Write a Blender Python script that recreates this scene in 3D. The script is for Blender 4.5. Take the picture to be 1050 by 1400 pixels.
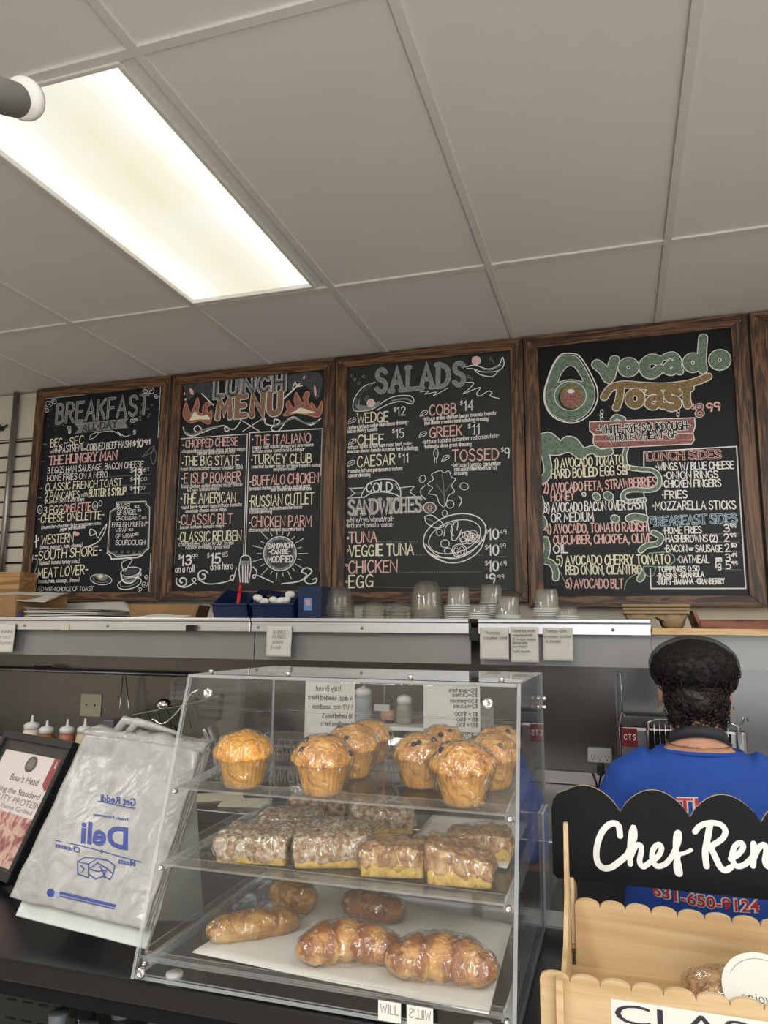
import bpy, bmesh, math, random
from mathutils import Vector, Matrix, noise
from mathutils.bvhtree import BVHTree
random.seed(7)
for o in list(bpy.data.objects): bpy.data.objects.remove(o)
SC = bpy.context.scene
COL = SC.collection
PI = math.pi
EYE = Vector((0, 0, 1.5))
# ---------------------------------------------------------------- camera
FPX, CX, CY = 1012.0, 525.0, 700.0
MR = Vector((0.95428881, 0.29876175, 0.00861854))      # right
MD = Vector((-0.03916106, 0.15356912, -0.9873616))     # down
MF = Vector((-0.29630942, 0.94189062, 0.15824912))     # forward
cam = bpy.data.cameras.new('camera')
cam.sensor_fit = 'VERTICAL'; cam.sensor_height = 36.0; cam.sensor_width = 27.0
cam.lens = FPX / 1400.0 * 36.0
cam.clip_start = 0.02
camo = bpy.data.objects.new('camera', cam); COL.objects.link(camo)
camo.matrix_world = Matrix(((MR.x, -MD.x, -MF.x, EYE.x), (MR.y, -MD.y, -MF.y, EYE.y), (MR.z, -MD.z, -MF.z, EYE.z), (0, 0, 0, 1)))
SC.camera = camo
# ---------------------------------------------------------------- light
SC.view_settings.view_transform = 'Standard'
SC.view_settings.look = 'None'
SC.view_settings.gamma = 1.0
SC.view_settings.use_curve_mapping = False
SC.view_settings.exposure = 0.0
SC.cycles.transparent_max_bounces = 64
SC.cycles.max_bounces = 8
SC.cycles.caustics_reflective = False
SC.cycles.caustics_refractive = False
SC.cycles.sample_clamp_indirect = 4.0
world = bpy.data.worlds.new('world'); SC.world = world
world.use_nodes = True
bg = world.node_tree.nodes['Background']
bg.inputs[0].default_value = (0.85, 0.92, 1.0, 1); bg.inputs[1].default_value = 0.9
PANEL_EMIT = 1.15
def area(name, loc, rot, sx, sy, power, color):
    l = bpy.data.lights.new(name, 'AREA'); l.shape = 'RECTANGLE'; l.size = sx; l.size_y = sy
    l.energy = power; l.color = color
    o = bpy.data.objects.new(name, l); o.location = loc; o.rotation_euler = rot; COL.objects.link(o)
    return o
# unseen ceiling fixtures, behind and beside the photographer, and daylight from the shop window at the right
area('unseen_fixture_lamp', (0.52, 0.38, 2.79), (0, 0, 0), 0.55, 1.15, 8, (1, 0.985, 0.965))  # added out of view overhead to light the baked goods from the front
area('unseen_fixture_lamp', (-1.31, -1.2, 2.79), (0, 0, 0), 0.55, 1.15, 52, (1, 0.985, 0.965))
area('unseen_fixture_lamp', (0.52, -1.9, 2.79), (0, 0, 0), 0.55, 1.15, 52, (1, 0.985, 0.965))
area('unseen_fixture_lamp', (1.75, 1.9, 2.79), (0, 0, 0), 0.55, 1.15, 14, (1, 0.985, 0.965))
area('unseen_fixture_lamp', (-3.14, 0.6, 2.79), (0, 0, 0), 0.55, 1.15, 34, (1, 0.985, 0.965))
area('window_daylight_lamp', (1.2, -3.45, 1.7), (math.radians(98), 0, 0), 2.2, 1.5, 45, (0.9, 0.95, 1.0))
area('added_bounce_lamp', (1.7, -1.9, 0.25), (math.radians(158), 0, 0), 1.4, 1.2, 52, (0.97, 0.98, 1.0))  # added upward lamp near the floor, brightens the ceiling like bounced daylight
# ---------------------------------------------------------------- pixel -> world on a known plane
def ray(u, v):
    return MR * ((u - CX) / FPX) + MD * ((v - CY) / FPX) + MF
def at(u, v, y):                                     # point of the plane at depth y
    w = ray(u, v); return EYE + w * (y / w.y)
def atz(u, v, z):                                    # point of the level at height z
    w = ray(u, v); return EYE + w * ((z - EYE.z) / w.z)
def on(u, v, p, n):
    w = ray(u, v); return EYE + w * ((Vector(p) - EYE).dot(n) / w.dot(n))
def pxsize(px, p):                                   # metres that px pixels span at point p
    return px * (Vector(p) - EYE).dot(MF) / FPX
# ---------------------------------------------------------------- materials
def lin(c):
    return tuple((x / 255 / 12.92) if x <= 10 else ((x / 255 + 0.055) / 1.055) ** 2.4 for x in c)
class NT:
    def __init__(s, name):
        s.m = bpy.data.materials.new(name); s.m.use_nodes = True
        s.t = s.m.node_tree; s.t.nodes.clear(); s.out = s.n('ShaderNodeOutputMaterial')
    def n(s, typ, **kw):
        x = s.t.nodes.new(typ)
        for k, v in kw.items():
            if k in x.inputs: x.inputs[k].default_value = v
            else: setattr(x, k, v)
        return x
    def l(s, a, b): s.t.links.new(a, b)
    def coords(s, scale=(1, 1, 1), kind='Object'):
        tc = s.n('ShaderNodeTexCoord'); mp = s.n('ShaderNodeMapping'); mp.inputs['Scale'].default_value = scale
        s.l(tc.outputs[kind], mp.inputs[0]); return mp.outputs[0]
    def noise(s, scale, vec, detail=4, rough=0.6, dist=0.0):
        x = s.n('ShaderNodeTexNoise'); x.inputs['Scale'].default_value = scale; x.inputs['Detail'].default_value = detail
        x.inputs['Roughness'].default_value = rough; x.inputs['Distortion'].default_value = dist
        s.l(vec, x.inputs['Vector']); return x.outputs['Fac']
    def ramp(s, fac, stops):
        r = s.n('ShaderNodeValToRGB'); e = r.color_ramp.elements
        while len(e) < len(stops): e.new(0.5)
        for i, (p, c) in enumerate(stops):
            e[i].position = p; e[i].color = (c[0], c[1], c[2], 1) if not isinstance(c, (int, float)) else (c, c, c, 1)
        s.l(fac, r.inputs[0]); return r.outputs[0]
    def bsdf(s, color=None, rough=0.5, metal=0.0, **kw):
        b = s.n('ShaderNodeBsdfPrincipled')
        if color is not None:
            if hasattr(color, 'is_linked'): s.l(color, b.inputs['Base Color'])
            else: b.inputs['Base Color'].default_value = (*color, 1)
        if hasattr(rough, 'is_linked'): s.l(rough, b.inputs['Roughness'])
        else: b.inputs['Roughness'].default_value = rough
        b.inputs['Metallic'].default_value = metal
        for k, v in kw.items(): b.inputs[k.replace('_', ' ')].default_value = v
        return b
    def bump(s, h, b, strength=0.3, dist=0.002):
        x = s.n('ShaderNodeBump'); x.inputs['Strength'].default_value = strength; x.inputs['Distance'].default_value = dist
        s.l(h, x.inputs['Height']); s.l(x.outputs[0], b.inputs['Normal'])
    def schlick(s, gain=1.0, f0=0.04, top=1.0, normal=None):
        lw = s.n('ShaderNodeLayerWeight'); lw.inputs[0].default_value = 0.5
        if normal is not None: s.l(normal, lw.inputs['Normal'])
        p = s.n('ShaderNodeMath', operation='POWER'); p.inputs[1].default_value = 5.0; s.l(lw.outputs['Facing'], p.inputs[0])
        m = s.n('ShaderNodeMath', operation='MULTIPLY_ADD'); m.inputs[1].default_value = (1 - f0) * gain; m.inputs[2].default_value = f0 * gain; s.l(p.outputs[0], m.inputs[0])
        c = s.n('ShaderNodeMath', operation='MINIMUM'); c.inputs[1].default_value = top; s.l(m.outputs[0], c.inputs[0]); return c.outputs[0]
    def done(s, sh):
        s.l(sh.outputs[0], s.out.inputs['Surface']); return s.m
def m_plain(name, rgb, rough=0.5, metal=0.0, var=0.12, scale=25, bump=0.0, **kw):
    t = NT(name); v = t.coords(); c = lin(rgb)
    f = t.noise(scale, v)
    col = t.ramp(f, [(0.3, tuple(x * (1 - var) for x in c)), (0.7, tuple(min(1, x * (1 + var)) for x in c))])
    b = t.bsdf(col, rough, metal, **kw)
    if bump: t.bump(f, b, bump)
    return t.done(b)
def m_wood(name, dark, mid, light, axis, scale=1.0, rough=0.45):
    t = NT(name); sc = [9 * scale] * 3; sc[axis] = 0.55 * scale
    v = t.coords(tuple(sc))
    n1 = t.noise(2.2, v, 5, 0.6, 1.2)
    sc2 = [70 * scale] * 3; sc2[axis] = 2.0 * scale
    n2 = t.noise(1.6, t.coords(tuple(sc2)), 3)
    w = t.n('ShaderNodeMath', operation='MULTIPLY'); w.inputs[1].default_value = 34.0; t.l(n1, w.inputs[0])
    sn = t.n('ShaderNodeMath', operation='SINE'); t.l(w.outputs[0], sn.inputs[0])
    ad = t.n('ShaderNodeMath', operation='MULTIPLY_ADD'); ad.inputs[1].default_value = 0.33; ad.inputs[2].default_value = 0.5
    t.l(sn.outputs[0], ad.inputs[0])
    mx = t.n('ShaderNodeMath', operation='MULTIPLY_ADD'); mx.inputs[1].default_value = 0.5; t.l(n2, mx.inputs[0])
    sb = t.n('ShaderNodeMath', operation='SUBTRACT'); sb.inputs[1].default_value = 0.25; t.l(ad.outputs[0], sb.inputs[0]); t.l(sb.outputs[0], mx.inputs[2])
    col = t.ramp(mx.outputs[0], [(0.12, lin(dark)), (0.45, lin(mid)), (0.85, lin(light))])
    b = t.bsdf(col, rough); t.bump(mx.outputs[0], b, 0.25, 0.001)
    return t.done(b)
def m_steel(name, rgb, rough=0.3, axis=0, streak=True):
    t = NT(name); sc = [140.0] * 3; sc[axis] = 1.5
    f = t.noise(3, t.coords(tuple(sc)), 4); g = t.noise(2.2, t.coords(), 4)
    c = lin(rgb)
    mx = t.n('ShaderNodeMath', operation='MULTIPLY_ADD'); mx.inputs[1].default_value = 0.25; t.l(f, mx.inputs[0])
    g2 = t.n('ShaderNodeMath', operation='MULTIPLY'); g2.inputs[1].default_value = 0.75; t.l(g, g2.inputs[0]); t.l(g2.outputs[0], mx.inputs[2])
    col = t.ramp(mx.outputs[0], [(0.3, tuple(x * 0.90 for x in c)), (0.7, tuple(min(1, x * 1.08) for x in c))])
    r = rough
    b = t.bsdf(col, r, 1.0); t.bump(f, b, 0.02, 0.001)
    return t.done(b)
def m_clear(name, tint=(0.97, 0.98, 0.98), ior=1.45, gl=0.02, gain=1.0, haze=0.0, hcol=(0.9, 0.9, 0.88), bump=0.0, bscale=60, bdist=0.002):
    """clear sheet plastic: transparent with a Fresnel gloss, optionally a share of milky scatter"""
    t = NT(name)
    tr = t.n('ShaderNodeBsdfTransparent'); tr.inputs[0].default_value = (*tint, 1)
    g = t.n('ShaderNodeBsdfGlossy'); g.inputs['Roughness'].default_value = gl
    fac = t.schlick(gain)
    if bump:
        x = t.n('ShaderNodeTexNoise'); x.noise_type = 'RIDGED_MULTIFRACTAL'; x.inputs['Scale'].default_value = bscale; x.inputs['Detail'].default_value = 2.0; x.inputs['Distortion'].default_value = 0.6; t.l(t.coords((1, 1, 0.45)), x.inputs['Vector']); f = x.outputs['Fac']
        bp = t.n('ShaderNodeBump'); bp.inputs['Strength'].default_value = bump; bp.inputs['Distance'].default_value = bdist
        t.l(f, bp.inputs['Height']); t.l(bp.outputs[0], g.inputs['Normal']); fac = t.schlick(gain, normal=bp.outputs[0])
    base = tr
    if haze:
        d = t.n('ShaderNodeBsdfDiffuse'); d.inputs[0].default_value = (*hcol, 1)
        tl = t.n('ShaderNodeBsdfTranslucent'); tl.inputs[0].default_value = (*hcol, 1)
        m0 = t.n('ShaderNodeMixShader'); m0.inputs[0].default_value = 0.4; t.l(d.outputs[0], m0.inputs[1]); t.l(tl.outputs[0], m0.inputs[2])
        m1 = t.n('ShaderNodeMixShader'); m1.inputs[0].default_value = haze
        t.l(tr.outputs[0], m1.inputs[1]); t.l(m0.outputs[0], m1.inputs[2]); base = m1
    mx = t.n('ShaderNodeMixShader'); t.l(fac, mx.inputs[0]); t.l(base.outputs[0], mx.inputs[1]); t.l(g.outputs[0], mx.inputs[2])
    return t.done(mx)
def m_film(name, gain=2.2, bscale=75):
    """cling film: clear, glossy, with milky creases where it folds on itself"""
    t = NT(name); tr = t.n('ShaderNodeBsdfTransparent'); tr.inputs[0].default_value = (0.992, 0.992, 0.99, 1)
    def ridge(sc, st, dist):
        x = t.n('ShaderNodeTexNoise'); x.noise_type = 'RIDGED_MULTIFRACTAL'; x.inputs['Scale'].default_value = sc; x.inputs['Detail'].default_value = 2.0; x.inputs['Distortion'].default_value = dist
        t.l(t.coords(st), x.inputs['Vector']); return x.outputs['Fac']
    r1 = ridge(bscale, (1, 1, 0.4), 0.8); r2 = ridge(70, (1.3, 0.5, 1), 1.2)
    g = t.n('ShaderNodeBsdfGlossy'); g.inputs['Roughness'].default_value = 0.07
    bp = t.n('ShaderNodeBump'); bp.inputs['Strength'].default_value = 1.0; bp.inputs['Distance'].default_value = 0.014
    t.l(r1, bp.inputs['Height']); t.l(bp.outputs[0], g.inputs['Normal'])
    kf = t.schlick(gain, 0.05, 0.5, bp.outputs[0])
    d = t.n('ShaderNodeBsdfDiffuse'); d.inputs[0].default_value = (0.93, 0.93, 0.93, 1)
    hz = t.ramp(r2, [(0.58, 0.012), (0.95, 0.48)])
    m1 = t.n('ShaderNodeMixShader'); t.l(hz, m1.inputs[0]); t.l(tr.outputs[0], m1.inputs[1]); t.l(d.outputs[0], m1.inputs[2])
    mx = t.n('ShaderNodeMixShader'); t.l(kf, mx.inputs[0]); t.l(m1.outputs[0], mx.inputs[1]); t.l(g.outputs[0], mx.inputs[2])
    return t.done(mx)
def m_chalk(name, rgb, fill=False):
    t = NT(name); v = t.coords((1, 1, 1))
    f = t.noise(260 if not fill else 120, v, 3, 0.7)
    c = lin(rgb); k = 0.50 if not fill else 0.34
    col = t.ramp(f, [(0.27 if not fill else 0.33, tuple(x * k for x in c)), (0.46 if not fill else 0.7, c)])
    return t.done(t.bsdf(col, 0.9))
def m_emit(name, color, strength):
    t = NT(name); e = t.n('ShaderNodeEmission'); e.inputs[0].default_value = (*color, 1); e.inputs[1].default_value = strength
    return t.done(e)
# ---------------------------------------------------------------- mesh builder
class MB:
    def __init__(s): s.v = []; s.f = []; s.mi = []; s.sm = []
    def add(s, vs, fs, mi=0, sm=False):
        b = len(s.v); s.v += [tuple(v) for v in vs]
        for f in fs: s.f.append([b + i for i in f]); s.mi.append(mi); s.sm.append(sm)
        return s
    def box(s, x0, x1, y0, y1, z0, z1, mi=0, M=None):
        vs = [Vector((x, y, z)) for z in (z0, z1) for y in (y0, y1) for x in (x0, x1)]
        if M is not None: vs = [M @ v for v in vs]
        return s.add(vs, [(0, 2, 3, 1), (4, 5, 7, 6), (0, 1, 5, 4), (2, 6, 7, 3), (0, 4, 6, 2), (1, 3, 7, 5)], mi)
    def slab(s, c4, t, mi=0, me=None):                 # four corners + thickness vector
        a = [Vector(c) for c in c4]; b = [c + Vector(t) for c in a]
        me = mi if me is None else me; k = len(a)
        s.add(a + b, [tuple(range(k))[::-1], tuple(range(k, 2 * k))], mi)
        s.f += []; base = len(s.v) - 2 * k
        for i in range(k):
            j = (i + 1) % k
            s.f.append([base + i, base + j, base + k + j, base + k + i]); s.mi.append(me); s.sm.append(False)
        return s
    def tube(s, pts, r, n=8, closed=False, mi=0, caps=True):
        P = [Vector(p) for p in pts]; m = len(P)
        R = r if isinstance(r, (list, tuple)) else [r] * m
        T = []
        for i in range(m):
            a = P[i - 1] if (i > 0 or closed) else P[i]; b = P[(i + 1) % m] if (i < m - 1 or closed) else P[i]
            d = b - a; T.append(d.normalized() if d.length > 1e-9 else Vector((0, 0, 1)))
        up = Vector((0, 0, 1)) if abs(T[0].z) < 0.9 else Vector((1, 0, 0))
        N = (up - T[0] * up.dot(T[0])).normalized(); vs = []
        for i in range(m):
            N = (N - T[i] * N.dot(T[i])); N = N.normalized() if N.length > 1e-6 else T[i].orthogonal().normalized()
            B = T[i].cross(N)
            for k in range(n):
                a = 2 * PI * k / n; vs.append(P[i] + (N * math.cos(a) + B * math.sin(a)) * R[i])
        fs = []
        for i in range(m if closed else m - 1):
            j = (i + 1) % m
            for k in range(n): fs.append((i * n + k, i * n + (k + 1) % n, j * n + (k + 1) % n, j * n + k))
        if not closed and caps: fs += [tuple(range(n))[::-1], tuple(range((m - 1) * n, m * n))]
        return s.add(vs, fs, mi, True)
    def lathe(s, prof, n=24, c=(0, 0, 0), mi=0, M=None, rad=None, sm=True):
        vs = []; c = Vector(c)
        for (r, z) in prof:
            for k in range(n):
                a = 2 * PI * k / n; rr = r * (rad(a, z) if rad else 1)
                p = Vector((rr * math.cos(a), rr * math.sin(a), z))
                vs.append((M @ p if M is not None else p) + c)
        fs = []
        for i in range(len(prof) - 1):
            for k in range(n): fs.append((i * n + k, i * n + (k + 1) % n, (i + 1) * n + (k + 1) % n, (i + 1) * n + k))
        if prof[0][0] > 1e-6: fs.append(tuple(range(n))[::-1])
        if prof[-1][0] > 1e-6: fs.append(tuple(range((len(prof) - 1) * n, len(prof) * n)))
        return s.add(vs, fs, mi, sm)
    def prism(s, pts, f0, t, mi=0, me=None):           # polygon mapped by f0(x, y) -> Vector and pushed by t
        return s.slab([f0(x, y) for x, y in pts], t, mi, me)
    def blob(s, c, r, n=3, mi=0, fn=None, M=None):
        bm = bmesh.new(); bmesh.ops.create_icosphere(bm, subdivisions=n, radius=1)
        vs = []
        for v in bm.verts:
            p = Vector((v.co.x * r[0], v.co.y * r[1], v.co.z * r[2])) if not isinstance(r, (int, float)) else v.co * r
            if fn: p = fn(p, v.co)
            vs.append((M @ p if M is not None else p) + Vector(c))
        fs = [tuple(x.index for x in f.verts) for f in bm.faces]; bm.free()
        return s.add(vs, fs, mi, True)
    def ribbon(s, P, w, nrm, mi=0, disc=False, closed=False):
        P = [Vector(p) for p in P]; m = len(P)
        if m < 2: return s
        nrm = Vector(nrm); L = []; R = []
        for i in range(m):
            a = P[i - 1] if (i > 0 or closed) else None; b = P[(i + 1) % m] if (i < m - 1 or closed) else None
            d1 = (P[i] - a).normalized() if a is not None else None; d2 = (b - P[i]).normalized() if b is not None else None
            if d1 is None: d1 = d2
            if d2 is None: d2 = d1
            d = d1 + d2; d = d.normalized() if d.length > 1e-4 else d1
            side = nrm.cross(d); sn = nrm.cross(d1)
            k = 1 / max(0.5, side.dot(sn)); p = P[i]
            if not closed and not disc:
                if i == 0: p = p - d * w * 0.4
                if i == m - 1: p = p + d * w * 0.4
            L.append(p + side * w * 0.5 * k); R.append(p - side * w * 0.5 * k)
        fs = [(2 * i, 2 * i + 1, 2 * ((i + 1) % m) + 1, 2 * ((i + 1) % m)) for i in range(m if closed else m - 1)]
        vs = []
        for a, b in zip(L, R): vs += [a, b]
        if disc and not closed:
            for i, sg in ((0, 1), (m - 1, -1)):
                c = P[i]; u = (L[i] - c); v = nrm.cross(u) * sg; base = len(vs); K = 7
                vs += [c + u * math.cos(PI * k / K) + v * math.sin(PI * k / K) for k in range(1, K)]
                fs.append((2 * i, *range(base, base + K - 1), 2 * i + 1))
        s.add(vs, fs, mi)
        return s
    def quad(s, pts, mi=0): return s.add(pts, [tuple(range(len(pts)))], mi)
    def build(s, name, mats, parent=None, smooth=None, bevel=0.0, local=False, origin=None):
        me = bpy.data.meshes.new(name)
        if parent is not None and not local:
            r = parent
            while r.parent: r = r.parent
            off = Vector(r.location)
        elif parent is None and not local:
            if origin is not None: off = Vector(origin)
            else:
                xs = [v[0] for v in s.v]; ys = [v[1] for v in s.v]; zs = [v[2] for v in s.v]
                off = Vector(((min(xs) + max(xs)) / 2, (min(ys) + max(ys)) / 2, min(zs)))
        else: off = Vector((0, 0, 0))
        me.from_pydata([(v[0] - off.x, v[1] - off.y, v[2] - off.z) for v in s.v], [], s.f)
        for m in (mats if isinstance(mats, (list, tuple)) else [mats]): me.materials.append(m)
        me.polygons.foreach_set('material_index', s.mi)
        me.polygons.foreach_set('use_smooth', [x if smooth is None else smooth for x in s.sm])
        me.update()
        o = bpy.data.objects.new(name, me); COL.objects.link(o)
        if parent is not None: o.parent = parent
        else: o.location = off
        if bevel:
            b = o.modifiers.new('bevel', 'BEVEL'); b.width = bevel; b.segments = 2; b.limit_method = 'ANGLE'; b.angle_limit = math.radians(40)
        return o
def remesh(mb, voxel, smooth=2, fn=None, factor=0.5):
    """one continuous surface from overlapping pieces; returns a new MB"""
    o = mb.build('remesh_tmp', [M_TMP], None, local=True)
    r = o.modifiers.new('r', 'REMESH'); r.mode = 'VOXEL'; r.voxel_size = voxel
    if smooth:
        k = o.modifiers.new('s', 'SMOOTH'); k.iterations = smooth; k.factor = factor
    dg = bpy.context.evaluated_depsgraph_get(); me = bpy.data.meshes.new_from_object(o.evaluated_get(dg))
    out = MB(); me.update()
    vs = []
    for v in me.vertices:
        p = v.co.copy()
        if fn: p = fn(p, v.normal)
        vs.append(p)
    out.add(vs, [tuple(p.vertices) for p in me.polygons], 0, True)
    bpy.data.objects.remove(o); bpy.data.meshes.remove(me)
    return out
def hull(mbs, grow=0.0):
    bm = bmesh.new()
    for mb in mbs:
        for v in mb.v: bm.verts.new(v)
    r = bmesh.ops.convex_hull(bm, input=bm.verts)
    keep = set(f for f in bm.faces)
    loose = [v for v in bm.verts if not v.link_faces]; bmesh.ops.delete(bm, geom=loose, context='VERTS')
    bm.verts.index_update(); out = MB()
    out.add([v.co.copy() for v in bm.verts], [tuple(x.index for x in f.verts) for f in bm.faces], 0, True); bm.free()
    return out
M_TMP = bpy.data.materials.new('plain')
# ---------------------------------------------------------------- things
def tag(o, label, cat, group=None, kind=None):
    o['label'] = label; o['category'] = cat
    if group: o['group'] = group
    if kind: o['kind'] = kind
    return o
def thing(name, label, cat, loc, group=None):
    o = bpy.data.objects.new(name, None); COL.objects.link(o); o.location = loc
    o.empty_display_size = 0.03
    return tag(o, label, cat, group)
def struct(o): o['kind'] = 'structure'; return o
def dup(root, loc, rz=0.0, label=None, group=None, scale=None, rx=None):
    r = root.copy(); COL.objects.link(r); r.location = loc; r.rotation_euler = (rx or 0, 0, rz)
    if scale: r.scale = (scale,) * 3
    if label: r['label'] = label
    if group: r['group'] = group
    for ch in list(root.children):
        c = ch.copy(); COL.objects.link(c); c.parent = r
        for g in list(ch.children):
            d = g.copy(); COL.objects.link(d); d.parent = c
    return r
ORD = ['first', 'second', 'third', 'fourth', 'fifth', 'sixth', 'seventh', 'eighth', 'ninth', 'tenth', 'eleventh', 'twelfth', 'thirteenth']
def fbm(p, s, o=3): return noise.fractal(Vector(p) * s, 1.0, 2.0, o)
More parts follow.
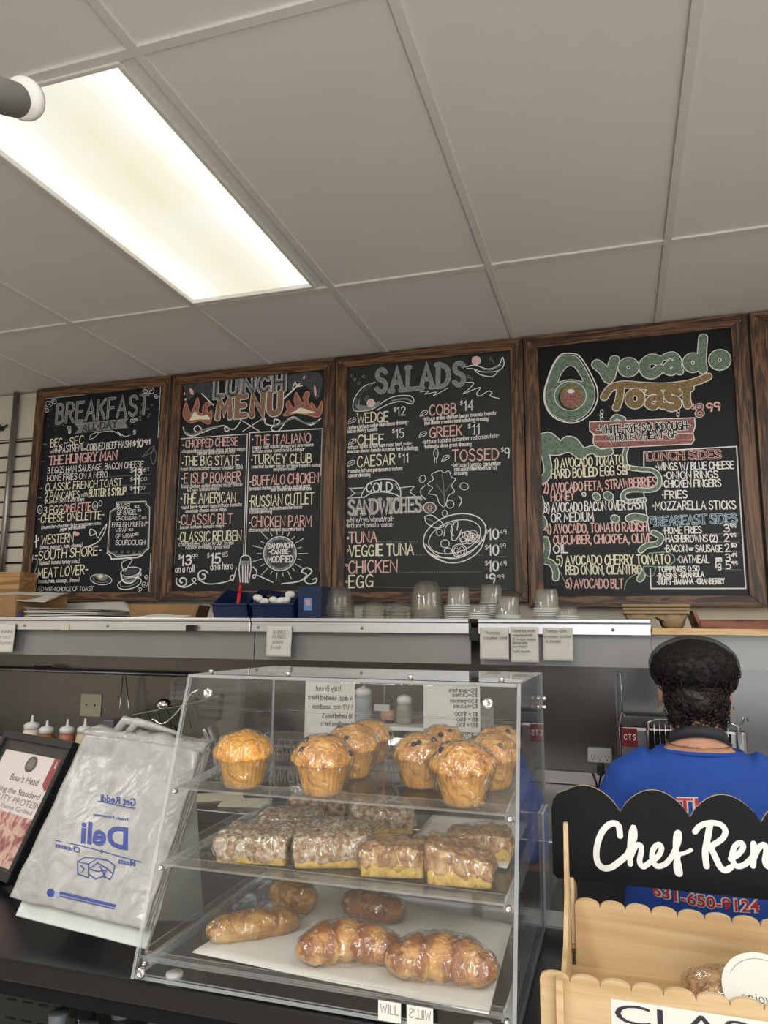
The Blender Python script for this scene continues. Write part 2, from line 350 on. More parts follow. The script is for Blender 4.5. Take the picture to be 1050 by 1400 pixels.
# ---------------------------------------------------------------- hand lettering: one-stroke alphabet, cap height 8
GL = {
'A': (6, '0,0 3,8 6,0|1.1,3 4.9,3'), 'B': (5, '0,0 0,8|~0,8 3,7.8 4.4,6.4 3.4,4.8 0,4.3|~0,4.3 3.6,4 5,2.2 3.6,.3 0,0'),
'C': (5.4, '~5.2,6.8 3.6,8 1.6,7.4 .2,4.8 .4,2 2,.2 4,.2 5.4,1.6'), 'D': (5.6, '0,0 0,8|~0,8 3,7.6 5.4,5.6 5.4,2.4 3,.3 0,0'),
'E': (4.6, '4.6,8 0,8 0,0 4.6,0|0,4.2 3.8,4.2'), 'F': (4.4, '4.4,8 0,8 0,0|0,4.2 3.6,4.2'),
'G': (5.8, '~5.4,6.8 3.6,8 1.4,7.2 .1,4.6 .5,1.6 2.4,0 4.6,.4 5.6,2|5.6,0 5.6,3.4 3.4,3.4'), 'H': (5.4, '0,0 0,8|5.4,0 5.4,8|0,4.1 5.4,4.1'),
'I': (1, '.5,0 .5,8'), 'J': (4, '~3.8,8 3.8,2 2.6,.1 1,.3 0,1.8'), 'K': (5, '0,0 0,8|5,8 0,3.4|1.7,5 5,0'), 'L': (4.2, '0,8 0,0 4.2,0'),
'M': (7, '0,0 .5,8 3.5,2.4 6.5,8 7,0'), 'N': (5.6, '0,0 0,8 5.6,0 5.6,8'), 'O': (6.2, '~3.1,8 .9,6.8 0,4 .9,1.1 3.1,0 5.3,1.1 6.2,4 5.3,6.8 3.1,8'),
'P': (5, '0,0 0,8|~0,8 3.4,7.8 5,6 3.6,4 0,3.7'), 'Q': (6.2, '~3.1,8 .9,6.8 0,4 .9,1.1 3.1,0 5.3,1.1 6.2,4 5.3,6.8 3.1,8|3.8,2.2 6.4,-.4'),
'R': (5.2, '0,0 0,8|~0,8 3.4,7.8 4.9,6.1 3.6,4.4 0,4|1.8,4 5.2,0'), 'S': (5, '~4.8,6.8 3.2,8 1,7.6 .3,6 1.4,4.6 3.6,3.8 4.9,2.2 4,.4 2,0 0,1.2'),
'T': (5.4, '0,8 5.4,8|2.7,8 2.7,0'), 'U': (5.6, '~0,8 0,2.4 1.2,.3 2.8,0 4.4,.3 5.6,2.4 5.6,8'), 'V': (5.8, '0,8 2.9,0 5.8,8'),
'W': (8, '0,8 2,0 4,6 6,0 8,8'), 'X': (5.4, '0,8 5.4,0|5.4,8 0,0'), 'Y': (5.2, '0,8 2.6,4 5.2,8|2.6,4 2.6,0'), 'Z': (5.2, '0,8 5.2,8 0,0 5.2,0'),
'0': (5, '~2.5,8 .6,6.6 0,4 .6,1.3 2.5,0 4.4,1.3 5,4 4.4,6.6 2.5,8'), '1': (2.2, '0,6.4 1.6,8 1.6,0'), '2': (4.8, '~.2,6.4 1.4,7.9 3.4,7.8 4.4,6.2 3.4,4 .2,0|.2,0 4.8,0'),
'3': (4.6, '~.2,7.2 2,8 4,7 3.8,5 1.6,4.3|~1.6,4.3 4.2,3.8 4.6,1.8 3,.1 1,.2 0,1.2'), '4': (5, '3.6,0 3.6,8 0,2.6 5,2.6'), '5': (4.6, '4.2,8 .6,8 .4,4.6|~.4,4.6 2.6,5 4.5,3.6 4.2,1.2 2.4,0 0,.9'),
'6': (4.8, '~4.2,7.6 2,6.8 .4,4 .2,1.8 1.6,.1 3.6,.2 4.7,2 3.8,4 1.8,4.2 .3,2.6'), '7': (4.6, '0,8 4.6,8 1.6,0'), '8': (4.8, '~2.4,4.3 .5,5.6 .7,7.3 2.4,8 4.1,7.3 4.3,5.6 2.4,4.3 .3,2.6 .5,.7 2.4,0 4.3,.7 4.5,2.6 2.4,4.3'),
'9': (4.6, '~4.4,5.4 3,3.9 1,4.1 .1,6 1,7.7 3,7.9 4.4,6.4 4.4,4 3.6,0'), '$': (4.6, '~4.4,6.4 3,7.2 1,6.9 .3,5.6 1.4,4.4 3.4,3.7 4.5,2.4 3.6,1 1.8,.8 0,1.6|2.3,8.6 2.3,-.6'),
'.': (.8, '.3,0 .6,.4'), ',': (.9, '.7,.6 .1,-1.2'), '-': (3, '.2,4 2.8,4'), '~': (3, '.2,4 2.8,4'), '&': (4.6, '~4.6,0 1.2,5.4 1.4,7.4 2.8,7.6 3,6 .6,3.6 .2,1.4 1.6,0 3.4,.6 4.6,3'),
'(': (2, '~2,8.8 .5,6.4 0,4 .5,1.4 2,-1'), ')': (2, '~0,8.8 1.5,6.4 2,4 1.5,1.4 0,-1'), '/': (3.4, '0,-.6 3.4,8.4'), "'": (.6, '.4,8 .2,6.2'), ':': (.8, '.3,1.2 .6,1.6|.3,5 .6,5.4'),
'*': (1.6, '~.8,4.8 .2,4 .8,3.2 1.4,4 .8,4.8'), '=': (3.4, '0,5 3.4,5|0,3 3.4,3'), '_': (4, '0,0 4,0'),
'a': (4.2, '~4,4.6 2.4,5.4 .6,4.4 .1,2.2 1,.2 2.8,.4 4,2.6|4,5.2 4,0'), 'b': (4.2, '.1,8 .1,0|~.1,2.6 1.4,5 3.2,5.2 4.2,3 3.2,.3 1.4,.1 .1,1.6'), 'c': (3.8, '~3.8,4.4 2.4,5.4 .6,4.4 .1,2.2 1,.3 2.6,.1 3.8,1.2'),
'd': (4.2, '4.1,8 4.1,0|~4.1,2.6 2.8,5 1,5.2 .1,2.8 .9,.3 2.8,.1 4.1,1.8'), 'e': (4, '~.2,2.8 3.9,3.2 3.2,5 1.6,5.3 .2,3.8 .2,1.6 1.6,0 3.8,1'), 'f': (3, '~3,7.4 2,8 1.1,6.8 1.1,0|0,4.8 2.6,4.8'),
'g': (4.2, '~4,4.6 2.4,5.4 .6,4.4 .1,2.4 1,.6 2.8,.6 4,2.6|~4,5.2 4,-1.4 2.6,-2.8 .4,-2'), 'h': (4, '.1,8 .1,0|~.1,2.8 1.6,5.1 3.4,4.9 3.9,3.4 3.9,0'), 'i': (.8, '.4,5 .4,0|.4,6.8 .5,7.2'),
'j': (2, '~1.6,5 1.6,-1.6 .6,-2.6 -.4,-2|1.6,6.8 1.7,7.2'), 'k': (3.8, '.1,8 .1,0|3.6,5 .1,2|1.3,3 3.8,0'), 'l': (.8, '.4,8 .4,0'), 'm': (6.4, '.1,5.2 .1,0|~.1,3 1.4,5.2 3,4.6 3.2,0|~3.2,3 4.6,5.2 6.2,4.6 6.3,0'),
'n': (4, '.1,5.2 .1,0|~.1,3 1.6,5.2 3.4,4.9 3.9,3.2 3.9,0'), 'o': (4.4, '~2.2,5.3 .5,4.4 .1,2.6 .7,.6 2.2,0 3.8,.6 4.3,2.6 3.8,4.4 2.2,5.3'), 'p': (4.2, '.1,5.2 .1,-2.8|~.1,2.6 1.4,5 3.2,5.2 4.2,3 3.2,.3 1.4,.1 .1,1.6'),
'q': (4.2, '4.1,5.2 4.1,-2.8|~4.1,2.6 2.8,5 1,5.2 .1,2.8 .9,.3 2.8,.1 4.1,1.8'), 'r': (3, '.1,5.2 .1,0|~.1,2.8 1.2,4.8 3,5.2'), 's': (3.4, '~3.2,4.6 1.8,5.3 .4,4.6 .8,3.2 2.8,2.4 3.2,.9 1.8,0 0,.8'), 't': (3, '1.2,7.4 1.2,.6 2.6,0|0,5 2.8,5'),
'u': (4, '~.1,5.2 .1,1.6 1.2,.1 2.8,.4 3.9,2.4|3.9,5.2 3.9,0'), 'v': (4, '0,5.2 2,0 4,5.2'), 'w': (6, '0,5.2 1.5,0 3,4.4 4.5,0 6,5.2'), 'x': (3.8, '0,5.2 3.8,0|3.8,5.2 0,0'), 'y': (4, '0,5.2 2,.4|4,5.2 1,-2.8'), 'z': (3.8, '0,5.2 3.8,5.2 0,0 3.8,0'),
}
def catmull(P, sub=4, closed=False):
    if len(P) < 3: return P
    out = []; n = len(P); rng = range(n) if closed else range(n - 1)
    for i in rng:
        p0 = P[i - 1] if (i > 0 or closed) else P[0]; p1 = P[i]; p2 = P[(i + 1) % n]; p3 = P[(i + 2) % n] if (i + 2 < n or closed) else P[-1]
        for k in range(sub):
            t = k / sub
            out.append(tuple(0.5 * (2 * b + (c - a) * t + (2 * a - 5 * b + 4 * c - d) * t * t + (3 * b - a - 3 * c + d) * t ** 3) for a, b, c, d in zip(p0, p1, p2, p3)))
    if not closed: out.append(tuple(P[-1]))
    return out
def glyph(ch, sub=3):
    w, s = GL[ch]; out = []
    for st in s.split('|'):
        sm = st[0] == '~'; pts = [tuple(float(x) for x in p.split(',')) for p in st.lstrip('~').split()]
        out.append(catmull(pts, sub) if sm else pts)
    return w, out
def layout(text, gap=1.7, jit=0.0, sub=3, serif=False):
    """polylines of a line of text, cap height 8; returns strokes, width"""
    x = 0; out = []
    for ch in text:
        if ch == ' ': x += 3.0; continue
        if ch not in GL: continue
        w, st = glyph(ch, sub)
        dx, dy, sc, sk = (random.uniform(-jit, jit) for _ in range(4))
        for p in st:
            q = [(x + a * (1 + 0.05 * sc) + 0.05 * sk * b, b * (1 + 0.06 * sc) + 0.35 * dy) for a, b in p]
            out.append(q)
            if serif and ch.isupper():
                for e in (p[0], p[-1]):
                    if e[1] < 0.5 or e[1] > 7.5: out.append([(x + e[0] - 0.9, e[1]), (x + e[0] + 0.9, e[1])])
        x += w + gap
    return out, max(x - gap, 0.1)
def write(mb, text, o, ex, ey, nrm, w, mi=0, jit=0.0, disc=False, serif=False, sub=3, lift=0.0, gap=1.7):
    """text from o along ex (whole line) with cap height vector ey"""
    st, W = layout(text, gap, jit, sub, serif); o = Vector(o); ex = Vector(ex) / W; ey = Vector(ey) / 8.0; nrm = Vector(nrm)
    for i, p in enumerate(st): mb.ribbon([o + ex * a + ey * b + nrm * (lift + 0.00005 * (i % 5)) for a, b in p], w, nrm, mi, disc)
# ================================================================ materials of the place
def m_ceiling():
    t = NT('ceiling_tile'); v = t.coords()
    f = t.noise(220, v, 3, 0.7); g = t.noise(1.1, v, 3)
    col = t.ramp(g, [(0.3, lin((224, 222, 217))), (0.7, lin((232, 230, 225)))])
    b = t.bsdf(col, 0.85); t.bump(f, b, 0.25, 0.002); return t.done(b)
def m_panel_light():
    t = NT('light_diffuser'); tc = t.n('ShaderNodeTexCoord'); sx = t.n('ShaderNodeSeparateXYZ'); t.l(tc.outputs['Generated'], sx.inputs[0])
    e = t.ramp(sx.outputs[0], [(0.0, (0.92, 0.92, 0.88)), (0.10, (1.12, 1.12, 1.08)), (0.30, (0.86, 0.84, 0.74)), (0.55, (0.80, 0.78, 0.66)), (0.75, (0.86, 0.85, 0.77)), (0.92, (1.12, 1.12, 1.08)), (1.0, (0.9, 0.9, 0.84))])
    n = t.noise(2.5, tc.outputs['Object'], 3); yl = t.ramp(n, [(0.35, (1, 1, 1)), (0.7, (0.98, 0.94, 0.80))])
    m = t.n('ShaderNodeMix', data_type='RGBA', blend_type='MULTIPLY'); m.inputs[0].default_value = 1.0; t.l(e, m.inputs[6]); t.l(yl, m.inputs[7])
    em = t.n('ShaderNodeEmission'); em.inputs[1].default_value = PANEL_EMIT; t.l(m.outputs[2], em.inputs[0]); return t.done(em)
M = {}
M['ceil'] = m_ceiling()
M['grid'] = m_plain('ceiling_grid', (222, 219, 213), 0.5, var=0.03)
M['panel'] = m_panel_light()
M['wall'] = m_plain('cream_wall', (214, 207, 190), 0.7, var=0.04, scale=6)
M['slat'] = m_plain('slatwall', (206, 198, 184), 0.55, var=0.05, scale=8)
M['dark_gap'] = m_plain('slat_groove', (40, 36, 32), 0.8)
M['floor'] = m_plain('floor_tile', (168, 162, 154), 0.5, var=0.2, scale=8)
for bk_, bc_ in (('b1', (24, 27, 35)), ('b2', (33, 35, 38)), ('b3', (48, 50, 50)), ('b4', (17, 18, 18))): M[bk_] = m_plain('chalkboard_' + bk_, bc_, 0.42, var=0.25, scale=3, Specular_IOR_Level=0.28)
M['fr_h'] = m_wood('stained_wood_h', (40, 26, 19), (84, 57, 38), (128, 92, 62), 0)
M['fr_v'] = m_wood('stained_wood_v', (40, 26, 19), (84, 57, 38), (128, 92, 62), 2)
M['pine'] = m_wood('pine_board', (170, 126, 78), (206, 165, 112), (222, 186, 136), 0, 0.6)
M['tan'] = m_wood('tan_board', (150, 108, 66), (182, 138, 88), (198, 156, 104), 0, 0.6)
M['redwood'] = m_wood('reddish_board', (52, 26, 14), (112, 60, 34), (140, 82, 50), 0, 0.7)
M['ply'] = m_wood('birch_ply', (176, 144, 100), (190, 159, 115), (200, 172, 130), 0, 0.35, 0.55)
M['plyedge'] = m_plain('ply_edge', (208, 182, 142), 0.6, var=0.08, scale=40)
M['steel'] = m_steel('stainless_wall', (112, 110, 109), 0.24, 2)
M['steel_h'] = m_steel('stainless_shelf', (166, 165, 166), 0.34, 0)
M['valance'] = m_plain('grey_painted_metal', (150, 149, 148), 0.42, 0.35, var=0.04, scale=4)
M['alu'] = m_steel('aluminium_edge', (226, 228, 232), 0.38, 0)
M['chrome'] = m_plain('chrome', (220, 220, 222), 0.12, 1.0, var=0.03)
M['greymetal'] = m_plain('grey_metal', (150, 148, 146), 0.35, 0.9, var=0.06)
M['black'] = m_plain('black_laminate', (20, 20, 22), 0.28, var=0.2, scale=12)
M['blackm'] = m_plain('black_matte', (13, 13, 15), 0.6, var=0.2, scale=14, Specular_IOR_Level=0.2)
M['blackp'] = m_plain('black_plastic', (16, 16, 18), 0.35, var=0.1)
M['white'] = m_plain('white_plastic', (232, 231, 226), 0.4, var=0.03)
M['paint'] = m_plain('white_paint', (226, 226, 222), 0.6, var=0.06, scale=60)
M['paper'] = m_plain('paper', (216, 213, 204), 0.8, var=0.03, scale=12)
M['cream'] = m_plain('cream_paper', (214, 208, 180), 0.8, var=0.04)
M['ink'] = m_plain('ink', (38, 36, 48), 0.7)
M['ink_g'] = m_plain('grey_ink', (134, 132, 128), 0.8)
M['blue_ink'] = m_plain('blue_print', (46, 62, 132), 0.45, var=0.2, scale=60)
M['card'] = m_plain('cardboard', (160, 124, 84), 0.8, var=0.12, scale=18)
M['pulp'] = m_plain('moulded_pulp', (158, 136, 104), 0.9, var=0.12, scale=60, bump=0.4)
M['bin'] = m_plain('blue_bin_plastic', (16, 38, 78), 0.35, var=0.08)
M['redpl'] = m_plain('red_plastic', (196, 44, 46), 0.4)
M['cupcl'] = m_clear('cup_plastic', (0.985, 0.985, 0.97), 1.45, 0.08, 0.9, 0.14, (0.95, 0.93, 0.88))
M['domecl'] = m_clear('dome_plastic', (0.985, 0.982, 0.965), 1.45, 0.06, 1.1, 0.05, (0.92, 0.88, 0.80))
M['acr'] = m_clear('acrylic_sheet', (0.992, 0.995, 0.995), 1.46, 0.01, 0.9, 0.006, (0.9, 0.9, 0.88))
M['acre'] = m_clear('acrylic_cut_edge', (0.86, 0.89, 0.90), 1.5, 0.12, 1.2, 0.42, (0.92, 0.94, 0.95))
M['tray'] = m_clear('tray_plastic', (0.985, 0.988, 0.985), 1.46, 0.02, 1.0, 0.015, (0.9, 0.9, 0.86))
M['traye'] = m_clear('tray_rim_plastic', (0.95, 0.955, 0.95), 1.45, 0.1, 1.0, 0.25, (0.93, 0.94, 0.93))
M['wrap'] = m_film('cling_film')
CH = {'w': m_chalk('chalk_white', (246, 246, 242)), 'y': m_chalk('chalk_cream', (246, 242, 214)), 'p': m_chalk('chalk_pink', (242, 196, 190)),
      'g': m_chalk('chalk_green', (146, 178, 152)), 'o': m_chalk('chalk_orange', (222, 150, 104)), 'b': m_chalk('chalk_blue', (188, 214, 226)),
      'k': m_plain('board_paint', (20, 22, 24), 0.8), 'd': m_chalk('chalk_faint', (150, 150, 146))}
CF = {'w': m_chalk('chalk_fill_white', (172, 174, 172), True), 'g': m_chalk('chalk_fill_green', (140, 162, 142), True), 'p': m_chalk('chalk_fill_pink', (190, 132, 126), True),
      'o': m_chalk('chalk_fill_ochre', (172, 146, 100), True), 'd': m_chalk('chalk_fill_grey', (92, 94, 100), True), 'b': m_chalk('chalk_fill_blue', (150, 184, 200), True)}
# ================================================================ room shell (z: camera eye 1.5 m, ceiling 2.81 m)
CZ = 2.81; WY = 3.26
X0, X1, YN = -4.6, 2.6, -3.6
struct(MB().box(X0, X1, YN, WY + 0.1, -0.06, 0.0).build('floor', [M['floor']]))
LX0, LX1, LY0, LY1 = -1.612, -1.062, 1.282, 2.482      # opening of the light panel
gx = [-1.008 + 0.609 * k for k in range(-6, 7)]; gy = [1.270 + 1.242 * k for k in range(-4, 2)]
mb = MB()
mb.box(X0, LX0, YN, WY + 0.1, CZ + 0.006, CZ + 0.05); mb.box(LX1, X1, YN, WY + 0.1, CZ + 0.006, CZ + 0.05)
mb.box(LX0, LX1, YN, LY0, CZ + 0.006, CZ + 0.05); mb.box(LX0, LX1, LY1, WY + 0.1, CZ + 0.006, CZ + 0.05)
gb = 0.012
for x in gx:
    if X0 < x < X1: mb.box(x - gb, x + gb, YN, WY, CZ - 0.002, CZ + 0.006, 1)
for y in gy:
    for x in gx:
        if X0 < x + 0.609 < X1 and x > X0: mb.box(x + gb, x + 0.609 - gb, y - gb, y + gb, CZ - 0.0016, CZ + 0.006, 1)
struct(mb.build('ceiling', [M['ceil'], M['grid']]))
struct(MB().box(X0, X1, WY, WY + 0.1, 0, CZ).build('wall_back', [M['wall']]))
struct(MB().box(X0 - 0.1, X0, YN, WY + 0.1, 0, CZ).build('wall_left', [M['wall']]))
struct(MB().box(X1, X1 + 0.1, YN, WY + 0.1, 0, CZ).build('wall_right', [M['wall']]))
mb = MB(); mb.box(X0, 0.1, YN - 0.1, YN, 0, CZ); mb.box(2.3, X1, YN - 0.1, YN, 0, CZ); mb.box(0.1, 2.3, YN - 0.1, YN, 0, 0.9); mb.box(0.1, 2.3, YN - 0.1, YN, 2.45, CZ)
struct(mb.build('wall_front', [M['wall']]))
# fluorescent troffer
t = thing('ceiling_light', 'lit rectangular fluorescent panel light set flush into the tiled ceiling', 'ceiling light', ((LX0 + LX1) / 2, (LY0 + LY1) / 2, CZ))
mb = MB(); fw = 0.014
mb.box(LX0, LX1, LY0, LY0 + fw, CZ - 0.006, CZ + 0.03); mb.box(LX0, LX1, LY1 - fw, LY1, CZ - 0.006, CZ + 0.03)
mb.box(LX0, LX0 + fw, LY0 + fw, LY1 - fw, CZ - 0.006, CZ + 0.03); mb.box(LX1 - fw, LX1, LY0 + fw, LY1 - fw, CZ - 0.006, CZ + 0.03)
mb.build('frame', [M['grid']], t, bevel=0.003)
MB().box(LX0 + fw, LX1 - fw, LY0 + fw, LY1 - fw, CZ + 0.010, CZ + 0.016).build('diffuser', [M['panel']], t)
# ceiling camera / track head at the top left corner of the view
e = at(26, 138, 0.66); ax = (e - at(-60, 112, 0.55)).normalized()
q = ax.to_track_quat('Z', 'Y').to_matrix()
bk = e - ax * 0.30
t = thing('security_camera', 'grey rounded camera head hanging by the lit ceiling panel, white disc behind it', 'camera', (bk.x, bk.y, CZ - 0.002))
MB().lathe([(0, -0.17), (0.019, -0.17), (0.021, -0.03), (0.0205, -0.010), (0.017, -0.003), (0.010, 0.0), (0, 0.0)], 28, e, 0, q).build('body', [m_plain('camera_grey', (118, 116, 110), 0.45, var=0.04)], t)
dc = at(36, 136, 0.80)
MB().lathe([(0, -0.014), (0.028, -0.014), (0.031, -0.008), (0.030, 0.0), (0, 0.002)], 32, dc, 0, q).build('disc', [M['white']], t)
MB().tube([dc - ax * 0.014, dc - ax * 0.26, Vector((bk.x, bk.y + 0.1, CZ - 0.05))], 0.008, 12).build('arm', [M['greymetal']], t)
MB().tube([e - ax * 0.165, bk, bk.lerp(Vector((bk.x, bk.y, CZ)), 0.5), (bk.x, bk.y, CZ - 0.002)], [0.012, 0.012, 0.012, 0.02], 12).build('bracket', [M['greymetal']], t)
MB().tube([Vector((bk.x, bk.y + 0.1, CZ - 0.05)), Vector((bk.x, bk.y, CZ - 0.02))], 0.008, 12).build('arm', [M['greymetal']], t)
# slatwall left of the boards
mb = MB(); sx0 = X0; sx1 = -3.02
z = 0.14
zs = [at(14, v, WY - 0.02).z for v in (605, 626, 647, 667, 688, 708, 729, 750, 770)]
pitch = (zs[0] - zs[-1]) / 8.0
z = zs[-1] - pitch * 3
mb.box(sx0, sx1, WY - 0.006, WY, z, zs[0] + 0.012, 1)
k = 0
while z + k * pitch < zs[0] + 0.001:
    mb.box(sx0, sx1, WY - 0.022, WY - 0.006, z + k * pitch + 0.006, z + (k + 1) * pitch - 0.006 if k < 11 else zs[0] + 0.012, 0); k += 1
mb.box(sx0, sx1, WY - 0.022, WY - 0.001, zs[0] + 0.018, CZ - 0.004, 0)
struct(mb.build('trim_1', [M['slat'], M['dark_gap']], bevel=0.0015))
a = at(22, 541, WY - 0.05); MB()
t = MB().tube([(a.x, WY - 0.045, CZ - 0.003), (a.x, WY - 0.045, 1.56)], 0.017, 14).build('conduit_pipe', [M['greymetal']])
tag(t, 'grey vertical pipe running down the slatted wall at the left', 'pipe')
a = at(3, 586, WY - 0.03)
mb = MB()
for k in range(7):
    th = random.uniform(0, 6.28); mb.tube([a, a + Vector((0.05 * math.cos(th), -0.01 - 0.01 * random.random(), 0.04 * math.sin(th)))], 0.004, 6)
mb.blob(a, 0.014, 2)
tag(mb.build('hook', [M['blackp']]), 'small black tangle of hooks stuck on the wall left of the pipe', 'hook')
# ================================================================ menu boards
YF, YP = 3.199, 3.213
NB = Vector((0, -1, 0))
BZ0, BZ1 = 1.5 + 0.145, 1.5 + 1.309
class Board:
    def __init__(s, x0, x1, z0, zoom, name, label, group, fl=0.06, frr=0.056, bm='b4'):
        s.x0, s.x1 = x0, x1; s.Z = zoom; s.n = 0
        s.t = thing(name, label, 'menu board', ((x0 + x1) / 2, WY, z0), group)
        g = 0.002; x0 += g; x1 -= g; z1 = BZ1 - 0.001; w = fl; wr = frr; wb = 0.046
        s.ix0, s.ix1, s.iz0, s.iz1 = x0 + w, x1 - wr, z0 + wb, z1 - 0.055
        f = lambda x, z: Vector((x, YF, z)); th = (0, WY - 0.002 - YF, 0)
        MB().prism([(x0, z1), (x1, z1), (s.ix1, s.iz1), (s.ix0, s.iz1)], f, th).build('top_rail', [M['fr_h']], s.t, bevel=0.002)
        MB().prism([(x0, z0), (s.ix0, s.iz0), (s.ix1, s.iz0), (x1, z0)], f, th).build('bottom_rail', [M['fr_h']], s.t, bevel=0.002)
        MB().prism([(x0, z0), (x0, z1), (s.ix0, s.iz1), (s.ix0, s.iz0)], f, th).build('stile', [M['fr_v']], s.t, bevel=0.002)
        MB().prism([(x1, z1), (x1, z0), (s.ix1, s.iz0), (s.ix1, s.iz1)], f, th).build('stile', [M['fr_v']], s.t, bevel=0.002)
        MB().box(s.ix0 - 0.004, s.ix1 + 0.004, YP, YP + 0.02, s.iz0 - 0.004, s.iz1 + 0.004).build('chalkboard', [M[bm]], s.t)
        for x in (x0 + 0.022, x1 - 0.022):
            for z in (z0 + 0.022, z1 - 0.03): MB().lathe([(0.004, 0), (0.003, 0.0015), (0, 0.002)], 10, (x, YF, z), 0, Matrix.Rotation(PI / 2, 3, 'X')).build('screw', [M['greymetal']], s.t)
    def P(s, x, y):
        ox, oy, k = s.Z; return at(ox + x / k, oy + y / k, YP)
    def text(s, txt, x0, y0, x1, y1, h, col='w', w=None, serif=False, out=None, wo=0.0, disc=False, jit=0.5, sub=None, gap=1.7):
        a, b = s.P(x0, y0), s.P(x1, y1); hm = (s.P(x0, y0 - h) - a).z
        if w is None: w = min(0.0056, max(0.0026, hm * 0.12))
        if sub is None: sub = 2 if hm < 0.03 else 3
        st = random.getstate(); mats = []; mb = MB(); lift = 0.0030 + 0.00004 * (s.n % 7)
        if out:
            for (c, ww, cf) in out:
                random.setstate(st); mats.append((CF if cf else CH)[c]); write(mb, txt, a, b - a, (0, 0, hm), NB, ww, len(mats) - 1, jit, True, serif, max(sub, 4), lift, gap); lift += 0.0004
        else:
            mats = [CH[col]]; write(mb, txt, a, b - a, (0, 0, hm), NB, w, 0, jit, disc, serif, sub, lift, gap)
        s.n += 1
        return mb.build('lettering', mats, s.t)
    def curves(s, name, items, lift=0.0005):
        """items: (points, width in mm, colour, options) options: c closed, s smooth, f filled polygon, F chalk-fill"""
        n = len(items); par = list(range(n)); bb = []
        for pts, w, col, opt in items:
            xs = [p[0] for p in pts]; ys = [p[1] for p in pts]; bb.append((min(xs) - 4, max(xs) + 4, min(ys) - 4, max(ys) + 4))
        def root(i):
            while par[i] != i: i = par[i]
            return i
        if name in ('bullet', 'dotted_rule', 'sunburst', 'fork', 'price_box'): par = [0] * n
        else:
            for i in range(n):
                for j in range(i):
                    if bb[i][0] < bb[j][1] and bb[j][0] < bb[i][1] and bb[i][2] < bb[j][3] and bb[j][2] < bb[i][3]: par[root(i)] = root(j)
        for g in sorted(set(root(i) for i in range(n))):
            mb = MB(); mats = []; names = []
            for i, (pts, w, col, opt) in enumerate(items):
                if root(i) != g: continue
                k = (col, 'F' in opt)
                if k not in names: names.append(k); mats.append((CF if k[1] else CH)[col])
                mi = names.index(k)
                pp = catmull(pts, 5, 'c' in opt) if 's' in opt else pts
                V = [s.P(*q) + NB * (lift + 0.00006 * i) for q in pp]
                if 'f' in opt: mb.quad(V, mi)
                else: mb.ribbon(V, w / 1000.0, NB, mi, False, 'c' in opt)
            o = mb.build(name, mats, s.t)
        return o
def dots(x0, y0, x1, y1, st=9, w=2.6, col='d'):
    n = max(1, int(abs(x1 - x0) / st)); r = []
    for k in range(n):
        f = k / n; r.append(([(x0 + (x1 - x0) * f, y0 + (y1 - y0) * f), (x0 + (x1 - x0) * f + st * 0.4, y0 + (y1 - y0) * f)], w, col, ''))
    return r
def spiral(cx, cy, r, a0, turns, flip=1, n=16):
    return [(cx + r * (1 - 0.75 * k / n) * math.cos(a0 + flip * turns * 2 * PI * k / n), cy + r * (1 - 0.75 * k / n) * math.sin(a0 + flip * turns * 2 * PI * k / n)) for k in range(n + 1)]
def ell(cx, cy, rx, ry, n=18, a=0.0): return [(cx + rx * math.cos(2 * PI * k / n) * math.cos(a) - ry * math.sin(2 * PI * k / n) * math.sin(a), cy + rx * math.cos(2 * PI * k / n) * math.sin(a) + ry * math.sin(2 * PI * k / n) * math.cos(a)) for k in range(n)]
GRP = 'framed chalkboard menus along the wall'
# ---- breakfast
B = Board(-3.041, -2.174, BZ0 - 0.010, (30, 500, 4.243), 'menu_board', 'wood-framed chalkboard menu headed BREAKFAST ALL DAY, leftmost on the wall', GRP, bm='b1')
B.text('BREAKFAST', 200, 336, 730, 280, 108, out=[('w', 0.0145, 0), ('k', 0.0105, 0), ('w', 0.0052, 1)], jit=0.2, gap=2.2)
B.curves('banner', [([(303, 337), (360, 330), (560, 312), (620, 302), (600, 330), (617, 360), (560, 366), (360, 388), (303, 396), (330, 366)], 0, 'w', 'fF')])
B.text('ALL*DAY', 352, 384, 550, 358, 38, 'k', w=0.006, jit=0.2)
B.text('BEC', 168, 474, 232, 466, 46, 'y'); B.text('or', 245, 455, 270, 452, 14); B.text('SEC', 278, 464, 358, 452, 46, 'y')
B.text('with', 165, 510, 212, 505, 26); B.text('PASTREMI', 220, 508, 355, 492, 38); B.text('or', 360, 490, 374, 488, 12); B.text('CORNED BEEF HASH', 378, 495, 632, 472, 38)
B.text('$', 644, 466, 660, 464, 26, 'w', w=.006); B.text('10', 668, 474, 702, 470, 42, 'w', w=.009); B.text('91', 712, 458, 746, 454, 26, 'w', w=.006)
B.text('$', 645, 402, 662, 400, 26)
B.text('THE HUNGRY MAN', 160, 576, 552, 542, 48, 'p', serif=True, w=0.007, jit=.2)
B.text('3 EGGS HAM SAUSAGE, BACON CHEESE', 150, 626, 705, 588, 34)
B.text('HOME FRIES ON A HERO', 148, 670, 497, 648, 34); B.text('$', 630, 622, 648, 620, 26); B.text('13', 652, 640, 695, 636, 38, w=.009); B.text('61', 706, 614, 738, 611, 20)
B.text('CLASSIC FRENCH TOAST', 138, 727, 580, 697, 42, 'y'); B.text('$', 630, 672, 645, 671, 24); B.text('11', 652, 688, 682, 685, 38, w=.009); B.text('00', 690, 670, 725, 667, 20)
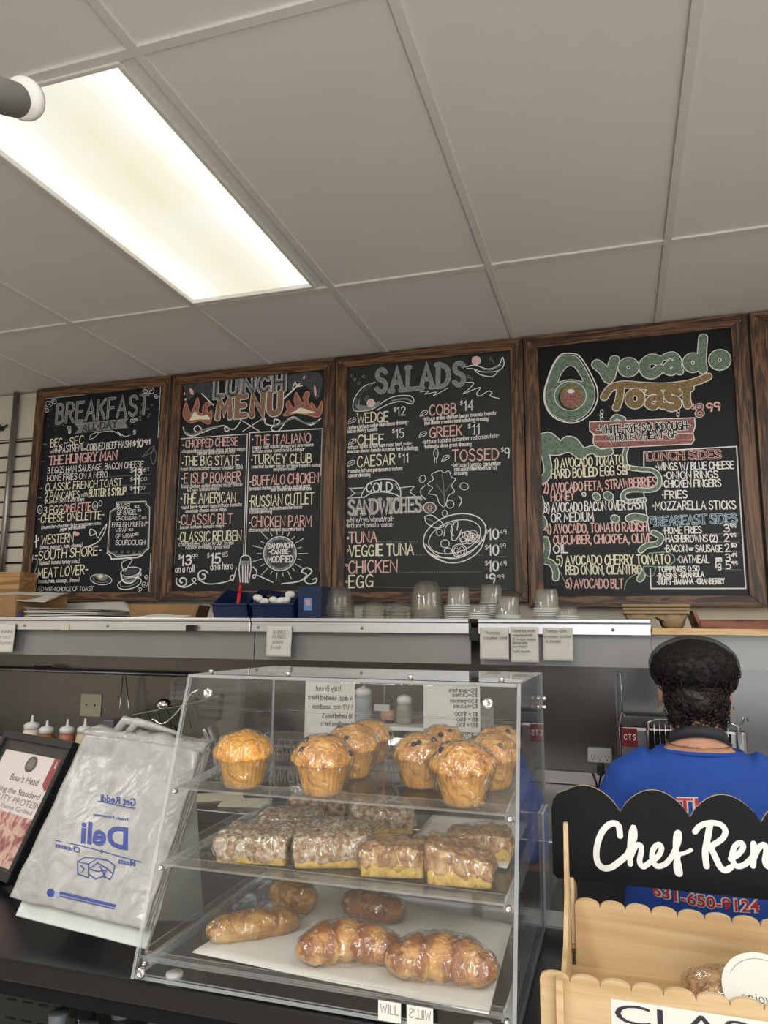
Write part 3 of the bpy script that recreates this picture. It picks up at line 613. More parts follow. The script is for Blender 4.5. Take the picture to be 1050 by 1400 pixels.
B.text('2 PANCAKES', 135, 780, 335, 768, 42, 'y'); B.text('with', 345, 760, 382, 756, 24); B.text('BUTTER & SYRUP', 390, 762, 605, 748, 42, 'y', w=.006); B.text('$', 630, 722, 645, 721, 22); B.text('11', 650, 740, 680, 737, 36, w=.009); B.text('00', 686, 720, 714, 718, 20)
B.text('(PLAIN or CHOCOLATE CHIP)', 135, 800, 362, 785, 15)
B.text('3 EGG', 128, 862, 235, 852, 42, 'y'); B.text('OMELETTE', 243, 850, 398, 838, 44, 'p', w=.0065)
B.text('-CHEESE OMELETTE-', 95, 912, 478, 888, 44, 'y')
B.text('(muenster-cheddar-feta-american-swiss', 115, 947, 460, 922, 20); B.text('pepper jack-mozzarella)', 225, 958, 370, 942, 18)
B.text('WESTERN', 115, 1036, 298, 1022, 50, 'y'); B.text('(onion, peppers, ham, cheese)', 108, 1065, 352, 1050, 22)
B.text('-SOUTH SHORE-', 78, 1128, 462, 1096, 50, 'y'); B.text('(spinach tomato turkey swiss)', 105, 1154, 335, 1144, 22)
B.text('-MEAT LOVER-', 75, 1234, 382, 1208, 52, 'y'); B.text('(bacon, ham, sausage, cheese)', 95, 1262, 335, 1252, 22)
B.text('-SERVED WITH CHOICE OF TOAST', 32, 1308, 415, 1306, 24)
for a in (('BAGEL', 555, 832, 635, 830, 30), ('GF BAGEL', 553, 866, 668, 862, 28), ('CROISSANT', 547, 896, 692, 894, 22), ('ENGLISH MUFFIN', 525, 936, 715, 932, 27), ('WRAP', 545, 968, 612, 965, 24), ('GF WRAP', 545, 1002, 655, 998, 24), ('SOURDOUGH', 545, 1040, 715, 1038, 28)): B.text(*a)
for a in (('$2', 655, 824, 682, 823, 13), ('$3', 672, 846, 692, 845, 13), ('$2', 698, 890, 724, 889, 13), ('$4', 718, 916, 736, 915, 13), ('$3', 622, 958, 646, 957, 13), ('$2', 660, 984, 678, 983, 13)): B.text(*a)
bx = [(550, 792), (720, 786), (724, 806), (742, 822), (736, 1062), (718, 1072), (700, 1096), (545, 1106), (530, 1092), (496, 1078), (512, 846), (546, 826)]
B.curves('price_box', [(bx, 4, 'w', 'c'), ([(x * 0.94 + 37, y * 0.955 + 42) for x, y in bx], 3, 'd', 'c'), ([(494, 1086), (514, 1104), (520, 1122), (672, 1112), (700, 1098)], 7, 'w', '')] + [(ell(548 + 34 * k, 1080, 6, 6, 8), 2.5, 'd', 'c') for k in range(5)])
it = dots(365, 450, 640, 440) + dots(500, 645, 755, 630) + dots(585, 695, 755, 686) + dots(605, 745, 755, 740)
it += [([(130, 195), (370, 170)], 3, 'w', ''), ([(540, 146), (808, 116), (806, 160), (793, 420)], 3, 'w', ''), ([(126, 196), (122, 300), (108, 460)], 3, 'w', ''), ([(45, 1070), (25, 1300)], 3, 'w', ''), ([(70, 1100), (35, 1305)], 3, 'w', ''), ([(520, 1318), (740, 1316), (752, 1090)], 3, 'w', ''), ([(95, 1318), (290, 1320)], 3, 'w', '')]
for c in ((158, 222, 24), (192, 212, 18), (148, 262, 16), (755, 150, 22), (720, 152, 15), (782, 178, 14), (715, 1268, 20), (690, 1298, 16), (728, 1226, 14), (280, 362, 14), (284, 386, 10), (645, 320, 16), (668, 314, 10)): it.append((spiral(c[0], c[1], c[2], random.uniform(0, 6), 1.4), 3, 'w', 's'))
it += [([(395, 425), (410, 400), (450, 388), (430, 415), (398, 430)], 3, 'w', 's'), ([(450, 390), (530, 380), (580, 410), (560, 385), (600, 412), (632, 405)], 3, 'w', 's')]
it += [([(705, 530), (740, 490), (770, 470), (762, 500), (705, 532)], 3, 'd', 's'), ([(770, 480), (785, 520), (768, 575), (752, 530), (768, 482)], 3, 'd', 's')]
for k in range(9): x, y = random.uniform(680, 790), random.uniform(225, 330); it.append((ell(x, y, 5, 5, 7), 2.2, 'd', 'c'))
for k in range(16): x, y = random.uniform(140, 250), random.uniform(210, 380); it.append(([(x, y), (x + 4, y + 3)], 2.5, 'd', ''))
B.curves('flourish', it)
it = [(ell(105, 835, 13, 24, 14), 4, 'w', 'cs'), (ell(425, 812, 15, 24, 14), 4, 'w', 'cs'), (ell(456, 798, 9, 16, 12), 3, 'w', 'cs'), (ell(105, 838, 7, 10, 10), 0, 'w', 'fF'), (ell(425, 816, 8, 11, 10), 0, 'w', 'fF'),
      ([(84, 985), (84, 1052)], 9, 'w', ''), ([(70, 1005), (72, 1020), (84, 1024)], 6, 'w', ''), ([(98, 998), (97, 1012), (84, 1018)], 6, 'w', ''), (ell(318, 976, 16, 12, 12), 0, 'p', 'f'), (ell(306, 968, 9, 8, 10), 0, 'p', 'f')]
it += [([(358, 1055), (430, 1030), (470, 985), (492, 920), (460, 965), (440, 1000), (425, 960), (396, 950), (398, 985), (425, 975)], 5, 'w', 's'), ([(60, 1125), (80, 1120), (90, 1150), (55, 1265), (95, 1215)], 6, 'd', 's')]
it += [(ell(460, 1240, 62, 30, 20, 0.1), 4, 'w', 'cs'), (ell(460, 1238, 48, 20, 20, 0.1), 3, 'd', 'cs'), (ell(462, 1226, 34, 20, 18, 0.2), 0, 'w', 'fF'), (ell(456, 1222, 15, 11, 12), 0, 'y', 'f')]
it += [(ell(625, 1262, 70, 32, 22, -0.25), 5, 'w', 'cs'), (ell(622, 1256, 55, 22, 22, -0.25), 4, 'd', 'cs'), ([(575, 1205), (585, 1245), (615, 1262), (650, 1250), (680, 1205), (690, 1180)], 8, 'w', 's'), (ell(630, 1196, 58, 26, 22, -0.2), 4, 'w', 'cs'), (ell(630, 1196, 44, 18, 22, -0.2), 0, 'd', 'fF'), ([(590, 1190), (580, 1150), (600, 1130), (640, 1125), (620, 1160), (600, 1190)], 4, 'w', 's'), ([(685, 1190), (692, 1215), (662, 1228)], 5, 'w', 's'), ([(590, 1215), (612, 1250), (650, 1240)], 10, 'w', 'sF')]
B.curves('drawing', it)
B.curves('bullet', [(([(x - 10, y), (x + 6, y)]), 4, 'd', '') for x, y in ((135, 455), (122, 556), (112, 712), (105, 765))])
# ---- lunch
B = Board(-2.174, -1.260, BZ0 - 0.008, (225, 480, 4.117), 'menu_board', 'wood-framed chalkboard menu headed LUNCH MENU with chalk flames and a fork', GRP, bm='b2')
B.curves('smoke', [([(100, 180), (220, 160), (300, 150), (290, 250), (230, 260), (180, 230), (160, 260), (130, 280)], 0, 'd', 'fsF'), ([(690, 140), (770, 120), (880, 130), (880, 230), (850, 270), (800, 200), (740, 190), (700, 240)], 0, 'd', 'fsF')], 0.0003)
B.text('LUNCH', 288, 258, 672, 218, 84, out=[('w', 0.033, 0), ('w', 0.028, 1), ('k', 0.006, 0)], jit=.5, gap=3.4)
B.text('MENU', 300, 378, 650, 348, 108, out=[('w', 0.037, 0), ('o', 0.030, 1), ('p', 0.012, 1)], jit=.4, gap=3.6)
fl = [(112, 380), (104, 340), (122, 290), (138, 330), (150, 350), (170, 300), (186, 262), (196, 300), (190, 340), (212, 350), (218, 310), (240, 288), (262, 300), (240, 318), (250, 350), (264, 330), (268, 370), (250, 412), (200, 392), (150, 405)]
fr = [(668, 362), (690, 330), (684, 300), (700, 280), (716, 310), (736, 320), (730, 270), (742, 232), (768, 280), (790, 300), (780, 260), (800, 228), (818, 240), (808, 280), (830, 320), (826, 290), (845, 310), (860, 330), (884, 282), (886, 340), (862, 372), (800, 358), (740, 350), (700, 362)]
B.curves('flames', [(fl, 0, 'p', 'fsF'), (fr, 0, 'p', 'fsF'), ([(150, 370), (170, 340), (190, 360), (215, 365), (240, 360), (255, 385), (200, 385), (140, 392)], 0, 'y', 'fs'), ([(700, 350), (740, 335), (760, 320), (790, 325), (815, 335), (850, 345), (800, 352)], 0, 'y', 'fs'), (fl, 4, 'o', 'cs'), (fr, 4, 'o', 'cs'), (ell(152, 228, 10, 20, 10, -0.4), 0, 'p', 'f'), (ell(112, 240, 5, 10, 8), 0, 'p', 'f'), (ell(118, 272, 6, 8, 8), 0, 'p', 'f'), (ell(848, 225, 7, 32, 10, -0.1), 0, 'p', 'f'), (ell(785, 150, 5, 12, 8, .3), 0, 'p', 'f')])
it = [([(425, 385), (535, 452)], 4, 'w', ''), ([(552, 380), (440, 452)], 4, 'w', ''), ([(668, 272), (760, 185)], 8, 'w', ''), ([(210, 240), (275, 305)], 6, 'w', ''), ([(720, 210), (735, 175), (750, 200), (775, 195)], 6, 'w', '')]
it += [([(92, 494), (467, 467), (445, 1150)], 4.5, 'w', ''), ([(478, 1150 - 690), (888, 437), (880, 700)], 4.5, 'w', ''), ([(480, 466), (455, 1150)], 4.5, 'w', ''), ([(95, 494), (72, 900), (55, 1200)], 2.6, 'd', ''), ([(888, 437), (872, 1240)], 2.6, 'd', '')]
B.curves('rule', it)
it = [([(105, 430), (120, 465), (160, 478), (210, 455), (190, 420), (165, 440), (200, 462), (260, 440), (330, 420), (365, 440), (345, 452), (340, 430), (390, 440), (425, 400)], 6, 'w', 's'), ([(110, 450), (150, 470), (230, 440), (300, 425)], 9, 'w', 'sF'), ([(565, 380), (570, 410), (620, 420), (650, 395), (620, 385), (615, 415), (600, 440), (640, 450), (690, 390), (730, 372), (780, 400), (830, 415), (878, 380)], 6, 'w', 's'), ([(620, 425), (680, 400), (730, 378), (800, 408), (860, 398)], 9, 'w', 'sF')]
it += [(spiral(100, 1295, 36, 3.6, 1.3, -1), 7, 'w', 's'), ([(70, 1310), (110, 1330), (165, 1305), (175, 1280), (155, 1285), (172, 1308), (180, 1310)], 6, 'w', 's'), (spiral(215, 1265, 34, 5.8, 1.2, -1), 7, 'w', 's'), ([(190, 1285), (240, 1310), (320, 1305), (380, 1285), (388, 1262), (370, 1270), (385, 1292), (405, 1220)], 5, 'w', 's'), ([(500, 1215), (520, 1245), (505, 1280), (498, 1262), (530, 1265), (610, 1302)], 5, 'w', 's'), ([(660, 1310), (760, 1295), (800, 1260), (770, 1240), (800, 1220), (830, 1240), (790, 1285), (810, 1310), (850, 1302), (855, 1280), (835, 1285)], 6, 'w', 's')]
B.curves('flourish', it)
B.curves('fork', [(ell(456, 1172, 28, 22, 18), 5, 'w', 'cs'), ([(430, 1172), (420, 1220), (426, 1300)], 5, 'w', 's'), ([(484, 1172), (486, 1220), (474, 1302)], 5, 'w', 's'), ([(440, 1200), (440, 1300)], 6, 'w', ''), ([(456, 1200), (455, 1302)], 6, 'w', ''), ([(470, 1200), (466, 1302)], 6, 'w', ''), ([(428, 1180), (484, 1180), (482, 1205), (426, 1205)], 0, 'w', 'fF')])
for a in (('CHOPPED CHEESE', 120, 545, 412, 531, 44, 'p'), ('THE BIG STATE', 112, 645, 420, 640, 50, 'y'), ('E ISLIP BOMBER', 112, 745, 428, 738, 56, 'p'), ('THE AMERICAN', 105, 860, 400, 850, 56, 'y'), ('CLASSIC BLT', 95, 978, 383, 970, 54, 'p'), ('CLASSIC REUBEN', 88, 1075, 432, 1065, 54, 'y'),
          ('THE ITALIANO', 510, 528, 822, 514, 50, 'p'), ('TURKEY CLUB', 500, 635, 828, 628, 50, 'y'), ('BUFFALO CHICKEN', 498, 757, 868, 740, 54, 'p'), ('RUSSIAN CUTLET', 490, 876, 840, 860, 60, 'y'), ('CHICKEN PARM', 490, 990, 828, 985, 58, 'p')): B.text(*a)
for a in (('chopped beef-cooked onion lettuce-mayo', 100, 574, 455, 560, 20), ('melted american ketchup', 185, 586, 395, 575, 20), ('fried chicken cutlet-bacon-cheddar-BBQ', 92, 674, 440, 662, 20), ('fried chicken cutlet-melted mozz-bacon', 95, 772, 438, 760, 20), ('lettuce tomato mayo', 130, 790, 310, 782, 20),
          ('roast beef-turkey ham lettuce tomato', 95, 890, 435, 872, 20), ('american cheese onion mayo', 120, 911, 350, 899, 20), ('bacon lettuce tomato mayo', 90, 1001, 335, 991, 18), ('corned beef sauerkraut swiss', 82, 1099, 390, 1088, 22), ('russian dressing rye bread', 120, 1116, 365, 1108, 20),
          ('cappy ham salami pepperoni provolone', 498, 552, 838, 536, 20), ('lettuce onion tomato oil & vinegar', 495, 574, 790, 562, 20), ('roasted turkey bacon lettuce tomato swiss', 492, 660, 875, 652, 20), ('mayo on toast', 615, 675, 740, 670, 18), ('breaded chicken cutlet buffalo melted mozz', 482, 784, 820, 768, 20), ('blue cheese shredded lettuce', 600, 788, 828, 782, 18),
          ('chicken cutlet melted muenster bacon', 480, 900, 775, 886, 20), ('russian dressing', 480, 916, 605, 912, 20), ('chicken cutlet melted mozz marinara', 476, 1016, 785, 1010, 20)): B.text(*a, w=0.0026)
B.text('$', 80, 1172, 92, 1170, 26); B.text('13', 96, 1207, 150, 1203, 54, w=.009); B.text('99', 157, 1168, 188, 1166, 24); B.text('on a roll', 62, 1247, 168, 1242, 38, w=.0045)
B.text('$', 242, 1165, 254, 1163, 26); B.text('15', 262, 1197, 314, 1192, 54, w=.009); B.text('85', 327, 1158, 358, 1156, 24); B.text('on a hero', 260, 1232, 386, 1226, 38, w=.0045)
it = [(ell(650, 1140, 92, 96, 28), 0, 'w', 'fF'), (ell(650, 1140, 76, 80, 28), 0, 'd', 'fF'), (ell(650, 1140, 92, 96, 28), 4, 'w', 'cs')]
for k in range(22):
    a = 2 * PI * k / 22; r1 = 128 if k % 2 else 158; it.append(([(650 + 104 * math.cos(a), 1140 + 108 * math.sin(a)), (650 + r1 * math.cos(a), 1140 + r1 * math.sin(a))], 3, 'w', ''))
B.curves('sunburst', it)
B.text('SANDWICH', 584, 1112, 718, 1106, 26, 'w', w=.0055); B.text('-CAN BE-', 590, 1144, 708, 1140, 24, 'w', w=.0055); B.text('MODIFIED', 582, 1190, 722, 1186, 34, 'w', w=.0055)
B.curves('bullet', [(ell(x, y, 5, 5, 8), 0, 'w', 'f') for x, y in ((105, 530), (102, 630), (100, 718), (95, 830), (86, 962), (78, 1058), (496, 498), (492, 612), (484, 736), (482, 845), (480, 966))])
# ---- salads
B = Board(-1.260, -0.360, BZ0 - 0.018, (450, 460, 3.818), 'menu_board', 'wood-framed chalkboard menu headed SALADS with a drawn salad bowl', GRP, bm='b3')
B.text('SALADS', 250, 292, 705, 250, 112, out=[('w', 0.021, 0), ('k', 0.0185, 0), ('w', 0.016, 1)], jit=.4, serif=True, gap=3.0)
for a in (('WEDGE', 148, 454, 308, 443, 50, 'y'), ('CHEF', 150, 568, 285, 560, 50, 'y'), ('CAESAR', 148, 682, 343, 668, 54, 'y'), ('COBB', 525, 413, 663, 402, 52, 'p'), ('GREEK', 525, 530, 693, 516, 52, 'p'), ('TOSSED', 643, 653, 885, 643, 58, 'p'),
          ('12', 358, 412, 398, 410, 42), ('15', 350, 530, 390, 527, 44), ('11', 386, 660, 414, 656, 46), ('14', 706, 388, 752, 386, 50), ('11', 750, 513, 786, 510, 50), ('9', 918, 636, 942, 634, 52),
          ('$', 338, 395, 352, 393, 22), ('$', 330, 506, 344, 504, 22), ('$', 362, 634, 376, 632, 22), ('$', 684, 360, 698, 358, 22), ('$', 725, 482, 739, 480, 22), ('$', 898, 604, 912, 602, 22)): B.text(*a)
for a in (('-iceberg lettuce wedge-blue cheese dressing-', 98, 488, 415, 455, 20), ('bacon cherry tomato', 98, 505, 252, 492, 18), ('-lettuce sliced turkey ham roast beef swiss-', 95, 590, 435, 566, 20), ('american cheese tomato cucumber hard boiled egg', 95, 610, 465, 590, 19), ('-romaine lettuce parmesan croutons', 95, 712, 383, 698, 20), ('caesar dressing', 102, 735, 215, 730, 20),
          ('-lettuce grilled chicken bacon avocado tomato-', 490, 442, 878, 408, 20), ('blue cheese crumbles hard boiled egg dressing', 500, 462, 830, 438, 19), ('-lettuce tomato cucumber red onion feta-', 488, 562, 888, 528, 22), ('-kalamata olives greek dressing', 495, 585, 742, 570, 20), ('-lettuce tomato cucumber', 640, 684, 898, 672, 22), ('red onion shredded carrot', 655, 704, 875, 694, 22), ('dressing', 655, 724, 722, 720, 20)): B.text(*a, w=0.0026)
B.text('COLD', 196, 812, 330, 808, 46, 'w', w=.006)
B.text('SANDWICHES', 104, 930, 482, 914, 72, out=[('w', 0.0125, 0), ('k', 0.0085, 0), ('w', 0.004, 0)], jit=.2, serif=True)
B.text('*white/rye/wheat/roll-', 90, 972, 340, 962, 26); B.text('*lettuce-tomato-onion-', 90, 998, 340, 992, 24)
for a in (('TUNA', 105, 1080, 250, 1073, 56, 'p'), ('VEGGIE TUNA', 105, 1148, 440, 1140, 56, 'y'), ('CHICKEN', 103, 1236, 355, 1230, 62, 'p'), ('EGG', 105, 1311, 228, 1306, 62, 'y')): B.text(*a, w=.0065)
for y in (1060, 1142, 1225): B.text('$', 814, y - 28, 828, y - 29, 24); B.text('10', 834, y, 884, y - 2, 52, w=.007)
B.text('49', 892, 1034, 926, 1032, 26); B.text('99', 892, 1108, 922, 1106, 24); B.text('49', 892, 1200, 926, 1198, 26); B.text('$', 818, 1264, 830, 1263, 22); B.text('9', 838, 1288, 866, 1286, 44, w=.007); B.text('99', 882, 1268, 914, 1266, 24)
it = dots(255, 1072, 470, 1070, 13) + dots(445, 1140, 510, 1140, 13) + dots(365, 1232, 800, 1228, 13) + dots(235, 1308, 940, 1320, 13) + dots(880, 1068, 935, 1066, 12) + dots(770, 1142, 810, 1142, 12) + dots(880, 1150, 935, 1148, 12)
B.curves('dotted_rule', it)
it = [([(240, 240), (180, 262), (140, 310), (125, 350), (130, 385), (170, 390), (230, 378), (300, 330), (360, 310), (420, 310), (442, 330), (430, 352), (380, 340), (320, 350), (250, 384)], 4, 'w', 's'), ([(150, 330), (150, 365), (200, 372), (260, 350)], 22, 'w', 'sF'), ([(215, 255), (165, 300), (145, 345)], 16, 'd', 'sF'), ([(330, 335), (400, 325), (430, 340)], 8, 'w', 'sF'),
      (ell(218, 347, 18, 18, 14), 0, 'p', 'f'), (ell(768, 127, 20, 20, 14), 0, 'p', 'f'), (ell(218, 347, 20, 20, 14), 3, 'w', 'cs'), (ell(768, 127, 22, 22, 14), 3, 'w', 'cs'),
      ([(715, 160), (760, 150), (830, 170), (885, 150), (905, 110), (912, 150), (880, 180), (800, 185), (755, 170), (720, 168)], 4, 'w', 's'), ([(760, 175), (790, 200), (850, 210), (880, 185)], 4, 'w', 's'), ([(800, 170), (850, 172), (895, 150)], 8, 'w', 'sF'),
      ([(475, 290), (520, 285), (500, 302), (560, 290), (545, 310), (620, 270)], 3, 'w', 's'), ([(715, 240), (755, 242), (735, 270), (700, 300), (760, 275), (790, 268), (770, 300), (790, 310), (830, 285), (850, 295), (840, 310), (888, 325)], 3.4, 'w', 's')]
for x, y in ((120, 205), (135, 225), (155, 245), (180, 210), (188, 328), (198, 316), (730, 210), (740, 222), (855, 130), (845, 118)): it.append((ell(x, y, 6, 7, 8), 2.4, 'd', 'c'))
for x, y in ((120, 438), (122, 548), (115, 660), (495, 400), (490, 510), (608, 634)): it += [([(x - 20, y + 16), (x - 8, y - 8), (x + 18, y - 12), (x + 16, y + 4), (x - 4, y + 14), (x - 20, y + 18)], 3, 'w', 's'), ([(x - 10, y + 8), (x + 12, y - 6)], 2.6, 'w', '')]
it += [(ell(558, 612, 12, 26, 14), 3, 'w', 'cs'), ([(552, 636), (550, 662)], 3, 'w', ''), ([(562, 636), (562, 662)], 3, 'w', ''), ([(552, 595), (565, 628)], 2.4, 'd', '')]
B.curves('flourish', it)
bn = [(168, 830), (190, 790), (220, 760), (280, 745), (340, 752), (368, 790), (372, 835), (340, 822), (280, 812), (220, 818), (182, 840)]
B.curves('banner', [(bn, 4.5, 'w', 'cs'), ([(176, 790), (105, 792), (135, 818), (98, 845), (170, 840)], 4, 'w', ''), ([(370, 790), (445, 782), (420, 812), (460, 840), (375, 842)], 4, 'w', ''), ([(345, 770), (362, 800)], 3, 'w', ''), ([(135, 818), (165, 815)], 3, 'd', '')])
it = [(ell(655, 1040, 168, 108, 26, -0.32), 5, 'w', 'cs'), (ell(655, 1046, 140, 82, 26, -0.32), 4, 'w', 'cs'), ([(492, 1070), (510, 1120), (560, 1160), (640, 1182), (720, 1165), (790, 1110), (822, 1010)], 5, 'w', 's'), ([(505, 1085), (560, 1140), (640, 1160), (720, 1140), (790, 1080)], 4, 'w', 's'), ([(540, 1145), (600, 1175), (612, 1182)], 5, 'w', '')]
it += [(ell(680, 1118, 38, 34, 18), 4, 'w', 'cs'), (ell(680, 1118, 28, 25, 16), 3, 'w', 'cs'), (ell(605, 1082, 22, 20, 14), 3.5, 'w', 'cs'), (ell(575, 1022, 15, 17, 12), 3, 'w', 'cs'), (ell(620, 1120, 18, 16, 12), 3.5, 'w', 'cs'), ([(690, 1010), (665, 1060), (640, 1055), (650, 980), (672, 968), (668, 1010)], 4, 'w', 's'), ([(600, 1040), (610, 990), (640, 980), (635, 1020), (650, 1040)], 4, 'w', 's')]
for k in range(9): x, y = 700 + 9 * k, 1040 + 14 * math.sin(k * 1.9); it.append((ell(x, y + 8, 20, 24, 9, k), 3, 'w', 'cs'))
for k in range(6): a = k; it.append(([(680 + 6 * math.cos(a), 1118 + 6 * math.sin(a)), (680 + 17 * math.cos(a), 1118 + 16 * math.sin(a))], 3, 'w', ''))
lf = [(600, 890), (575, 870), (560, 830), (520, 820), (540, 790), (515, 770), (545, 745), (535, 720), (580, 700), (600, 712), (625, 702), (640, 735), (660, 745), (640, 780), (655, 810), (625, 830), (612, 870)]
it += [(lf, 3.2, 'w', 'cs'), ([(602, 888), (600, 800), (590, 720)], 3, 'd', 's'), ([(600, 830), (560, 770)], 2.6, 'd', ''), ([(602, 820), (635, 770)], 2.6, 'd', ''), (ell(488, 744, 15, 20, 14, .4), 3, 'w', 'cs'), (ell(705, 783, 22, 18, 14, .3), 3, 'w', 'cs'), (ell(632, 876, 20, 21, 14), 3, 'w', 'cs'), (ell(526, 895, 32, 28, 18), 4, 'w', 'cs'), (ell(526, 895, 23, 20, 16), 3, 'd', 'cs'), (ell(604, 924, 13, 17, 10), 3, 'w', 'cs'),
       ([(500, 780), (480, 800), (482, 830), (505, 850)], 4, 'w', 's'), ([(676, 835), (692, 855), (678, 890)], 4, 'w', 's'), ([(500, 940), (540, 935), (600, 985), (560, 1000), (510, 975), (500, 940)], 4, 'w', 's'), ([(510, 950), (580, 985)], 3, 'd', '')]
for k in range(6): a = k * 1.05; it.append((ell(526 + 12 * math.cos(a), 895 + 10 * math.sin(a), 4, 4, 7), 2.2, 'p', 'c'))
B.curves('drawing', it)
B.curves('bullet', [(ell(x, y, 5, 6, 8), 2.6, 'w', 'c') for x, y in ((98, 1052), (98, 1118), (92, 1194), (92, 1280))])
# ---- avocado toast
B = Board(-0.360, 0.553, BZ0 - 0.042, (715, 420, 3.134), 'menu_board', 'wood-framed chalkboard menu headed Avocado Toast with green chalk slime', GRP, 0.064, 0.058)
av = [(195, 198), (235, 205), (268, 245), (300, 305), (318, 350), (318, 400), (290, 455), (240, 490), (190, 495), (130, 470), (98, 425), (90, 370), (105, 310), (130, 245), (160, 205)]
av2 = [(200 + (x - 204) * 0.93, 350 + (y - 350) * 0.95) for x, y in av]
B.curves('drawing', [(av2, 0, 'g', 'fsF'), ([(150, 322), (165, 285), (190, 255), (218, 255), (238, 280), (256, 318), (205, 310)], 0, 'k', 'fs'), (ell(203, 380, 68, 62, 26), 0, 'g', 'fF'), (ell(203, 388, 52, 52, 26), 0, 'k', 'f'), (ell(208, 385, 50, 50, 26), 0, 'o', 'fF'), (ell(205, 392, 38, 36, 22), 0, 'p', 'fF'), (ell(205, 360, 16, 9, 14), 0, 'w', 'f')] + [(av, 5, 'w', 'cs'), (av2, 3, 'w', 'cs'), (ell(203, 380, 68, 62, 26), 3, 'w', 'cs'), ([(150, 322), (165, 285), (190, 255), (218, 255), (238, 280), (256, 318), (205, 310), (150, 322)], 3, 'w', 's')])
def bubble(strokes, w, cf, name='lettering'):
    mb = MB()
    for k, (dw, m) in enumerate(((0.007, CH['w']), (0.0, CF[cf]))):
        for si, st in enumerate(strokes): mb.ribbon([B.P(*q) + NB * (0.0005 + 0.0010 * k + 0.00015 * si + 0.000012 * qi) for qi, q in enumerate(catmull(st, 5))], w + dw, NB, k, True)
    mb.build(name, [CH['w'], CF[cf]], B.t)
bubble([[(316, 245), (345, 270), (368, 305), (382, 262), (392, 228)]], 0.040, 'g')
bubble([ell(452, 258, 26, 24, 12) + [(478, 258), (476, 266)]], 0.034, 'g')
bubble([[(578, 228), (548, 222), (520, 245), (528, 278), (556, 286), (584, 266)]], 0.040, 'g')
bubble([[(610, 214), (640, 206), (662, 226), (664, 262), (672, 276)], [(660, 242), (625, 246), (612, 268), (638, 278), (662, 258)]], 0.027, 'g')
bubble([[(772, 132), (768, 180), (766, 230), (770, 268)], ell(728, 238, 25, 25, 12) + [(753, 238), (751, 246)]], 0.032, 'g')
bubble([ell(843, 226, 27, 26, 12) + [(870, 226), (868, 234)]], 0.034, 'g')
bubble([[(348, 385), (375, 348), (430, 332), (520, 338), (620, 340), (720, 326), (792, 298)], [(418, 350), (412, 395), (400, 430)]], 0.029, 'o')
bubble([ell(480, 392, 26, 28, 12) + [(506, 392), (504, 400)]], 0.029, 'o')
bubble([[(536, 366), (560, 358), (586, 372), (588, 410), (596, 424)], [(584, 390), (550, 392), (536, 416), (560, 428), (586, 408)]], 0.024, 'o')
bubble([[(664, 368), (640, 356), (618, 368), (626, 390), (656, 398), (662, 420), (638, 432), (612, 422)]], 0.029, 'o')
bubble([[(702, 350), (700, 390), (706, 420)], [(690, 350), (716, 348)]], 0.029, 'o')
pk = [(285, 492), (735, 474), (738, 510), (728, 540), (734, 568), (722, 586), (320, 606), (300, 580), (304, 545), (286, 530)]
B.curves('plank', [(pk, 0, 'p', 'fF'), (pk, 4, 'w', 'c'), ([(300, 548), (728, 540)], 3, 'w', ''), ([(300, 575), (722, 568)], 3, 'p', '')] + [(ell(x, y, 6, 9, 8), 3, 'w', 'c') for x, y in ((338, 448), (336, 464), (338, 480), (665, 445), (664, 460))])
B.text('-WHITE-RYE-SOURDOUGH-', 318, 542, 716, 524, 32, out=[('w', 0.0105, 0), ('k', 0.005, 0)], jit=.2)
B.text('WHOLE WHEAT-GF', 368, 574, 660, 558, 30, out=[('w', 0.0105, 0), ('k', 0.005, 0)], jit=.2)
B.text('$', 724, 440, 736, 438, 24, 'p'); B.text('8', 742, 468, 772, 464, 48, out=[('w', .013, 0), ('p', .009, 1)]); B.text('99', 788, 448, 844, 442, 34, 'p', w=.007)
sl = [(92, 735), (78, 742), (96, 728), (108, 700), (100, 650), (86, 610), (82, 572), (106, 552), (130, 566), (160, 590), (190, 570), (220, 578), (255, 618), (300, 610), (330, 625), (370, 620)]
it = []
def goo(pts, w, cf='g', mi=0):
    mb = MB()
    for k, (dw, m) in enumerate(((0.008, CH['w']), (0.0, CF[cf]))):
        mb.ribbon([B.P(*q) + NB * (0.0003 + 0.0008 * k + 0.000012 * qi) for qi, q in enumerate(catmull(pts, 6))], w + dw, NB, k, True)
    mb.build('slime', [CH['w'], CF[cf]], B.t)
goo(sl, 0.030); goo([(90, 560), (112, 580), (120, 610), (150, 612), (200, 600), (250, 630)], 0.042)
goo([(442, 606), (434, 640), (446, 682), (500, 694), (556, 700), (584, 730), (578, 770), (540, 784), (480, 782), (440, 790), (428, 815), (450, 832), (520, 826)], 0.014)
goo([(430, 480), (400, 470), (385, 482)], 0.016); goo([(76, 815), (84, 850), (80, 880)], 0.014); goo([(84, 905), (92, 925), (84, 945)], 0.018)
goo([(96, 995), (104, 1030), (96, 1070), (84, 1085), (120, 1095), (140, 1130), (140, 1160)], 0.022); goo([(392, 905), (398, 908)], 0.026); goo([(455, 905), (480, 898), (520, 905)], 0.026)
goo([(560, 966), (590, 985), (578, 1012), (530, 1022), (505, 1042)], 0.018); goo([(312, 808), (318, 815)], 0.024); goo([(362, 806), (370, 812)], 0.030); goo([(260, 800), (263, 803)], 0.010); goo([(500, 1130), (510, 1150), (500, 1165)], 0.02)
B.curves('slime_line', [([(540, 1055), (600, 1050), (640, 1060), (648, 1090), (600, 1112), (540, 1110), (515, 1115), (530, 1150), (560, 1148), (570, 1115), (590, 1112)], 4, 'g', 's'), ([(520, 1125), (450, 1165), (435, 1210)], 4, 'g', 's'), ([(125, 680), (120, 720), (80, 745)], 3, 'g', 's'), ([(160, 1135), (185, 1190)], 3, 'g', '')])
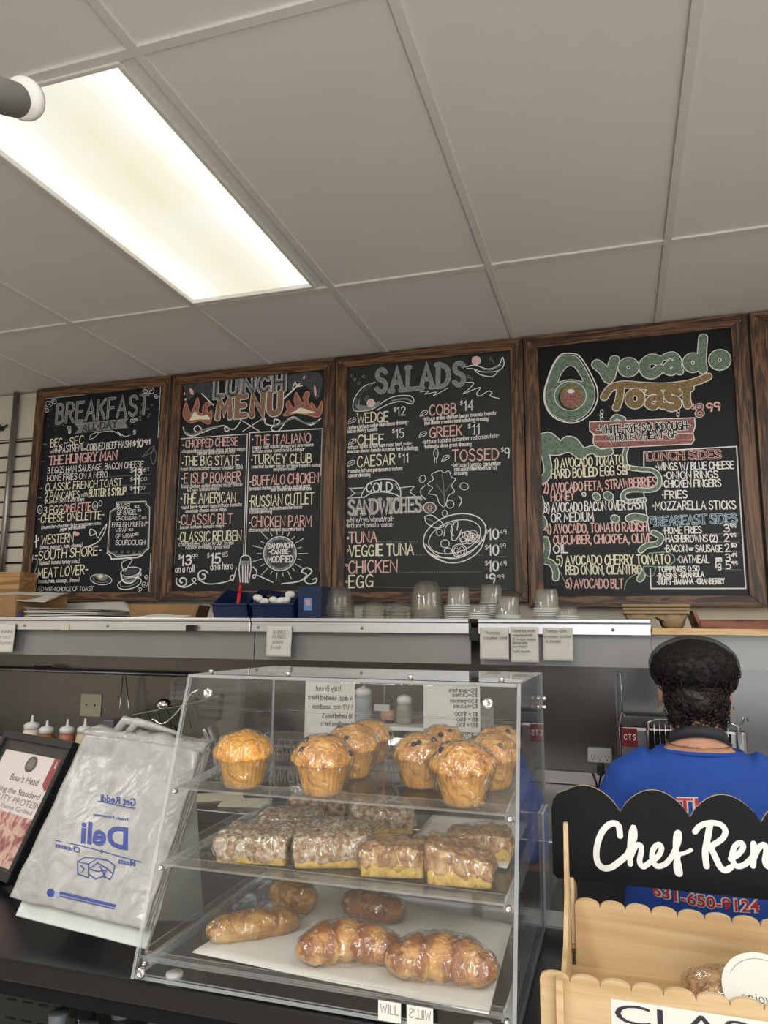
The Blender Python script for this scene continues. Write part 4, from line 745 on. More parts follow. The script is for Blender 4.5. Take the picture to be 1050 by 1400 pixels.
for a in (('1) AVOCADO TOMATO', 136, 690, 430, 672, 38, 'y'), ('HARD BOILED EGG S&P', 122, 735, 460, 716, 38, 'y'), ('2) AVOCADO FETA, STRAWBERRIES', 88, 796, 570, 767, 38, 'p'), ('HONEY', 122, 832, 220, 826, 34, 'p'), ('3) AVOCADO BACON OVER EASY', 92, 880, 520, 864, 38, 'w'), ('OR MEDIUM', 122, 921, 303, 916, 36, 'w'),
          ('4) AVOCADO, TOMATO RADISH', 98, 970, 530, 960, 38, 'p'), ('CUCUMBER, CHICKPEA, OLIVE', 132, 1016, 552, 1008, 36, 'p'), ('OIL', 132, 1055, 190, 1053, 34, 'w'), ('5) AVOCADO CHERRY TOMATO', 145, 1105, 630, 1099, 38, 'y'), ('RED ONION, CILANTRO', 185, 1145, 508, 1142, 36, 'y'), ('6) AVOCADO BLT', 185, 1203, 430, 1204, 38, 'p')): B.text(*a, w=.0052)
B.curves('side_box', [([(518, 798), (540, 960)], 4, 'w', ''), ([(518, 690), (518, 620), (915, 597), (955, 1205), (548, 1205), (545, 1120)], 5, 'w', '')])
B.text('LUNCH SIDES', 532, 656, 848, 648, 34, out=[('p', .0085, 0), ('k', .0035, 0)], serif=True, jit=.2)
B.text('BREAKFAST SIDES', 550, 936, 916, 922, 36, out=[('b', .0085, 0), ('k', .003, 0)], serif=True, jit=.2)
for a in (('*WINGS W/ BLUE CHEESE', 570, 699, 902, 692, 30), ('*ONION RINGS', 605, 736, 835, 732, 30), ('*CHICKEN FINGERS', 597, 773, 848, 768, 30), ('*FRIES', 597, 820, 703, 818, 32), ('*MOZZARELLA STICKS', 557, 868, 912, 865, 34), ('*HOME FRIES', 600, 971, 765, 968, 28), ('*HASHBROWNS (2)', 605, 1006, 833, 1005, 28), ('*BACON', 607, 1048, 702, 1048, 28), ('or', 712, 1042, 730, 1042, 16), ('SAUSAGE', 740, 1048, 853, 1048, 28), ('*OATMEAL', 660, 1095, 797, 1095, 30),
          ('TOPPINGS 0.50', 580, 1135, 755, 1130, 22), ('-RAISINS -GRANOLA', 575, 1162, 775, 1155, 20), ('-NUTS -BANANA -CRANBERRY', 575, 1188, 863, 1185, 22), ('3', 862, 964, 884, 963, 32), ('99', 888, 944, 912, 943, 14), ('2', 862, 1004, 884, 1003, 32), ('99', 888, 984, 912, 983, 14), ('2', 866, 1048, 886, 1047, 32), ('50', 892, 1028, 914, 1027, 14), ('3', 868, 1088, 888, 1087, 30), ('49', 894, 1070, 916, 1069, 14), ('5', 870, 1122, 890, 1121, 30), ('99', 896, 1104, 918, 1103, 14), ('sm', 826, 1090, 850, 1089, 22), ('lg', 826, 1118, 848, 1117, 26)): B.text(*a, w=.0046)
B.curves('dotted_rule', dots(770, 972, 930, 970, 11) + dots(836, 1006, 930, 1008, 11) + dots(856, 1048, 935, 1050, 11) + dots(850, 1122, 940, 1126, 11))
# ---- next board, only its left edge in view
B = Board(0.562, 1.45, BZ0 - 0.05, (715, 420, 3.134), 'menu_board', 'wood-framed chalkboard cut off by the right edge, only its dark stile showing', GRP, 0.075, 0.06)
# ================================================================ back of the shop: shelf, stainless wall, back counter
SH = 1.543; SY = 2.60; SWY = 3.19
struct(MB().box(X0 + 0.01, X1 - 0.01, SWY, WY - 0.001, 0.0, 1.50).build('trim_2', [M['steel']]))
mb = MB(); 
for x in (-2.05, -0.02, 1.2): mb.box(x - 0.0015, x + 0.0015, SWY - 0.002, SWY, 0.9, 1.49)
struct(mb.build('trim_3', [M['greymetal']]))
def shelf(name, x0, x1, label, cat):
    t = thing(name, label, cat, ((x0 + x1) / 2, WY, 1.40))
    MB().box(x0, x1, SY + 0.004, WY - 0.002, SH - 0.010, SH).build('deck', [M['steel_h']], t)
    mb = MB(); mb.box(x0, x1, SY - 0.012, SY + 0.003, SH - 0.013, SH + 0.001); mb.build('lip', [M['alu']], t, bevel=0.003)
    MB().box(x0, x1, SY - 0.006, SY + 0.004, SH - 0.052, SH - 0.014).build('edge_band', [M['alu']], t, bevel=0.002)
    MB().box(x0, x1, SY + 0.03, SY + 0.045, 1.386, SH - 0.012).build('valance', [M['valance']], t)
    for k in range(int((x1 - x0) / 0.42) + 1):
        x = x0 + 0.03 + 0.42 * k
        if x < x1: MB().lathe([(0.006, 0), (0.005, 0.003), (0, 0.004)], 10, (x, SY - 0.006, SH - 0.034), 0, Matrix.Rotation(PI / 2, 3, 'X')).build('rivet', [M['greymetal']], t)
    return t
xa = at(344, 850, SY).x; xb = at(641, 850, SY).x; xc = at(654, 850, SY).x; xd = at(890, 857, SY).x
shelf('wall_shelf', X0 + 0.05, xa - 0.002, 'long brushed metal shelf under the menus on the left, newspaper and cardboard on it', 'shelf')
shelf('wall_shelf', xa + 0.002, xb, 'brushed metal shelf section under the menus holding the blue bins and domed lids', 'shelf')
shelf('wall_shelf', xc, xd, 'brushed metal shelf section under the menus holding three stacks of cups', 'shelf')
tag(MB().box(xb + 0.001, xc - 0.001, SY + 0.0, WY - 0.002, SH - 0.075, SH - 0.03).build('shelf_joint', [M['blackp']]), 'black joint in the gap between two metal shelf sections', 'joint')
t = thing('pine_shelf', 'raw pine plank shelf at the far right holding the egg carton and wooden tray', 'shelf', (1.2, WY, 1.386))
MB().box(xd + 0.001, X1 - 0.01, SY - 0.03, WY - 0.002, 1.494, 1.516).build('plank', [M['pine']], t, bevel=0.002)
MB().box(xd + 0.001, X1 - 0.01, SY + 0.03, SY + 0.045, 1.386, 1.493).build('valance', [M['valance']], t)
a = at(265, 858, SY - 0.012); tag(MB().box(a.x - 0.03, a.x + 0.014, SY - 0.024, SY - 0.0065, a.z - 0.014, a.z + 0.01).build('shelf_clip', [M['blackp']], bevel=0.002), 'black clip stuck on the metal shelf edge', 'clip')
a = at(88, 858, SY - 0.012); tag(MB().box(a.x - 0.02, a.x + 0.02, SY - 0.0085, SY - 0.0062, a.z - 0.011, a.z + 0.011).build('price_tag', [M['cream']]), 'small yellowed price tag on the metal shelf edge at the left', 'price tag')
# notes taped to the shelf edge
def note(px0, px1, v0, v1, y, label, lines, grp='handwritten notes taped to the shelf edge', ink='ink_g', sway=0.0):
    a = at(px0, v0, y); b = at(px1, v1, y); w = b.x - a.x; h = a.z - b.z
    t = thing('paper_note', label, 'note', ((a.x + b.x) / 2, y, b.z), grp)
    mb = MB(); vs = []; fs = []; nx, nz = 8, 12
    for j in range(nz + 1):
        for i in range(nx + 1):
            u, v = i / nx, j / nz
            vs.append((a.x + w * u + sway * v * 0.01, y - 0.004 * v * v + 0.0025 * fbm((u * 2, v * 2, px0), 1), a.z - h * v))
    for j in range(nz):
        for i in range(nx): k = j * (nx + 1) + i; fs.append((k, k + nx + 1, k + nx + 2, k + 1))
    mb.add(vs, fs, 0, True); o = mb.build('sheet', [M['paper']], t)
    so = o.modifiers.new('s', 'SOLIDIFY'); so.thickness = 0.0006; so.offset = 1
    for k, (tx, u0, u1, v, hh) in enumerate(lines):
        mb = MB(); write(mb, tx, (a.x + w * u0, y - 0.0085, a.z - h * v), (w * (u1 - u0), 0, 0.001), (0, 0, h * hh), NB, 0.0016, 0, 0.4)
        mb.build('handwriting', [M[ink]], t)
    return t
yn = SY - 0.0125
note(-22, 18, 853, 892, yn, 'handwritten note on the shelf edge at the far left, cut by the picture edge', [('baked', .62, .95, .3, .1), ('roll', .6, .9, .5, .1), ('tuna', .6, .95, .7, .1)])
note(365, 398, 856, 898, yn, 'single white note hanging under the blue bins', [('8-BEC', .3, .8, .25, .1), ('10-BEC', .25, .8, .4, .1), ('plain', .3, .7, .56, .1), ('3 roll', .2, .6, .74, .1)])
note(656, 696, 858, 902, yn, 'left of the three white notes hanging side by side under the cups', [('Thursday', .2, .7, .2, .08), ('Cucumber Salad', .15, .95, .36, .09)])
note(698, 737, 857, 906, yn, 'middle one of the three white notes under the cups, with most writing', [('Catering order', .1, .9, .14, .07), ('wraps-heroes-rolls', .1, .8, .26, .06), ('2 trays salad', .1, .9, .38, .06), ('lettuce onion', .1, .6, .48, .06), ('no mayo', .1, .6, .58, .06), ('call back', .1, .7, .72, .06)])
note(742, 784, 858, 904, yn, 'right of the three white notes under the cups, beside the bright band', [('Turkey Chili', .1, .8, .14, .08), ('chicken cutlet', .05, .95, .3, .07), ('6 soups', .1, .6, .44, .07)])
# ---- things on the shelf, left to right
def tray_box(name, c, sx, sy, h, th, rz, mat, label, cat, flare=0.02):
    t = thing(name, label, cat, c)
    R = Matrix.Rotation(rz, 3, 'Z'); c = Vector(c); P = lambda x, y, z: c + R @ Vector((x, y, z))
    MB().slab([P(-sx, -sy, 0), P(sx, -sy, 0), P(sx, sy, 0), P(-sx, sy, 0)], (0, 0, th)).build('bottom', [mat], t)
    for (ax, ay, bx_, by_) in ((-1, -1, 1, -1), (1, -1, 1, 1), (1, 1, -1, 1), (-1, 1, -1, -1)):
        n = Vector(((ax + bx_) / 2, (ay + by_) / 2, 0)); o = R @ n * flare; i = R @ n * (-th)
        a, b = P(ax * sx, ay * sy, th), P(bx_ * sx, by_ * sy, th)
        MB().slab([a, b, b + o + Vector((0, 0, h)), a + o + Vector((0, 0, h))], i).build('side', [mat], t)
    return t
a = at(10, 810, 3.0)
tag(MB().box(at(-40, 800, 3.05).x, at(26, 800, 3.05).x, 3.05, 3.17, SH, at(10, 782, 3.05).z).build('wooden_box', [M['tan']], bevel=0.003), 'tan wooden box standing on the shelf at the far left edge', 'box')
ca = at(32, 832, 2.78)
t = tray_box('cardboard_tray', (ca.x - 0.11, 2.84, SH), 0.18, 0.14, at(40, 815, 2.72).z - SH, 0.006, -0.12, M['card'], 'cardboard box tray with a small blue stamp, under a white paper at far left', 'box', 0.006)
a = at(27, 840, 2.70); MB().box(a.x - 0.014, a.x + 0.014, 2.695, 2.697, a.z - 0.016, a.z + 0.016).build('stamp', [M['blue_ink']], t)
zt = at(40, 812, 2.80).z
def sheet(name, pts, h, mat, label, cat, amp=0.01, nx=14, seed=0.0, th=0.0012, curl=None):
    """paper lying loosely over what is under it: pts are its four corners"""
    A, Bq, C_, D = [Vector(p) for p in pts]; vs = []; fs = []
    for j in range(nx + 1):
        for i in range(nx + 1):
            u, v = i / nx, j / nx; p = A.lerp(Bq, u).lerp(D.lerp(C_, u), v)
            p.z += amp * fbm((u * 1.6 + seed, v * 1.6, seed), 1) + (curl(u, v) if curl else 0); vs.append(p)
    for j in range(nx):
        for i in range(nx): k = j * (nx + 1) + i; fs.append((k, k + 1, k + nx + 2, k + nx + 1))
    mb = MB(); mb.add(vs, fs, 0, True); o = mb.build(name, [mat])
    s_ = o.modifiers.new('s', 'SOLIDIFY'); s_.thickness = th; s_.offset = 1
    return tag(o, label, cat) if label else o
sheet('paper_sheet', [at(-30, 818, 2.70), at(62, 823, 2.66), at(95, 810, 2.98), at(-10, 808, 3.0)], 0, M['paper'], 'large white paper lying over the cardboard box at the far left', 'paper', 0.012, seed=3.3)
ns = thing('newspaper_stack', 'folded grey newspaper lying on the metal shelf, edge hanging over', 'newspaper', (at(88, 846, 2.66).x, 2.75, SH))
xl, xr = at(40, 846, 2.62).x, at(142, 846, 2.62).x
for k in range(5):
    o = sheet('page', [(xl + 0.012 * (k % 2), 2.592 - 0.002 * k, SH + 0.004 + 0.0085 * k), (xr - 0.01 * (k % 3), 2.592, SH + 0.003 + 0.007 * k), (xr - 0.01, 2.86, SH + 0.003 + 0.007 * k), (xl + 0.03, 2.86, SH + 0.004 + 0.0085 * k)], 0, m_plain('newsprint', (206, 204, 198) if k < 3 else (142, 142, 140), 0.9, var=0.16 if k >= 3 else 0.04, scale=30), None, None, 0.003, 10, k * 1.7, 0.004)
    w_ = o.location.copy(); o.parent = ns; o.location = w_ - ns.location
sheet('paper_sheet', [at(100, 848, 2.9), at(205, 848, 2.72), at(170, 822, 3.08), at(62, 826, 3.1)], 0, M['paper'], 'wide blank white paper spread on the shelf behind the newspaper', 'paper', 0.004, seed=8.1)
ca = at(234, 838, 2.8)
tray_box('cardboard_tray', (ca.x - 0.005, 2.80, SH), 0.135, 0.11, 0.052, 0.005, 0.32, M['card'], 'open cardboard carton tray on the shelf left of the blue bins', 'box', 0.014)
sheet('paper_sheet', [at(178, 844, 2.64), at(222, 847, 2.61), at(262, 842, 2.64), at(215, 840, 2.68)], 0, M['paper'], 'white paper corner poking from beneath the open cardboard tray', 'paper', 0.002, seed=1.2)
p = at(222, 831, 2.80); tag(MB().lathe([(0, 0), (0.035, 0), (0.036, 0.004), (0.03, 0.016), (0.0, 0.018)], 24, (p.x, p.y, SH + 0.0055)).build('metal_lid', [M['chrome']]), 'small shiny metal lid lying inside the open cardboard tray', 'lid')
def stack_bin(x0, x1, label):
    y0, y1 = 2.66, 2.93; z0 = SH; h = 0.118
    t = thing('storage_bin', label, 'bin', ((x0 + x1) / 2, (y0 + y1) / 2, z0), 'blue plastic bins on the shelf')
    th = 0.004; ym = y0 + 0.09
    MB().box(x0, x1, y0, y1, z0, z0 + th).build('bottom', [M['bin']], t)
    MB().box(x0, x1, y1 - th, y1, z0 + th, z0 + h).build('back', [M['bin']], t)
    MB().slab([(x0, y0, z0 + th), (x1, y0, z0 + th), (x1, y0 - 0.02, z0 + 0.055), (x0, y0 - 0.02, z0 + 0.055)], (0, th, 0)).build('front', [M['bin']], t)
    for x in (x0, x1 - th):
        MB().prism([(y0, th), (y0 - 0.02, 0.055), (ym, h), (y1 - th, h), (y1 - th, th)], lambda a, b, x=x: Vector((x, a, z0 + b)), (th, 0, 0)).build('side', [M['bin']], t)
    MB().box(x0 - 0.004, x1 + 0.004, y0 - 0.027, y0 - 0.017, z0 + 0.05, z0 + 0.060).build('rim', [M['bin']], t, bevel=0.002)
    return t
bA = (at(296, 840, 2.68).x, at(343, 840, 2.68).x); bB = (at(349, 840, 2.68).x, at(405, 840, 2.68).x); bC = (at(409, 840, 2.68).x, at(440, 840, 2.68).x)
stack_bin(*bA, 'blue bin with a red marker standing in it, left of the bin of white packets')
stack_bin(*bB, 'blue bin heaped with white egg-shaped packets, middle of the three')
t = thing('storage_bin', 'blue bin turned side-on with a small picture label, right of the white packets', 'bin', (sum(bC) / 2, 2.8, SH), 'blue plastic bins on the shelf')
x0, x1 = bC
MB().box(x0, x1, 2.67, 2.674, SH, SH + 0.125).build('side', [M['bin']], t, bevel=0.001); MB().box(x0, x1, 2.926, 2.93, SH, SH + 0.125).build('side', [M['bin']], t)
MB().box(x0, x1, 2.675, 2.925, SH, SH + 0.004).build('bottom', [M['bin']], t); MB().box(x1 - 0.004, x1, 2.675, 2.925, SH + 0.005, SH + 0.125).build('back', [M['bin']], t); MB().box(x0, x0 + 0.004, 2.675, 2.925, SH + 0.005, SH + 0.055).build('front', [M['bin']], t)
a = at(421, 826, 2.668); l = MB().box(a.x - 0.017, a.x + 0.017, 2.6675, 2.6695, a.z - 0.024, a.z + 0.024).build('label', [m_plain('label_blue', (96, 140, 196), 0.4)], t)
MB().box(a.x - 0.010, a.x + 0.010, 2.6670, 2.6674, a.z - 0.006, a.z + 0.018).build('picture', [m_plain('label_red', (206, 150, 146), 0.5, var=0.3, scale=120)], l)
a = at(328, 814, 2.75)
t = thing('marker_pen', 'red marker pen standing upright among dark clips in the blue bin', 'pen', (a.x, 2.75, SH + 0.005))
MB().tube([(a.x - 0.012, 2.75, SH + 0.008), (a.x - 0.002, 2.75, a.z + 0.01)], 0.008, 12).build('barrel', [M['redpl']], t)
MB().tube([(a.x - 0.002, 2.75, a.z + 0.0102), (a.x + 0.003, 2.75, a.z + 0.05)], [0.0075, 0.005], 12).build('cap', [M['redpl']], t)
for k, (u, v) in enumerate(((302, 832), (310, 827), (318, 829))):
    a = at(u, v, 2.73); mb = MB()
    mb.tube([(a.x - 0.025, 2.71, a.z - 0.01), (a.x, 2.74, a.z), (a.x + 0.025, 2.72, a.z - 0.008), (a.x + 0.02, 2.76, a.z - 0.012), (a.x - 0.015, 2.77, a.z - 0.015), (a.x - 0.025, 2.71, a.z - 0.01)], 0.006, 8)
    tag(mb.build('binder_clip', [M['blackp'] if k else M['greymetal']]), ['grey metal clip at the left end of the marker bin', 'black clip second from left in the marker bin', 'black clip right beside the red marker'][k], 'clip', 'clips in the blue bin')
for k, (u, v) in enumerate(((353, 818), (361, 823), (375, 821), (384, 822), (391, 821), (397, 813))):
    a = at(u, v, 2.69 + 0.012 * (k % 3)); mb = MB(); r = random.Random(k)
    Rm = Matrix.Rotation(r.uniform(-0.5, 0.5), 3, 'Y') @ Matrix.Rotation(r.uniform(-0.6, 0.6), 3, 'Z')
    mb.blob(a, (0.021, 0.018, 0.0155), 3, 0, lambda p, n: p * (1 + 0.10 * noise.noise(n * 1.7 + Vector((k, 0, 0)))), Rm)
    tag(mb.build('sauce_packet', [M['white'] if k != 5 else M['paint']]), ['leftmost white egg-shaped packet heaped in the blue bin', 'white packet second from left in the blue bin', 'big white packet in the middle of the heap', 'white packet just right of the middle of the heap', 'white packet at the right end of the heap in the bin', 'topmost white packet standing over the heap in the bin'][k], 'packet', 'white packets in the blue bin')
a = at(368, 816, 2.75); tag(MB().blob(a, (0.02, 0.016, 0.014), 2).build('ink_pad', [M['blackp']]), 'black lump between white packets in the blue bin', 'pad')
# clear domed lids and cups
def dome(r, h):
    return [(r, 0), (r + 0.003, 0.003), (r + 0.003, 0.006), (r * 0.99, 0.008), (r * 0.97, h * 0.4), (r * 0.86, h * 0.72), (r * 0.62, h * 0.93), (r * 0.3, h * 0.99), (0, h)]
def shell(prof, t=0.0008):
    return prof
def make_lid(r, h, name, label, group):
    t = thing(name, label, 'lid', (0, 0, 0), group)
    MB().lathe(dome(r, h), 32).build('dome', [M['domecl']], t, local=True)
    MB().tube([Vector(((r + 0.004) * math.cos(2 * PI * k / 32), (r + 0.004) * math.sin(2 * PI * k / 32), 0.004)) for k in range(32)], 0.0022, 6, True).build('rim', [M['cupcl']], t, local=True)
    return t
def make_cup(r0, r1, h, label, group, flip=True):
    t = thing('plastic_cup', label, 'cup', (0, 0, 0), group)
    pr = [(r1, 0), (r1 - 0.002, 0.010), (r0 + 0.003, h - 0.006), (r0, h), (0, h + 0.0002)]
    MB().lathe(pr, 28).build('body', [M['cupcl']], t, local=True)
    MB().tube([Vector(((r1 + 0.001) * math.cos(2 * PI * k / 28), (r1 + 0.001) * math.sin(2 * PI * k / 28), 0.003)) for k in range(28)], 0.0026, 6, True).build('rim', [M['white']], t, local=True)
    return t
def stack(proto, x, y, n, dz, where, group, jx=0.0015):
    for k in range(n):
        pos = 'topmost' if k == n - 1 else (ORD[n - 1 - k] + ' from the top')
        lab = pos + ' ' + where
        o = proto if (k == 0 and not proto.get('_used')) else dup(proto, (0, 0, 0))
        proto['_used'] = 1
        o.location = (x + random.uniform(-jx, jx), y + random.uniform(-jx, jx), SH + 0.0005 + dz * k); o['label'] = lab; o['group'] = group
        if '_used' in o and o is not proto: del o['_used']
    return
yy = 2.78
def cx(u): return at(u, 840, yy).x
P1 = make_lid(0.062, 0.088, 'dome_lid', '', '')
hD = at(462, 801, yy).z - SH; stack(P1, cx(462), yy, 6, (hD - 0.088) / 5, 'clear domed lid of the short stack beside the blue bin', 'domed lids beside the blue bin')
P2 = make_lid(0.046, 0.040, 'dome_lid', '', '')
for k, u in enumerate((512, 530, 549)):
    for j in range(3):
        o = P2 if (k == 0 and j == 0) else dup(P2, (0, 0, 0)); o.location = (cx(u), yy + (0.105 if k == 1 else 0.0), SH + 0.0005 + 0.0135 * j)
        o['label'] = ['bottom', 'middle', 'top'][j] + ' lid of the ' + ['left', 'middle', 'right'][k] + ' low stack between the two domed lid stacks'; o['group'] = 'low clear lids on the shelf'
P3 = make_lid(0.062, 0.112, 'dome_lid', '', '')
hD = at(584, 794, yy).z - SH; stack(P3, cx(584), yy, 7, (hD - 0.112) / 6, 'clear domed lid of the tallest stack, left of the cups', 'tall domed lids on the shelf')
P4 = make_cup(0.036, 0.046, 0.074, '', '')
for u, v, n, w in ((627, 802, 7, 'clear cup of the stack right of the tall domed lids'), (665, 797, 8, 'clear cup of the tallest cup stack, fifth stack on the shelf'), (695, 815, 5, 'clear cup of the shortest upturned cup stack, right of the tallest'), (748, 805, 7, 'clear cup of the upturned stack standing alone at the right')):
    h = at(u, v, yy).z - SH; stack(P4, cx(u), yy if u != 665 else yy + 0.11, n, (h - 0.076) / (n - 1), w, 'upturned clear cups on the shelf')
P5 = make_cup(0.030, 0.037, 0.036, '', '')
for u, v, n, w in ((655, 827, 3, 'small cup of the low stack in front of the tallest cups'), (776, 833, 2, 'small cup of the pair at the right end of the cups')):
    h = at(u, v, 2.68).z - SH; stack(P5, at(u, 840, 2.68).x, 2.68, n, max(0.008, (h - 0.038) / max(1, n - 1)), w, 'small clear portion cups on the shelf')
for o in (P1, P2, P3, P4, P5):
    if '_used' in o: del o['_used']
# moulded pulp carrier: upside-down stack with a pocketed rim
ex0, ex1 = at(850, 830, 2.72).x, at(943, 830, 2.72).x; ez = 1.517; eh = at(890, 826, 2.72).z - ez
t = thing('pulp_carrier', 'moulded pulp cup carriers stacked on the pine shelf end, greyish brown', 'cup carrier', ((ex0 + ex1) / 2, 2.76, ez))
xm = (ex0 + ex1) / 2; hw = (ex1 - ex0) / 2
for k in range(3):
    zz = ez + eh - 0.012 * (k + 1); MB().box(ex0 + 0.002 * k, ex1 - 0.002 * k, 2.68, 2.86, zz + 0.001, zz + 0.011).build('rim', [M['pulp']], t, bevel=0.003)
zb = ez + eh - 0.037
for sx in (-1, 1):
    for sy in (0, 1):
        c0 = Vector((xm + sx * hw * 0.5, 2.725 + 0.09 * sy, 0)); R0, R1 = 0.046, 0.034
        mb = MB(); mb.lathe([(R1 - 0.006, ez), (R1, ez + 0.006), (R0, zb)], 20, (c0.x, c0.y, 0)); mb.build('pocket', [M['pulp']], t)
MB().prism([(ex0 + 0.012, zb), (ex1 - 0.012, zb), (ex1 - 0.03, ez + 0.018), (xm + 0.03, ez + 0.022), (xm, ez + 0.036), (xm - 0.03, ez + 0.022), (ex0 + 0.03, ez + 0.018)], lambda x, z: Vector((x, 2.69, z)), (0, 0.15, 0)).build('web', [M['pulp']], t)
# reddish wooden tray
wx0 = at(955, 858, 2.70).x
t = thing('wooden_tray', 'reddish brown wooden tray with a slanted end on the pine shelf', 'tray', (wx0 + 0.3, 2.8, 1.5165))
MB().box(wx0, wx0 + 0.7, 2.68, 2.95, 1.5165, 1.524).build('bottom', [M['redwood']], t)
MB().box(wx0 + 0.004, wx0 + 0.7, 2.67, 2.679, 1.5165, at(990, 848, 2.67).z).build('front', [M['redwood']], t, bevel=0.002)
MB().slab([(wx0, 2.68, 1.524), (wx0, 2.95, 1.524), (wx0 - 0.018, 2.95, 1.575), (wx0 - 0.018, 2.68, 1.575)], (0.01, 0, 0.002)).build('end', [M['redwood']], t)
MB().box(wx0 + 0.004, wx0 + 0.7, 2.951, 2.96, 1.5165, 1.55).build('back', [M['redwood']], t)
# ---- back counter
BC = 0.90
t = thing('back_counter', 'stainless steel back counter running along the kitchen wall', 'counter', (-0.8, 2.7, 0))
MB().box(X0 + 0.05, X1 - 0.05, 2.32, SWY - 0.002, BC - 0.04, BC).build('worktop', [M['steel_h']], t, bevel=0.004)
MB().box(X0 + 0.06, X1 - 0.06, 2.36, SWY - 0.002, 0.0, BC - 0.041).build('base', [M['greymetal']], t)
MB().box(X0 + 0.05, X1 - 0.05, SWY - 0.025, SWY - 0.003, BC + 0.0005, BC + 0.05).build('upstand', [M['steel_h']], t, bevel=0.003)
t = thing('utensil_rail', 'grey horizontal rail pipe along the steel wall at the left', 'rail', (-2.6, SWY, 1.28))
MB().tube([(X0 + 0.1, 3.13, 1.292), (at(255, 922, 3.13).x, 3.13, 1.285)], 0.010, 12).build('pipe', [M['greymetal']], t)
for u in (10, 228):
    a = at(u, 914, 3.13); MB().tube([(a.x, 3.13, 1.288), (a.x, SWY - 0.001, 1.288)], 0.007, 10).build('bracket', [M['greymetal']], t)
a = at(58, 910, 3.12); tag(MB().tube([(a.x - 0.05, 3.125, 1.3065), (a.x + 0.05, 3.125, 1.3065)], 0.005, 10).build('ballpoint_pen', [M['blackp']]), 'black pen lying on the grey wall rail', 'pen')
t = thing('wire_rod', 'pair of thin steel rods hanging from the wall rail left of the slicer', 'rod', (at(170, 960, 3.12).x, 3.12, 0.95))
for u0, u1 in ((168, 160), (172, 180)):
    MB().tube([at(u0, 924, 3.12), at(u1, 1010, 3.12)], 0.003, 8).build('rod', [M['chrome']], t)
a, b = at(112, 948, SWY), at(138, 980, SWY)
t = thing('wall_plate', 'cream cover plate with rusty corners on the steel wall', 'cover plate', ((a.x + b.x) / 2, SWY, b.z))
MB().box(a.x, b.x, SWY - 0.006, SWY - 0.0005, b.z, a.z).build('plate', [M['cream']], t, bevel=0.002)
for f in (0.3, 0.7): MB().lathe([(0.005, 0), (0, 0.002)], 10, (a.x + (b.x - a.x) * f, SWY - 0.006, (a.z + b.z) / 2), 0, Matrix.Rotation(PI / 2, 3, 'X')).build('screw', [M['ink']], t)
def wall_note(u0, v0, u1, v1, label, lines):
    a, b = at(u0, v0, SWY - 0.002), at(u1, v1, SWY - 0.002)
    t = thing('paper_note', label, 'note', ((a.x + b.x) / 2, SWY, b.z)); MB().box(a.x, b.x, SWY - 0.002, SWY - 0.0006, b.z, a.z).build('sheet', [m_plain('grey_paper', (196, 196, 192), 0.8)], t)
    for k in range(lines):
        z = a.z - (a.z - b.z) * (0.2 + 0.6 * k / max(1, lines - 1)); mb = MB(); write(mb, 'salt oil', (a.x + 0.012, SWY - 0.0024, z), ((b.x - a.x) * 0.7, 0, 0), (0, 0, 0.012), NB, 0.0018, 0, 0.5); mb.build('handwriting', [M['ink_g']], t)
wall_note(634, 961, 675, 996, 'small grey note on the steel wall behind the price sheet of the case', 3)
wall_note(233, 932, 252, 957, 'small grey note on the steel wall above the slicer', 3)
# bottles
def bottle(name, u, v, y, base, r, label, body, tipc, grp, liquid=None, kind=0):
    top = at(u, v, y); x = top.x; h = top.z - base
    t = thing(name, label, 'bottle', (x, y, base), grp); hb = h * (0.72 if kind == 0 else 0.62)
    MB().lathe([(r * 0.9, 0), (r, 0.006), (r, hb - 0.02), (r * 0.85, hb)], 24, (x, y, base + 0.0005)).build('body', [body], t)
    MB().lathe([(r * 0.9, hb + 0.0008), (r * 0.92, hb + 0.02), (r * 0.6, hb + 0.028), (r * 0.2, hb + 0.032), (0.004, h - 0.002), (0.0, h)], 20, (x, y, base)).build('nozzle_cap', [tipc], t)
    if liquid: MB().lathe([(r * 1.012, hb * 0.2), (r * 1.012, hb * 0.72)], 24, (x, y, base)).build('label_band', [liquid], t)
    return t
gq = 'squeeze bottles behind the sign'
cr = m_plain('mayo', (226, 216, 190), 0.4); am = m_plain('amber_sauce', (150, 96, 44), 0.35); rd = m_plain('russian_sauce', (176, 104, 80), 0.4); yl = m_plain('pale_sauce', (206, 194, 150), 0.4)
bottle('squeeze_bottle', 45, 977, 2.75, BC, 0.036, 'cream squeeze bottle, leftmost behind the framed sign', cr, M['white'], gq)
bottle('squeeze_bottle', 65, 984, 2.75, BC, 0.034, 'amber brown squeeze bottle, second from left behind the framed sign', am, M['white'], gq)
bottle('squeeze_bottle', 93, 983, 2.75, BC, 0.034, 'pinkish orange squeeze bottle, third from left behind the framed sign', rd, M['white'], gq)
bottle('squeeze_bottle', 117, 982, 2.75, BC, 0.034, 'pale yellow squeeze bottle nearest the plastic bags', yl, M['white'], gq)
t = thing('wall_ledge', 'white ledge on the steel wall holding bottles behind the pastry case', 'ledge', (-0.85, SWY, 1.12))
lx0, lx1 = at(484, 985, 2.75).x - 0.05, at(585, 988, 2.75).x + 0.03
MB().box(lx0, lx1, 2.66, SWY - 0.002, 1.142, 1.157).build('deck', [M['white']], t, bevel=0.002)
for x in (lx0 + 0.03, lx1 - 0.03): MB().slab([(x, SWY - 0.003, 1.04), (x, SWY - 0.003, 1.1415), (x, 2.8, 1.1415)], (0.004, 0, 0)).build('bracket', [M['greymetal']], t)
gb_ = 'bottles on the white ledge'
cl = m_plain('clear_bottle', (160, 166, 170), 0.25); cm = M['white']
